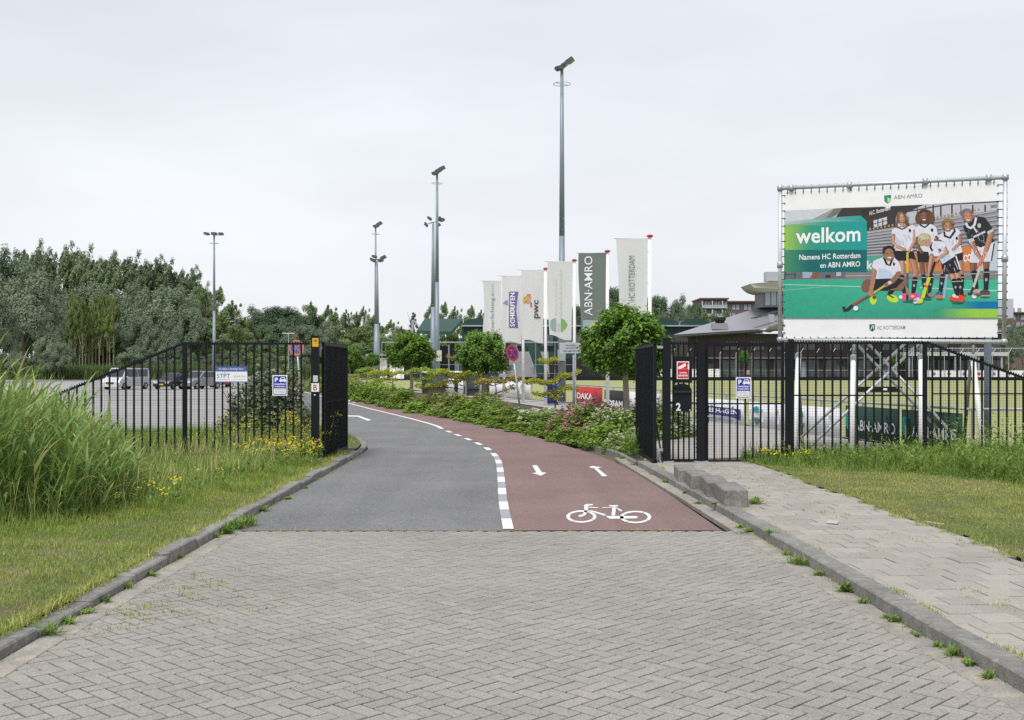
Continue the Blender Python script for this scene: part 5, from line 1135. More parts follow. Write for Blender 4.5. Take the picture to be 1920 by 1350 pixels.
# ---------------------------------------------------------------- parked cars
m_tyre = M('tyre_rubber', (.02, .02, .02), .85); m_rim = M('wheel_rim', (.45, .45, .46), .35, .7); m_win = M('car_glass', (.02, .025, .028), .06, 0, .8); m_plate = M('yellow_plate', (.7, .42, .02), .5); m_hl = M('headlight_lens', (.7, .72, .75), .12); m_tail = M('tail_lens', (.35, .01, .01), .2)
def car(label, x, y, rz, paint, L, Wd, Hh, hood, wsh, rear, belt, gr):
    """hood: bonnet end, wsh: windscreen top, rear: roof end (fractions from the nose), belt height"""
    t = thing('parked_car', label, 'car', (0, 0, 0), 'cars on the car park')
    nose, tail = L/2, -L/2; yf = lambda f: nose-f*L
    prof = [(nose-.12, .28), (nose, .42), (nose-.02, .66), (nose-.18, belt-.14 if gr == 'van' else belt-.2), (yf(hood), belt), (yf(.93), belt+.02), (tail+.03, belt-.06), (tail, .6), (tail+.08, .3)]
    mb = MB(); n = len(prof); sl = [(-Wd/2, .93), (-Wd/2+.1, 1), (Wd/2-.1, 1), (Wd/2, .93)]; cy, cz = 0, .62; vs = []
    for xx, s in sl: vs += [(xx, cy+(p-cy)*(.985 if s < 1 else 1), cz+(q_-cz)*s) for p, q_ in prof]
    fs = [tuple(range(n-1, -1, -1)), tuple(3*n+k for k in range(n))]
    for i in range(3):
        for k in range(n): j = (k+1) % n; fs.append((i*n+k, i*n+j, (i+1)*n+j, (i+1)*n+k))
    mb.add(vs, fs); mb.build('body', paint, t, False)
    zr = Hh; ga = [(yf(hood)+.05, belt-.02), (yf(wsh), zr-.03), (yf(wsh+.08), zr), (yf(rear-.05), zr-.02), (yf(rear), zr-.08), (yf(.955), belt-.02)]
    vs = []; hw = Wd/2-.06; tw_ = Wd/2-.19
    for sx in (-1, 1): vs += [(sx*(hw if q_ < belt+.1 else tw_), p, q_) for p, q_ in ga]
    m_ = len(ga); fs = [tuple(range(m_-1, -1, -1)), tuple(m_+k for k in range(m_))]+[(k, (k+1) % m_, m_+(k+1) % m_, m_+k) for k in range(m_)]
    MB().add(vs, fs).build('roof', paint, t)
    def lerp2(a, b, s): return tuple(p+(q_-p)*s for p, q_ in zip(a, b))
    A0, A1 = (0, *ga[0]), (0, *ga[1])
    def glassquad(name, pts): MB().poly(pts).build(name, m_win, t)
    up = Vector((0, ga[1][1]-ga[0][1], -(ga[1][0]-ga[0][0]))).normalized()*.012
    if up.y < 0: up = -up
    ws = lambda s, k: Vector((k*((hw-.06)+(tw_-hw)*s), ga[0][0]+(ga[1][0]-ga[0][0])*s, ga[0][1]+(ga[1][1]-ga[0][1])*s))+up
    glassquad('windscreen', [ws(.08, -1), ws(.08, 1), ws(.93, 1), ws(.93, -1)])
    for sx in (-1, 1):
        zb, zt_ = belt+.06, zr-.12; fb, ft = yf(hood)-.22, yf(wsh)-.12; rb, rt = yf(.9), yf(rear-.04); mid = yf((hood+rear)/2+.05)
        xo = lambda z: sx*(hw+(tw_-hw)*(z-belt)/(zr-belt)+.012)
        for (a0, a1, b0, b1) in ((fb, ft, mid+.05, mid+.05), (mid-.05, mid-.05, rb, rt)): glassquad('side_window', [(xo(zb), a0, zb), (xo(zb), b0, zb), (xo(zt_), b1, zt_), (xo(zt_), a1, zt_)])
        MB().bbox((sx*(Wd/2+.08), yf(hood+.08), belt+.06), (.18, .1, .14), .02).build('mirror', paint, t)
        hl = MB(); hl.bbox((sx*(Wd/2-.28), nose-.05, .64), (.38, .16, .17), .03); hl.build('headlight', m_hl, t)
        MB().bbox((sx*(Wd/2-.16), tail+.02, .85), (.2, .08, .3), .02).build('tail_light', m_tail, t)
        for yy in (nose-.17*L, tail+.18*L):
            w = MB().lathe((sx*(Wd/2-.08), yy, .32), [(.2, -.1), (.31, -.1), (.325, -.06), (.325, .06), (.31, .1), (.2, .1)], 18, Matrix.Rotation(math.pi/2, 3, 'Y')).build('wheel', m_tyre, t); MB().lathe((sx*(Wd/2+.012), yy, .32), [(.2, -.012), (.2, .012), (.06, .02)], 14, Matrix.Rotation(math.pi/2, 3, 'Y') if sx > 0 else Matrix.Rotation(-math.pi/2, 3, 'Y')).build('rim', m_rim, w)
    MB().bbox((0, nose+.005, .6), (Wd*.42, .04, .16), .01).build('grille', m_dark, t); MB().bbox((0, nose-.03, .34), (Wd*.86, .14, .16), .03).build('bumper', m_dark if gr == 'dark' else paint, t)
    MB().box((0, nose+.03, .46), (.52, .02, .12)).build('number_plate', m_plate, t)
    t.location = (x, y, .012); t.rotation_euler.z = rz
    return t
def paint(n, c, metal=.3): return M(n, c, .28, metal, .6)
def cpos(px, d): return PX(px, d), d
A = math.radians(148)
car('white passenger van parked farthest left on the car park', *cpos(237, 101), math.radians(163), paint('white_car_paint', (.62, .64, .66), .1), 4.75, 1.95, 1.95, .14, .27, .97, 1.08, 'van')
car('dark hatchback parked beside the white van', *cpos(325, 101.5), math.radians(166), paint('dark_car_paint', (.03, .032, .04)), 4.1, 1.72, 1.5, .27, .45, .88, .92, 'dark')
car('silver crossover parked right of the dark hatchback', *cpos(374, 103), math.radians(158), paint('silver_car_paint', (.36, .37, .4), .6), 4.6, 1.85, 1.68, .26, .43, .9, 1.0, 'suv')
car('orange red car partly hidden by the security sign', *cpos(412, 112), math.radians(20), paint('red_car_paint', (.4, .06, .03)), 4.0, 1.7, 1.5, .27, .45, .9, .92, 'car')
car('grey estate car behind the silver crossover', *cpos(392, 135), math.radians(95), paint('grey_car_paint', (.16, .18, .21)), 4.5, 1.78, 1.55, .27, .45, .93, .95, 'car')
car('pale grey car behind the island bush', *cpos(488, 135), math.radians(100), paint('pale_car_paint', (.42, .45, .48), .4), 4.4, 1.78, 1.6, .27, .45, .93, .95, 'car')
car('white car in front of the clubhouse at the far right', *cpos(1836, 176), math.radians(95), paint('white_far_paint', (.6, .62, .64), .1), 4.4, 1.78, 1.6, .27, .45, .93, .95, 'car')
d = 100; t = thing('street_lamp', 'small double-armed street lamp beyond the island bush', 'street lamp', (PX(541, d), d, 0))
MB().tube((PX(541, d), d, 0), (PX(541, d), d, PZ(625, d)), .06, .04).build('pole', m_galv, t)
MB().tube((PX(534, d), d, PZ(625, d)), (PX(548, d), d, PZ(625, d)), .03).build('arm', m_galv, t)
for x in (533, 549): MB().bbox((PX(x, d), d, PZ(625, d)), (.35, .2, .1), .03).build('lamp_head', m_galv, t)
# person far off in front of the clubhouse
t = thing('person', 'distant person in a pale pink top standing in front of the clubhouse', 'person', (PX(1403, 171.2), 171.2, .06))
me = bpy.data.meshes.new('body'); J = [(0, 0, .95), (0, 0, 1.15), (0, 0, 1.4), (0, 0, 1.5), (0, -.01, 1.66), (.2, 0, 1.38), (.27, 0, 1.1), (.25, -.06, .85), (-.2, 0, 1.38), (-.27, 0, 1.1), (-.25, -.06, .85), (.1, 0, .88), (.12, -.02, .48), (.12, .02, .06), (.13, -.14, .03), (-.1, 0, .88), (-.11, .03, .48), (-.12, .05, .06), (-.13, -.1, .03)]
me.from_pydata(J, [(0, 1), (1, 2), (2, 3), (3, 4), (2, 5), (5, 6), (6, 7), (2, 8), (8, 9), (9, 10), (0, 11), (11, 12), (12, 13), (13, 14), (0, 15), (15, 16), (16, 17), (17, 18)], [])
me.materials.append(M('skin', (.45, .28, .2), .6)); pb = obj('body', me, t); sm = pb.modifiers.new('s', 'SKIN')
for v, r in zip(me.skin_vertices[0].data, (.13, .12, .14, .05, .1, .06, .045, .035, .06, .045, .035, .08, .06, .045, .04, .08, .06, .045, .04)): v.radius = (r, r)
me.skin_vertices[0].data[0].use_root = True; pb.modifiers.new('d', 'SUBSURF').levels = 1
MB().lathe((t.location.x, t.location.y, .06), [(.17, .93), (.16, 1.1), (.19, 1.32), (.2, 1.4), (.09, 1.47)], 12).build('top', M('pink_top', (.55, .4, .45), .8), t); MB().lathe((t.location.x, t.location.y, .06), [(.24, .5), (.18, .94)], 12).build('skirt', M('dark_skirt', (.06, .06, .1), .8), t); MB().lathe((t.location.x, t.location.y+.02, .06), [(.115, 1.62), (.125, 1.7), (.08, 1.78)], 10).build('hair', M('brown_hair', (.08, .05, .03), .8), t)
# ================================================================== VEGETATION
def strips(B, az, L, w, th0, bend, segs=4, prof=None, tint=None, roll=None):
    """bent leaf strips: B roots (N,3), azimuth, length, width, start lean and added lean (radians)"""
    N = len(B); s = np.linspace(0, 1, segs+1); prof = prof or (lambda t: (1-t)**.6)
    th = th0[:, None]+bend[:, None]*s[None, :]; ds = L[:, None]/segs
    r = np.concatenate([np.zeros((N, 1)), np.cumsum(np.sin((th[:, 1:]+th[:, :-1])/2)*ds, 1)], 1); z = np.concatenate([np.zeros((N, 1)), np.cumsum(np.cos((th[:, 1:]+th[:, :-1])/2)*ds, 1)], 1)
    C = B[:, None, :]+np.stack([r*np.cos(az)[:, None], r*np.sin(az)[:, None], z], -1)
    ro = az+np.pi/2 if roll is None else roll; side = np.stack([np.cos(ro), np.sin(ro), np.zeros(N)], -1)
    hw = w[:, None]*prof(s)[None, :]/2; hw[:, -1] = 0
    Lf = C-side[:, None, :]*hw[..., None]; Rt = C+side[:, None, :]*hw[..., None]
    V = np.concatenate([Lf[:, :-1], Rt[:, :-1], C[:, -1:]], 1)         # segs + segs + 1 per strip
    per = 2*segs+1; F_ = []
    for i in range(segs-1): F_ += [(i, segs+i, segs+i+1), (i, segs+i+1, i+1)]
    F_ += [(segs-1, 2*segs-1, 2*segs)]
    Fa = (np.array(F_)[None]+np.arange(N)[:, None, None]*per).reshape(-1, 3)
    T = np.repeat(tint if tint is not None else RNG.random(N), per)
    return V.reshape(-1, 3), Fa, T
def merge(parts):
    V, Fa, T, n = [], [], [], 0
    for v, f, t in parts: V.append(v); Fa.append(f+n); T.append(t); n += len(v)
    return np.concatenate(V), np.concatenate(Fa), np.concatenate(T)
def quads(C, size, nrm=None, tint=None, aspect=.55, up=None, jit=.45):
    """small leaf rhombi round the centres C"""
    N = len(C); n = RNG.normal(size=(N, 3)) if nrm is None else nrm+RNG.normal(size=(N, 3))*jit
    n /= np.linalg.norm(n, axis=1, keepdims=True)+1e-9
    a = RNG.normal(size=(N, 3)) if up is None else up+RNG.normal(size=(N, 3))*.35
    a -= n*(a*n).sum(1, keepdims=True); a /= np.linalg.norm(a, axis=1, keepdims=True)+1e-9; b = np.cross(n, a)
    s = (size*RNG.uniform(.65, 1.35, N))[:, None]/2
    V = np.stack([C-a*s, C+b*s*aspect-a*s*.1, C+a*s, C-b*s*aspect-a*s*.1], 1).reshape(-1, 3)
    return V, np.arange(4*N).reshape(N, 4), np.repeat(tint if tint is not None else RNG.random(N), 4)
def noise2(x, y, s, seed=0):
    r = 0
    for k in range(4):
        q_ = np.random.default_rng(seed*17+k); a, b, c, d = q_.uniform(.6, 1.6, 4)*s*(1.5**k); e, f = q_.uniform(0, 6.28, 2)
        r = r+np.sin(x*a+y*b*.7+e)*np.sin(y*c-x*d*.6+f)/(1.25**k)
    return r/2

# ------------------------------------------------------------------ grass
m_grass = leafmat('mown_grass', (.085, .14, .022), (.185, .215, .05), (.38, .32, .14), .3, 0, .6, .2, gain=1.85)
m_tall = leafmat('tall_grass', (.065, .125, .022), (.15, .205, .045), (.34, .30, .14), .3, 0, .6, .2, gain=1.85)
m_reed = leafmat('reed_leaf', (.075, .14, .03), (.155, .225, .06), (.36, .34, .14), .35, 0, .5, .3, gain=1.65)
m_yel = leafmat('yellow_petal', (.62, .50, .02), (.72, .58, .03), None, .2, 0)
def scatter(n, x0, x1, y0, y1, keep):
    x = RNG.uniform(x0, x1, n); y = RNG.uniform(y0, y1, n); k = keep(x, y); return x[k], y[k]
def blades(name, x, y, zf, h, w, mat, tint, lean=.5, bend=.8, segs=2, label=None):
    N = len(x); B = np.stack([x, y, zf(x, y)-.005], -1)
    v, f, t = strips(B, RNG.uniform(0, 6.28, N), h, w, np.abs(RNG.normal(0, lean*.6, N)), np.abs(RNG.normal(0, bend, N)), segs, None, tint)
    return v, f, t
def stuff(name, parts, mat, label=None):
    o = obj(name, np_mesh(name, *merge(parts)[:2], mat, merge(parts)[2])); o['kind'] = 'stuff'; return o
zLs = lambda x, y: zL(x, y)
inv = lambda x, y, m=1.0: (np.abs(x) < .475*y+m) & (y > 5.0)
# mown strip, left: short, patchy, with dry spots
def tall_left(x, y): return np.clip(np.minimum((-x-(3.75+.36*np.clip(y-16, -9, 6)*-1*.42+.25*np.sin(y*1.3)))/.9, 3), 0, 1)
def edgeL(y): return np.interp(y, [5, 9, 12.6, 13.8, 17, 20, 23], [-7.2, -6.8, -5.9, -4.9, -4.25, -4.1, -4.05])
x, y = scatter(330000, -9, -3.50, 5, 24.6, lambda x, y: (x < lv_x(y)+.12) & (x > edgeL(y)-.5) & inv(x, y, 1.2) & (RNG.random(len(x)) < np.clip(16/y, .5, 1)))
n_ = noise2(x, y, 1.6, 1); dry = np.clip(.42+.5*n_+.3*np.exp(-(lv_x(y)-x)/.35), 0, 1)
ed = np.clip((edgeL(y)-x+.5)/.6, 0, 1)
h = RNG.uniform(.025, .07, len(x))*(1+.5*noise2(x, y, 3, 5))*(1+1.6*ed)
keep = RNG.random(len(x)) > .45*np.clip(noise2(x, y, 2.3, 9)*1.3, 0, 1)
tt = np.clip(RNG.normal(.35, .2, len(x))+.45*(dry-.45), 0, 1)
stuff('mown_grass', [blades('g', x[keep], y[keep], zLs, h[keep], RNG.uniform(.004, .008, keep.sum()), m_grass, tt[keep], .9, .9)], m_grass)
# long grass, left, up to the fence and round the road corner
x, y = scatter(210000, -14, -3.5, 8, 34, lambda x, y: (x < lv_x(y)-.05) & (x < edgeL(np.minimum(y, 23))+.15) & inv(x, y, .8) & (RNG.random(len(x)) < np.clip(15/y, .3, 1)))
n_ = noise2(x, y, 1.1, 3); dd = np.clip((edgeL(np.minimum(y, 23))-x)/1.3, 0, 1)
h = RNG.uniform(.12, .3, len(x))*(.45+.9*dd)*(1+.45*n_)
tt = np.clip(RNG.normal(.36, .2, len(x))+.22*n_-.05, 0, 1)
stuff('long_grass', [blades('g', x, y, zLs, h, RNG.uniform(.005, .011, len(x)), m_tall, tt, .45, 1.1, 3)], m_tall)
# seed stalks among the long grass
x, y = scatter(2600, -9, -3.9, 12, 24, lambda x, y: (x < edgeL(y)-.05))
v1 = strips(np.stack([x, y, zL(x, y)], -1), RNG.uniform(0, 6.28, len(x)), RNG.uniform(.35, .75, len(x)), np.full(len(x), .006), RNG.uniform(0, .25, len(x)), RNG.uniform(.1, .7, len(x)), 4, lambda t: .5+1.4*np.exp(-((t-.85)/.12)**2), RNG.uniform(.7, 1, len(x)))
stuff('seed_stalks', [v1], m_tall)
# reeds
RB = [(-5.0, 13.9), (-5.6, 13.4), (-7.5, 12.9), (-10, 12.8), (-13, 14), (-13, 22.4), (-8.3, 22.4), (-7.5, 21.0), (-6.5, 18.5), (-5.5, 16.2)]
x, y = scatter(3700, -13, -4.4, 12.6, 22.4, lambda x, y: in_poly(x, y, RB) & inv(x, y, .8)); N = len(x)
inn = np.clip((-x-(5.0+np.clip(y-14.5, 0, 9)*.36))/1.8, 0, 1); nr = noise2(x, y, 1.7, 41)
hh = (.6+1.1*inn)*RNG.uniform(.62, 1.12, N)*np.where(y > 18.5, .8, 1)*(1+.16*nr)
hh = np.where(RNG.random(N) < .06, hh*1.17, hh)
az0 = RNG.normal(.3, 1.1, N); base = np.stack([x, y, zL(x, y)-.05], -1); tb = np.clip(RNG.normal(.42, .17, N)+.14*nr+(RNG.random(N) < .07)*.55, 0, 1)
lean_ = np.abs(RNG.normal(.06, .1, N)); sv_ = strips(base, az0, hh, np.full(N, .011), lean_, RNG.uniform(.03, .3, N), 4, lambda t: 1-.6*t, tb)
parts_ = [sv_]
for k in range(8):
    f = .14+.11*k+RNG.uniform(-.06, .06, N); zz = hh*f
    b = base+np.stack([np.cos(az0)*zz*(.06+lean_), np.sin(az0)*zz*(.06+lean_), zz*.975], -1)
    L = RNG.uniform(.3, .75, N)*(.7+.45*inn); a = np.where(RNG.random(N) < .6, RNG.normal(.15, .7, N), RNG.uniform(0, 6.28, N))
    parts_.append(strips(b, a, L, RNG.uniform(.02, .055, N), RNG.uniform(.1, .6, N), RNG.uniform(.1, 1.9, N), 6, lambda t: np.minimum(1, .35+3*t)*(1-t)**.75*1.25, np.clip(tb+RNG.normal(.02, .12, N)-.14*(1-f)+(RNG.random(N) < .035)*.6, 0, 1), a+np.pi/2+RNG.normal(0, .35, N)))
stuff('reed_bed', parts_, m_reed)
# ragwort by the fence
def ragwort(n, x0, x1, y0, y1, zf, h0, h1, name, keep=None):
    x, y = scatter(n, x0, x1, y0, y1, keep or (lambda x, y: x > -1e9)); N = len(x); h = RNG.uniform(h0, h1, N); B = np.stack([x, y, zf(x, y)], -1)
    az = RNG.uniform(0, 6.28, N); ln = RNG.uniform(.02, .25, N); ps = [strips(B, az, h, np.full(N, .008), ln, ln*.5, 3, lambda t: 1-.5*t, RNG.uniform(.2, .5, N))]
    for k in range(9):
        f = RNG.uniform(.1, .95, N); b = B+np.stack([np.cos(az)*np.sin(ln)*h*f, np.sin(az)*np.sin(ln)*h*f, h*f*.96], -1)
        ps.append(strips(b, RNG.uniform(0, 6.28, N), RNG.uniform(.06, .16, N), RNG.uniform(.014, .03, N), RNG.uniform(.5, 1.1, N), RNG.uniform(.2, 1, N), 3, lambda t: np.minimum(1, .5+2*t)*(1-t)**.6*1.2, RNG.uniform(.1, .55, N)))
    o = stuff(name, ps, m_tall)
    tip = B+np.stack([np.cos(az)*np.sin(ln*1.2)*h, np.sin(az)*np.sin(ln*1.2)*h, h*.98], -1); C = []
    for k in range(9): C.append(tip[RNG.random(N) < .8]+RNG.normal(0, 1, (0, 3)) if False else tip+RNG.normal(0, .045, (N, 3))*[1, 1, .5])
    C = np.concatenate(C); q_ = quads(C, np.full(len(C), .03), np.tile([0, -.4, 1.], (len(C), 1)), None, .9)
    f_ = stuff('yellow_blossoms', [q_], m_yel); return o
ragwort(300, -7.2, -3.85, 22.75, 25.6, zL, .35, .95, 'ragwort_plants', lambda x, y: RNG.random(len(x)) < np.clip((x+7.3)/3.2, .12, 1))
ragwort(60, -5.2, -3.75, 20.4, 22.6, zL, .25, .5, 'ragwort_plants')
ragwort(18, -6.1, -4.2, 13.6, 17, zL, .22, .4, 'ragwort_plants')
ragwort(14, 4.6, 5.6, 20.6, 21.7, zR, .18, .35, 'ragwort_plants')
# right verge
def edgeR(x): return np.interp(x, [4.6, 5.2, 6.2, 7.2, 7.7, 8.2, 9.5, 12], [21.6, 20.5, 19.6, 18.6, 17.4, 15.5, 13.5, 12])
x, y = scatter(330000, 4.7, 11.5, 7, 21.9, lambda x, y: (x > SWR(y)-.2+.06*np.sin(y*9)+.04*np.sin(y*23)) & (y < edgeR(x)+.25) & inv(x, y, 3.0) & (RNG.random(len(x)) < np.clip(15/y, .5, 1)))
n_ = noise2(x, y, 1.8, 21); dry = np.clip(.55+.6*n_+.5*np.exp(-((y-17.5)/2.6)**2)*(x > 5.4), 0, 1); keep = RNG.random(len(x)) > .5*np.clip(noise2(x, y, 2.6, 23)*1.4, 0, 1)
h = RNG.uniform(.02, .055, len(x))*(1+.4*noise2(x, y, 3, 6))
stuff('mown_grass', [blades('g', x[keep], y[keep], zR, h[keep], RNG.uniform(.004, .008, keep.sum()), m_grass, np.clip(RNG.normal(.3, .2, keep.sum())+.5*(dry[keep]-.4), 0, 1), 1., .9)], m_grass)
x, y = scatter(150000, 4.5, 15, 11.5, 22.6, lambda x, y: (y > edgeR(x)-.1) & inv(x, y, 3.0) & ((x > 4.62) | (y < 21.8)))
n_ = noise2(x, y, 1.3, 31); dd = np.clip((y-edgeR(x))/1.2, 0, 1); h = RNG.uniform(.08, .3, len(x))*(.4+.9*dd)*(1+.45*n_)
stuff('long_grass', [blades('g', x, y, zR, h, RNG.uniform(.005, .012, len(x)), m_tall, np.clip(RNG.normal(.3, .2, len(x))+.22*n_, 0, 1), .5, 1.1, 3)], m_tall)
def weeds(n, x0, x1, y0, y1, zf, h0, h1, name, keep, nl=12, lw=(.02, .05), ll=(.08, .2)):
    x, y = scatter(n, x0, x1, y0, y1, keep); N = len(x); h = RNG.uniform(h0, h1, N); B = np.stack([x, y, zf(x, y)], -1); az = RNG.uniform(0, 6.28, N); ln = RNG.uniform(0, .3, N)
    ps = [strips(B, az, h, np.full(N, .008), ln, ln, 3, lambda t: 1-.5*t, RNG.uniform(.1, .6, N))]
    tb = RNG.normal(.32, .16, N)
    for k in range(nl):
        f = (k+1)/nl*RNG.uniform(.85, 1.02, N); b = B+np.stack([np.cos(az)*np.sin(ln*1.3)*h*f, np.sin(az)*np.sin(ln*1.3)*h*f, h*f*.97], -1)
        ps.append(strips(b, RNG.uniform(0, 6.28, N), RNG.uniform(*ll, N)*(1.25-.7*f), RNG.uniform(*lw, N)*(1.2-.5*f), RNG.uniform(.5, 1.2, N), RNG.uniform(.2, 1.1, N), 3, lambda t: np.minimum(1, .5+2*t)*(1-t)**.6*1.2, np.clip(tb+RNG.normal(0, .1, N)+.1*f, 0, 1)))
    return stuff(name, ps, m_tall)
weeds(520, 5.2, 11.5, 16.5, 22.3, zR, .2, .6, 'tall_weeds', lambda x, y: (y > edgeR(x)+.35) & inv(x, y, .6))
weeds(480, 6.6, 12, 13.5, 21.8, zR, .4, 1.1, 'tall_weeds', lambda x, y: (x > .385*y+.2*np.sin(y*5)) & (y > edgeR(x)+.3) & inv(x, y, .8), 20)
weeds(300, -12, -5.8, 22.7, 27, zL, .2, .6, 'tall_weeds', lambda x, y: x > -12)
weeds(160, -7.5, -3.9, 14.5, 22.4, zL, .1, .35, 'tall_weeds', lambda x, y: x < edgeL(y)-.1)
weeds(200, -8, -4.2, 25.5, 33, zL, .2, .7, 'tall_weeds', lambda x, y: x < lv_x(y)-.2)
x, y = scatter(9000, 4.0, 9.2, 22.5, 26, lambda x, y: in_poly(x, y, [(5.1, 23.6), (6.0, 25.3), (8.6, 26.2), (9.3, 22.4), (4.6, 22.4)]))
stuff('lawn_grass', [blades('g', x, y, lambda x, y: .06+0*x, RNG.uniform(.03, .09, len(x)), RNG.uniform(.006, .012, len(x)), m_grass, RNG.normal(.4, .2, len(x)), .7, .9)], m_grass)
# plants growing in the gutters
def tuft(n, L0, L1, w0, w1):
    N = n; return strips(RNG.normal(0, .025, (N, 3))*[1, 1.4, 0], RNG.uniform(0, 6.28, N), RNG.uniform(L0, L1, N), RNG.uniform(w0, w1, N), RNG.uniform(.1, 1.0, N), RNG.uniform(.2, 1.0, N), 3, lambda t: np.minimum(1, .4+2*t)*(1-t)**.6*1.25)
tufts = [np_mesh('leaves', *tuft(n, a, b, c, d)[:2], m_tall, RNG.uniform(.1, .6, n*7)) for n, a, b, c, d in ((70, .05, .14, .012, .025), (110, .08, .2, .006, .01), (50, .06, .16, .018, .034))]
WPOS = [(491-48, 990, 1.5), (470, 985, 1.2), (425, 1000, 1.2), (400, 1008, 1.0), (505, 958, 1.1), (540, 935, .9), (600, 915, .8), (630, 870, .8), (335, 1045, .7), (282, 1078, .9), (237, 1102, 1.0), (155, 1150, .9), (125, 1168, .8), (90, 1188, 1.0), (200, 1128, .7), (660, 862, .7),
        (1387, 998, 1.1), (1400, 990, .8), (1470, 1040, 1.0), (1508, 1058, 1.2), (1590, 1108, 1.0), (1648, 1130, .9), (1678, 1158, .8), (1692, 1165, .8), (1775, 1212, .8), (1800, 1228, .9), (1832, 1245, .8), (1445, 1000, .8), (1240, 905, .9), (1270, 925, .9), (1300, 945, .8), (1215, 890, .8), (1190, 872, .8), (1172, 860, .9), (1330, 915, .9), (1352, 930, .8), (1340, 945, .9), (1415, 945, 1.3), (1418, 940, 1.0), (1310, 912, .7), (1560, 1078, .6), (1740, 1190, .7), (1875, 1270, .8)]
for i, (px_, py_, s_) in enumerate(WPOS):
    z = .1 if (px_ > 1300 and py_ < 1000 and px_ not in (1387, 1400)) or px_ in (1445,) else .01; p = G(px_, py_, z)
    if px_ < 800 and i > 3: p.x = min(-3.36+random.uniform(-.03, .06), p.x) if p.x < -3.3 else -3.36+random.uniform(-.03, .08)
    elif px_ > 800 and z < .05: p.x = float(kr_x(p.y))-random.uniform(.02, .09)
    if i < 3: w_ = thing('weed_tuft', 'small green weed tuft rooted in the joint beside a kerb', 'weed', (p.x, p.y, z), 'weeds along the kerbs'); link(bpy.data.objects.new('leaves', tufts[i]), w_); protos_ = (protos_ if i else [])+[w_]; w_.scale = (s_,)*3
    else: copy_tree(protos_[i % 3], None, (p.x, p.y, z), random.uniform(0, 6.28), (s_*random.uniform(.45, 1.1), s_*random.uniform(.5, 1.5), s_*random.uniform(.3, .8)))
# grass creeping through pavement joints and along the edges
xs, ys, = [], []
for _ in range(90):
    x0, y0 = random.uniform(3.3, 5.1), random.uniform(7.5, 21)
    for k in range(14): xs.append(x0+random.gauss(0, .05)); ys.append(y0+random.gauss(0, .035))
for _ in range(160):
    y0 = random.uniform(6, 23); s_ = random.choice((0, 1, 2)); x0 = (-3.37, kr_x(y0)-.02, kr_x(y0)+.22)[s_]
    for k in range(16): xs.append(x0+random.gauss(0, .02)); ys.append(y0+random.gauss(0, .1))
for _ in range(40):
    x0 = random.uniform(-3.3, 2.4)
    for k in range(9): xs.append(x0+random.gauss(0, .05)); ys.append(13.26+random.gauss(0, .012))
for _ in range(70):                        # dry growth in the brick joints by the left kerb
    x0, y0 = -3.2+abs(random.gauss(0, .5)), random.gauss(9.3, .6)
    for k in range(9): xs.append(x0+random.gauss(0, .04)); ys.append(y0+random.gauss(0, .02))
xs, ys = np.array(xs), np.array(ys)
ky = RNG.uniform(5, 24.4, 5200); ky = ky[noise2(ky, ky*0, 2.2, 51) > -.25]
stuff('kerb_fringe', [blades('g', -3.585+RNG.normal(0, .02, len(ky)), ky, lambda x, y: .08+0*x, RNG.uniform(.05, .15, len(ky)), RNG.uniform(.004, .009, len(ky)), m_grass, np.clip(RNG.normal(.6, .25, len(ky)), 0, 1), 1.1, 1.0, 3)], m_grass)
stuff('joint_grass', [blades('g', xs, ys, lambda x, y: np.where(x > np.vectorize(kr_x)(y)+.1, .1, .004), RNG.uniform(.015, .06, len(xs)), RNG.uniform(.004, .009, len(xs)), m_grass, RNG.normal(.4, .25, len(xs)), .9, .9)], m_grass)

# ------------------------------------------------------------------ trees
m_bark = M('tree_bark', (.12, .10, .075), .9, nscale=3, namt=.25); m_pale = M('pale_bark', (.30, .26, .19), .9, nscale=2, namt=.2)
LM = {'poplar': leafmat('poplar_leaf', (.042, .062, .03), (.075, .10, .052), (.125, .155, .09), .25, .2, gain=2.5), 'willow': leafmat('willow_leaf', (.065, .088, .052), (.105, .135, .085), (.17, .205, .14), .25, .15, gain=2.0), 'oak': leafmat('oak_leaf', (.026, .045, .024), (.045, .07, .036), (.075, .105, .055), .25, .18, gain=2.5),
      'birch': leafmat('birch_leaf', (.05, .075, .028), (.085, .12, .045), (.13, .165, .065), .25, .18, gain=2.5), 'young': leafmat('young_leaf', (.045, .07, .018), (.075, .105, .028), (.11, .14, .045), .3, .15, gain=2.5), 'conifer': leafmat('conifer_leaf', (.03, .05, .03), (.05, .075, .045), (.075, .1, .06), .2, .15, gain=2.5)}
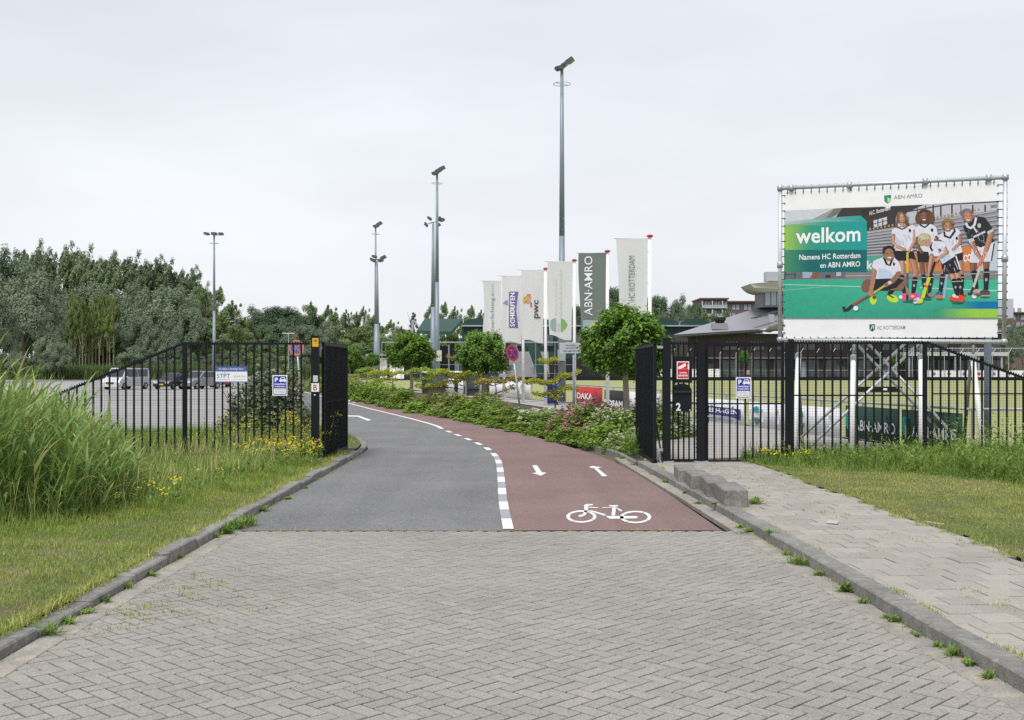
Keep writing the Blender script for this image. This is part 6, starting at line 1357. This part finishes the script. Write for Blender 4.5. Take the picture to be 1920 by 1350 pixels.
def crown_geo(kind_, seed, n):
    """unit tree: height 1, crown radius about .5"""
    r = np.random.default_rng(seed); C, Nn, U = [], [], []
    def blob(c, rad, m):
        d = r.normal(size=(m, 3)); d /= np.linalg.norm(d, axis=1, keepdims=True); rr = r.random((m, 1))**.45
        C.append(c+d*rr*rad); o_ = c-np.array([0, 0, .5]); Nn.append(d*.55+o_/(np.linalg.norm(o_)+.1)*.5+[0, 0, .45]); U.append(d*.5+[.35, 0, .6] if kind_ in ('poplar', 'willow') else d+[0, 0, .2])
    if kind_ in ('poplar',):
        m = 64
        for k in range(m):
            z = r.uniform(.1, .93); R = .5*np.sin(np.pi*np.clip((z+.15)/1.17, 0, 1))**.5*r.uniform(.3, 1); a = r.uniform(0, 6.28); c = np.array([R*np.cos(a), R*np.sin(a), z]); L = r.uniform(.07, .15)
            for q_ in range(3): blob(c+np.array([.35*L*q_, 0, L*q_*.55]), np.array([.1, .1, .085])*(1-.25*q_), n//m//3)
        for k in range(44):
            a = r.uniform(0, 6.28); q0 = r.random()**.5; c = np.array([.36*np.cos(a)*q0, .36*np.sin(a)*q0, .93-.16*q0*q0+r.uniform(-.05, .03)])
            for q_ in range(3): blob(c+np.array([.02*q_, 0, .022*q_]), np.array([.034, .034, .03])*(1-.22*q_), n//190)
    elif kind_ == 'young':
        for k in range(30):
            z = r.uniform(.58, 1.0); R = .4*np.sin(np.pi*np.clip((z-.5)/.55, 0, 1))**.7*r.uniform(.2, 1); a = r.uniform(0, 6.28); blob(np.array([R*np.cos(a), R*np.sin(a), z]), np.array([.09, .09, .05]), n//30)
        for k in range(6): z = r.uniform(.3, .6); a = r.uniform(0, 6.28); blob(np.array([.12*np.cos(a), .12*np.sin(a), z]), np.array([.07, .07, .025]), n//90)
    elif kind_ == 'conifer':
        for k in range(70):
            z = r.uniform(.1, .98); R = .46*(1-z)**.8*r.uniform(.3, 1)+.02; a = r.uniform(0, 6.28); blob(np.array([R*np.cos(a), R*np.sin(a), z]), np.array([.08, .08, .03])*(1.1-.7*z), n//70)
    elif kind_ == 'birch':
        for k in range(64):
            z = r.uniform(.05, .96); R = .48*np.sin(np.pi*np.clip((z+.22)/1.25, 0, 1))**.7*r.uniform(.35, 1); a = r.uniform(0, 6.28); blob(np.array([R*np.cos(a), R*np.sin(a), z]), np.array([.085, .085, .06]), n//64)
        for k in range(5): blob(np.array([r.normal(0, .05), r.normal(0, .05), .95+.02*k]), np.array([.035, .035, .03]), n//150)
    else:
        m = 58 if kind_ == 'willow' else 52
        for k in range(m):
            d = r.normal(size=3); d /= np.linalg.norm(d); d[2] = abs(d[2])*1.1-.42*r.random(); rr = r.uniform(.62, 1)
            c = np.array([.42*d[0]*rr, .42*d[1]*rr, .52+.42*d[2]*rr]); s = r.uniform(.8, 1.25); blob(c, np.array([.105, .105, .085])*s, n//m)
            if kind_ == 'willow': blob(c+[.05, 0, .07], np.array([.05, .05, .05])*s, n//m//5)
    C, Nn, U = np.concatenate(C), np.concatenate(Nn), np.concatenate(U); return C, Nn, U
def trunk_geo(kind_, seed, mb=None):
    r = random.Random(seed); mb = MB(); top = .9 if kind_ in ('birch', 'conifer', 'young', 'poplar') else .62; w = .04 if kind_ == 'young' else .012 if kind_ == 'birch' else .02
    pts = [Vector((0, 0, -.01))]; 
    for k in range(1, 6): pts.append(Vector((r.uniform(-.02, .02)*k*.4, r.uniform(-.02, .02)*k*.4, top*k/5)))
    mb.path(pts, [w*(1-.16*k) for k in range(6)], 6)
    for k in range(7):
        i = r.randint(2, 4); p = pts[i]; a = r.uniform(0, 6.28); L = r.uniform(.14, .28); mb.path([p, p+Vector((math.cos(a)*L*.5, math.sin(a)*L*.5, L*.45)), p+Vector((math.cos(a)*L, math.sin(a)*L, L*1.0))], [w*.5, w*.35, w*.15], 5)
    return mb
PROTO = {}
TSIZE = {'poplar': .025, 'willow': .023, 'oak': .028, 'birch': .027, 'young': .04, 'conifer': .04}
for kd in LM:
    for sd in range(2):
        n = 17000 if kd != 'young' else 3600; C, Nn, U = crown_geo(kd, 100+sd*7+len(kd), n)
        V, Fa, T = quads(C, np.full(len(C), TSIZE[kd]), Nn, np.clip(np.random.default_rng(sd).normal(.45, .12, len(C)), 0, 1), .6, U, .3)
        PROTO[kd, sd] = (np_mesh('crown', V, Fa, LM[kd], T), trunk_geo(kd, sd+3).mesh('trunk', m_pale if kd in ('young', 'birch') else m_bark, Vector(), True))
LAB = {'poplar': ('tall wind-swept poplar with plumed top in the wood behind the car park', 'poplars behind the car park'), 'willow': ('broad silvery green willow at the edge of the wood', 'willows at the wood edge'), 'oak': ('dark round-crowned broadleaf tree rising in the far wood', 'dark broadleaf trees'),
       'birch': ('slim mid-green tree in the far tree line', 'slim trees in the tree line'), 'young': ('thin bare-stemmed young tree with yellow-green top behind the car park', 'young bare-stemmed trees'), 'conifer': ('pointed dark conifer rising beside the grandstand', 'conifers')}
TCNT = 0
ORD = ('first', 'second', 'third', 'fourth', 'fifth', 'sixth', 'seventh', 'eighth', 'ninth', 'tenth', 'eleventh', 'twelfth', 'thirteenth', 'fourteenth')
def tree(kd, px_, ytop, d, wpx, label=None, name=None, group=None):
    global TCNT; TCNT += 1; h = PZ(ytop, d); w = max(wpx/F*d, .5); sd = TCNT % 2
    nm = name or {'poplar': 'poplar_tree', 'willow': 'willow_tree', 'oak': 'broadleaf_tree', 'birch': 'slim_tree', 'young': 'young_tree', 'conifer': 'conifer_tree'}[kd]
    t = thing(nm, label or LAB[kd][0], 'tree', (PX(px_, d), d, -.05), group if label else LAB[kd][1]); cr, tr = PROTO[kd, sd]
    link(bpy.data.objects.new('crown', cr), t); k_ = link(bpy.data.objects.new('trunk', tr), t); t.scale = (w, w, h+.05)
    t.rotation_euler.z = random.uniform(-.9, .9)+(math.pi if kd == 'oak' and TCNT % 3 == 0 else 0); return t
TREES = [('oak', 8, 452, 215, 110), ('oak', -60, 448, 215, 120), ('poplar', 60, 468, 225, 85), ('poplar', 110, 474, 225, 80), ('willow', 45, 484, 165, 165), ('willow', -50, 520, 150, 150), ('poplar', 150, 476, 220, 85), ('poplar', 195, 488, 218, 85), ('poplar', 240, 486, 228, 80), ('poplar', 278, 496, 230, 75), ('poplar', 312, 499, 232, 75), ('poplar', 346, 514, 235, 70), ('poplar', 376, 540, 225, 60),
         ('willow', 175, 520, 215, 100), ('willow', 250, 522, 208, 110), ('willow', 318, 528, 208, 115), ('willow', 105, 520, 212, 100), ('willow', 265, 585, 200, 80), ('willow', 315, 600, 198, 80), ('willow', 355, 570, 205, 80), ('birch', 385, 548, 215, 70), ('birch', 412, 545, 222, 65), ('birch', 440, 570, 215, 65), ('birch', 420, 590, 205, 70), ('birch', 462, 600, 215, 55), ('willow', 6, 592, 150, 60), ('willow', 92, 590, 190, 60), ('birch', 470, 640, 200, 40),
         ('oak', 480, 568, 275, 85), ('oak', 524, 561, 285, 100), ('oak', 560, 576, 290, 80), ('oak', 510, 600, 262, 95), ('oak', 590, 580, 295, 70), ('birch', 582, 572, 300, 60), ('birch', 618, 578, 300, 60), ('willow', 566, 604, 255, 85), ('willow', 608, 600, 258, 80), ('birch', 628, 590, 285, 60), ('birch', 652, 586, 285, 42), ('birch', 668, 590, 285, 42), ('birch', 684, 580, 285, 40), ('birch', 700, 596, 280, 50), ('birch', 640, 620, 262, 70), ('birch', 676, 616, 262, 75), ('birch', 714, 610, 270, 60), ('willow', 596, 640, 240, 80), ('birch', 540, 640, 240, 70), ('birch', 500, 650, 235, 70), ('willow', 640, 650, 240, 70), ('birch', 690, 650, 245, 80),
         ('birch', 736, 604, 290, 50), ('birch', 752, 616, 285, 50), ('birch', 770, 622, 290, 60), ('birch', 735, 640, 270, 70), ('birch', 765, 645, 270, 60), ('conifer', 776, 583, 300, 44), ('birch', 812, 574, 320, 45), ('birch', 834, 572, 320, 45), ('birch', 856, 580, 320, 45), ('birch', 884, 578, 320, 38), ('birch', 905, 586, 320, 40),
         ('oak', 950, 600, 340, 90), ('oak', 1010, 600, 340, 90), ('oak', 1075, 560, 340, 70), ('oak', 1112, 530, 340, 70), ('oak', 1150, 522, 340, 64), ('oak', 1196, 548, 340, 60), ('oak', 1232, 540, 340, 72), ('oak', 1272, 548, 340, 66), ('oak', 1300, 556, 345, 52), ('oak', 1322, 575, 345, 44),
         ('willow', 1243, 577, 290, 36), ('willow', 1262, 577, 290, 30), ('willow', 1285, 573, 290, 36), ('willow', 1304, 576, 290, 34), ('birch', 1322, 586, 300, 40), ('birch', 1342, 588, 310, 36), ('birch', 1362, 584, 330, 34),
         ('willow', 1896, 607, 205, 46), ('oak', 1925, 598, 250, 60), ('willow', 1918, 612, 215, 50), ('oak', 1960, 596, 250, 80), ('oak', 2010, 590, 250, 90), ('birch', 1880, 640, 230, 40)]
popl = sorted(a[1] for a in TREES if a[0] == 'poplar')
for a in TREES:
    lb = 'tall wind-swept poplar, %s from the left in the row behind the car park' % ORD[popl.index(a[1])] if a[0] == 'poplar' else {45: 'big silvery willow nearest the reeds, bulging from the wood edge', -50: 'silvery willow standing outermost beside the reeds', 6: 'low rounded dark willow in front of the big silvery willow'}.get(a[1]) if a[0] == 'willow' else None
    tree(a[0], a[1], a[2], a[3], a[4]*(1.45 if a[0] == 'poplar' else 1.25 if a[0] == 'birch' else 1.12), lb, None, LAB[a[0]][1])
for i in range(17): tree('oak', -90+i*34+random.uniform(-8, 8), 540+(i*5 if i > 8 else 0)+random.uniform(-10, 14), 262, 95, 'shadowed broadleaf tree deep inside the wood behind the car park', None, 'trees inside the wood')
for i in range(26): tree('birch', 430+i*36+random.uniform(-8, 8), 636+random.uniform(-8, 8), 330+random.uniform(0, 20), 62, 'low tree in the far belt behind the playing fields', None, 'far tree belt')
for i in range(14): tree('young', 128+i*6.6+random.uniform(-2, 2), 552+random.uniform(0, 34), 192+random.uniform(0, 8), 34)
for i in range(12): tree('oak', -260-i*75 if i < 5 else 2080+(i-5)*80, 520+random.uniform(-20, 40), 230, 110)
for px_, yt, d, w_ in ((255, 646, 190, 85), (300, 650, 192, 60), (110, 640, 180, 70), (350, 655, 195, 60), (400, 660, 200, 60), (440, 655, 200, 60), (500, 660, 205, 60), (560, 665, 205, 70), (-20, 650, 184, 70), (30, 655, 186, 70), (70, 660, 188, 60), (105, 665, 184, 60), (-70, 640, 184, 80), (280, 668, 194, 60), (330, 668, 196, 50)): tree('willow', px_, yt, d, w_, 'low green shrub at the foot of the wood', 'wood_shrub', 'shrubs along the wood foot')
for i in range(9): tree('willow', 112+i*17, 663+random.uniform(-6, 6), 222, 62, 'shadowed undergrowth shrub behind the bare-stemmed young trees', 'wood_shrub', 'undergrowth in the wood')
# far reed bank beyond the car park
m_bank = leafmat('bank_reed_leaf', (.06, .10, .03), (.11, .16, .05), (.18, .22, .09), .3, 0, gain=1.3)
x, y = scatter(14000, -88, -30, 183, 188, lambda x, y: x > -1e9); N = len(x)
stuff('reed_bank', [strips(np.stack([x, y, 0*x-.05], -1), RNG.uniform(0, 6.28, N), RNG.uniform(1.7, 3.1, N), np.full(N, .16), RNG.uniform(0, .2, N), RNG.uniform(.1, .8, N), 3)], m_bank)

# ------------------------------------------------------------------ ball trees along the path
m_ball = leafmat('ball_tree_leaf', (.035, .075, .012), (.075, .14, .02), (.16, .26, .035), .3, .06, .5, .3, gain=1.85)
def ball_geo(seed, n, flat=.85):
    r = np.random.default_rng(seed); C, Nn, T = [], [], []
    m = 150
    for k in range(m):
        d = r.normal(size=3); d /= np.linalg.norm(d); d[2] = d[2] if d[2] > -.75 else -d[2]; R = .5*r.uniform(.8, 1.05)*(1+.075*math.sin(5*math.atan2(d[1], d[0])+d[2]*4)); c = d*R; c[2] *= flat; q_ = n//m
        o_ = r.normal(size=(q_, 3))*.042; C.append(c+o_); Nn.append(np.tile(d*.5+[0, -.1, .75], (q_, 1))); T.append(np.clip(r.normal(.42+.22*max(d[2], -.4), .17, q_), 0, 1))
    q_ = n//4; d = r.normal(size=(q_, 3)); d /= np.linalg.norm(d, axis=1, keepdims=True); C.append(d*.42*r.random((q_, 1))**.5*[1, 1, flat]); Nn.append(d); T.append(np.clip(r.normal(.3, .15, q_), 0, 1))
    return np.concatenate(C), np.concatenate(Nn), np.concatenate(T)
BALL = []
for sd in (1, 2):
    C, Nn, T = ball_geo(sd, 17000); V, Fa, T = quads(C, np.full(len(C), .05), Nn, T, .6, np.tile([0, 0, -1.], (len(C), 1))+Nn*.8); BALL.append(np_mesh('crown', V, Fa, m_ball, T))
def ball_tree(label, px_, yc, d, wpx, sd, hpx):
    x = PX(px_, d); zc = PZ(yc, d); R = wpx/F*d; t = thing('ball_tree', label, 'tree', (x, d, 0), 'ball trees along the path')
    o = link(bpy.data.objects.new('crown', BALL[sd]), t); o.location = (-.0, 0, zc); o.scale = (R, R, hpx/F*d/.85); o.rotation_euler.z = px_
    mb = MB(); mb.path([(x, d, 0), (x+.03, d, zc*.4), (x-.02, d, zc-.2*R), (x, d, zc+.1*R)], [.085*R/2, .075*R/2, .07*R/2, .04*R/2], 9)
    for k in range(7): a = k*.9; mb.path([(x-.02, d, zc-.25*R), (x+.2*R*math.cos(a), d+.2*R*math.sin(a), zc-.05*R), (x+.38*R*math.cos(a), d+.38*R*math.sin(a), zc+.15*R)], [.035*R/2, .028*R/2, .012*R/2], 6)
    mb.build('trunk', m_pale, t, True)
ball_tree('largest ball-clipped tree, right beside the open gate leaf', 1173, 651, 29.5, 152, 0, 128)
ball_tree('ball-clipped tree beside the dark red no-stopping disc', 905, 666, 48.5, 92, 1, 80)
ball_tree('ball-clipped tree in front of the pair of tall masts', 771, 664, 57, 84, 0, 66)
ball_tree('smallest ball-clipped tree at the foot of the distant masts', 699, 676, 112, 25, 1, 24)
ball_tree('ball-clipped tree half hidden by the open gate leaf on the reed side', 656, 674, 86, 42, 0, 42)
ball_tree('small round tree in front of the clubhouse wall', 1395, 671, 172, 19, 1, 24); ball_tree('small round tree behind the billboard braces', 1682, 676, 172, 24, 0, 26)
# ------------------------------------------------------------------ planting
m_shrub = leafmat('shrub_leaf', (.045, .08, .014), (.105, .155, .026), (.19, .23, .045), .3, .12, gain=2.4); m_olive = leafmat('island_leaf', (.05, .065, .03), (.09, .11, .055), (.17, .185, .11), .25, .05, gain=1.85)
m_gold = leafmat('golden_leaf', (.18, .22, .02), (.3, .32, .03), (.42, .38, .06), .35, .08, gain=1.5); m_amber = leafmat('amber_leaf', (.13, .14, .025), (.22, .19, .04), (.32, .17, .06), .3, .1, gain=1.85); m_lime = leafmat('lime_leaf', (.07, .13, .02), (.14, .2, .03), (.25, .28, .05), .3, .1, gain=2.2)
m_pink = leafmat('pink_blossom', (.32, .09, .14), (.42, .16, .22), (.55, .33, .36), .2, 0); m_cream_b = leafmat('cream_blossom', (.5, .5, .36), (.6, .6, .5), (.68, .68, .6), .2, 0); m_rust = leafmat('faded_blossom', (.22, .13, .07), (.34, .22, .14), (.45, .33, .24), .2, 0)
def dome(seed, n, sz, fl=0, flsz=.05, top=.25):
    r = np.random.default_rng(seed); d = r.normal(size=(n, 3)); d /= np.linalg.norm(d, axis=1, keepdims=True); d[:, 2] = np.abs(d[:, 2]); lump = 1+.13*np.sin(d[:, 0]*7+seed)*np.sin(d[:, 1]*6+seed*2)+.1*np.sin(d[:, 2]*9)
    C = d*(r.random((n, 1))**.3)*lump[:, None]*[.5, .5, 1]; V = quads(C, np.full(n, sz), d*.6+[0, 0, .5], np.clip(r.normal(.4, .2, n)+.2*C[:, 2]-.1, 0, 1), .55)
    if not fl: return V, None
    q_ = r.choice(n, fl); c = d[q_]*lump[q_][:, None]*[.51, .51, 1.02]; c = c[c[:, 2] > top]; c = np.concatenate([c+r.normal(0, .018, c.shape) for _ in range(4)]); return V, quads(c, np.full(len(c), flsz), np.tile([0, -.5, 1.], (len(c), 1)), None, .9)
SH_ = {}
for kd, mt, fm, fl, sz in (('pink', m_shrub, m_pink, 200, .085), ('cream', m_shrub, m_cream_b, 170, .085), ('rust', m_shrub, m_rust, 170, .085), ('green', m_shrub, None, 0, .1), ('lime', m_lime, None, 0, .1)):
    for sd in (0, 1):
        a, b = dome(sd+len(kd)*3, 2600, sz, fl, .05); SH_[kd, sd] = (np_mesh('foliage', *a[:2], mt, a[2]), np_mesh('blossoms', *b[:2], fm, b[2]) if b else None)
SLAB = {'pink': ('low shrub covered in pink blossom beside the cycle path', 'flowering_shrub', 'pink flowering shrubs'), 'cream': ('low shrub dotted with cream white blossom beside the cycle path', 'flowering_shrub', 'cream flowering shrubs'), 'rust': ('low shrub with faded brownish pink blossom farther along the path', 'flowering_shrub', 'faded flowering shrubs'), 'green': ('low leafy green shrub in the bed beside the cycle path', 'leafy_shrub', 'green bed shrubs'), 'lime': ('light green shrub in the bed along the cycle path', 'leafy_shrub', 'light green bed shrubs')}
SC_ = 0
def shrub(kd, x, y, w, h):
    global SC_; SC_ += 1; lab, nm, gr = SLAB[kd]; t = thing(nm, lab, 'shrub', (x, y, .0), gr); f, b = SH_[kd, SC_ % 2]; link(bpy.data.objects.new('foliage', f), t)
    if b: link(bpy.data.objects.new('blossoms', b), t)
    t.scale = (w*random.uniform(.85, 1.2), w*random.uniform(.85, 1.2), h*random.uniform(.8, 1.18)); t.rotation_euler.z = random.uniform(0, 6.28)
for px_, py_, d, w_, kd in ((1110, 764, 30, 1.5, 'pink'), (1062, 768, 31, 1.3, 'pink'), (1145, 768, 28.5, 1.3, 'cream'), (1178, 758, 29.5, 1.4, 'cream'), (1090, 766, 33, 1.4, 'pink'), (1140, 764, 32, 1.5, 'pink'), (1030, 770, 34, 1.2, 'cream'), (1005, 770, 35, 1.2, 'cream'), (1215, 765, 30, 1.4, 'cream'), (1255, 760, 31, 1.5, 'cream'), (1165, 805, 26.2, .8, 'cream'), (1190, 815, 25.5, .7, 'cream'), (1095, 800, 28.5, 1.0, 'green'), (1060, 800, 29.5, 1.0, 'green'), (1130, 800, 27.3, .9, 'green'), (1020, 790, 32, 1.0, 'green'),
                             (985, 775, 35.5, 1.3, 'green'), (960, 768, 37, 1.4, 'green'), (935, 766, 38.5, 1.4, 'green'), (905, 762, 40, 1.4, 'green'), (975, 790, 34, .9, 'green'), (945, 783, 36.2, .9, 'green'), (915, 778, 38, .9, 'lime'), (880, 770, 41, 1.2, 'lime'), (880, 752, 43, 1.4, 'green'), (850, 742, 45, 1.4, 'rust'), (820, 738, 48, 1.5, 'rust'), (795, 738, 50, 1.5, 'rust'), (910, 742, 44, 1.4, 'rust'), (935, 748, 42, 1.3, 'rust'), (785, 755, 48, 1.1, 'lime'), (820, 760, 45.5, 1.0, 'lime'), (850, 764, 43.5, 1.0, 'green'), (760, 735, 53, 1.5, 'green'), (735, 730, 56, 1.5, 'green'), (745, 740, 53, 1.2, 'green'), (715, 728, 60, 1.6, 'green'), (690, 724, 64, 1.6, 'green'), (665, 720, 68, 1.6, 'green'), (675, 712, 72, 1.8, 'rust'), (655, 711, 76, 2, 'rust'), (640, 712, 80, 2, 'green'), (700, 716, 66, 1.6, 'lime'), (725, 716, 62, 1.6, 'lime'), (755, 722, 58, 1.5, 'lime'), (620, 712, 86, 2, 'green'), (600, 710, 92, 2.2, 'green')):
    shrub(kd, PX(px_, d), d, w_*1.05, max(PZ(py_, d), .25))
x, y = scatter(16000, -6, 3.2, 23.5, 56, lambda x, y: (x > np.vectorize(kr_x)(y)-.1) & (x < np.vectorize(kr_x)(y)+.7))
stuff('bed_edge_grass', [blades('g', x, y, lambda x, y: .02+0*x, RNG.uniform(.06, .28, len(x)), RNG.uniform(.008, .016, len(x)), m_tall, np.clip(RNG.normal(.45, .25, len(x)), 0, 1), .5, .9, 3)], m_tall)
weeds(120, 2.0, 3.0, 23.6, 27.5, lambda x, y: .05+0*x, .25, .7, 'bed_weeds', lambda x, y: x > np.vectorize(kr_x)(y)+.15)
# tiered shrubs with flat sprays of golden leaves
def tiered(label, px_, d, tiers, mt, ytop):
    x = PX(px_, d); t = thing('tiered_shrub', label, 'shrub', (x, d, 0), 'tiered golden shrubs'); mb = MB(); mb.path([(x, d, 0), (x+.05, d, 1), (x, d, PZ(ytop, d))], [.035, .028, .01], 6); ps = []
    for (pa, ya, pb, yb, den) in tiers:
        a, b = P(pa, ya, d+random.uniform(-.25, .1)), P(pb, yb, d+random.uniform(-.2, .2)); st = Vector((x, d, min(a.z, b.z)-.18)); mb.path([st, (a+b)/2-Vector((0, 0, .03)), b], [.02, .015, .006], 5); mb.path([st, a], [.016, .006], 5)
        n = int(den*(b-a).length*620); s_ = RNG.random(n); c = np.array(a)+(np.array(b)-np.array(a))*s_[:, None]+RNG.normal(0, 1, (n, 3))*[.05, .22, .05]; c[:, 2] += .05*np.sin(s_*9+pa); ps.append(quads(c, np.full(n, .085), np.tile([0, 0, 1.], (n, 1)), None, .6))
    V, Fa, T = merge(ps); V = V-np.array([x, d, 0]); link(bpy.data.objects.new('foliage', np_mesh('foliage', V, Fa, mt, T)), t); mb.build('stem', m_bark, t, True)
tiered('bright golden tiered shrub with three flat sprays between the flagpoles', 1040, 44, [(1012, 678, 1044, 674, 1.2), (984, 714, 1030, 716, 1.3), (1028, 716, 1086, 696, 1.3), (1000, 740, 1040, 736, .8), (1040, 732, 1084, 726, 1.2), (1030, 746, 1050, 746, 1)], m_gold, 672)
tiered('amber tiered shrub left of the leaning no-stopping sign', 928, 46, [(890, 716, 925, 714, 1.2), (925, 714, 972, 713, 1.2), (945, 730, 968, 726, .7), (950, 700, 975, 710, .5)], m_amber, 702)
tiered('yellow-green tiered shrub under the second ball tree', 868, 48, [(800, 700, 850, 698, 1.3), (845, 704, 905, 700, 1.3), (830, 716, 880, 712, 1), (800, 722, 840, 722, .8)], m_gold, 694)
tiered('loose lime tiered shrub under the third ball tree', 800, 52, [(765, 696, 800, 692, 1.1), (800, 694, 838, 698, 1), (775, 712, 815, 710, 1), (780, 725, 812, 722, 1)], m_lime, 688)
tiered('yellow-green tiered shrub farthest along the path', 735, 60, [(690, 700, 730, 694, 1.2), (725, 700, 765, 698, 1.2), (700, 712, 745, 710, 1)], m_gold, 690)
tiered('lime tiered shrub under the smallest ball tree', 705, 70, [(668, 696, 700, 690, 1.3), (690, 704, 735, 700, 1.3), (660, 706, 690, 702, 1)], m_lime, 688)
tiered('amber sprig shrub at the foot of the pair of masts', 870, 56, [(838, 668, 862, 674, .9), (856, 652, 866, 655, .8)], m_amber, 650)
# island bush behind the left fence
def island(label, x, y, w, h, n, seed):
    a, _ = dome(seed, n, .075); t = thing('island_bush', label, 'bush', (x, y, 0)); o = link(bpy.data.objects.new('foliage', np_mesh('foliage', *a[:2], m_olive, a[2])), t); o.scale = (w, w, h); mb = MB()
    for k in range(9): q_ = k*.7; mb.path([(x+.1*math.cos(q_), y+.1*math.sin(q_), 0), (x+w*.25*math.cos(q_), y+w*.25*math.sin(q_), h*.55), (x+w*.42*math.cos(q_), y+w*.42*math.sin(q_), h*.9)], [.03, .02, .008], 5)
    mb.build('stems', m_bark, t, True)
island('large olive green bush on the road corner behind the left fence', PX(515, 30), 30, 2.1, 1.9, 5200, 4); island('lower olive green bush at the car park side of the road corner', PX(462, 31), 31, 1.5, 1.45, 3200, 8); island('small bright green bush tight behind the left gate post', PX(566, 28.5), 28.5, 1.0, 1.0, 2000, 12)
# litter on the pavement
m_paper = M('weathered_paper', (.42, .42, .41), .8, nscale=30, namt=.1)
t = MB().add([G(1552, 975, .112), G(1572, 977, .112), G(1570, 982, .116), G(1549, 981, .112)], [(0, 1, 2, 3)]).build('paper_scrap', m_paper); tag(t, 'white paper scrap lying on the pavement slabs', 'litter')
p = G(1752, 983, .1); t = MB().add([(p.x-.07, p.y+.1, .115), (p.x-.03, p.y+.11, .12), (p.x+.09, p.y-.1, .12), (p.x+.05, p.y-.12, .112)], [(0, 1, 2, 3)]).build('paper_strip', m_paper); tag(t, 'pale paper strip at the edge of the mown grass', 'litter')
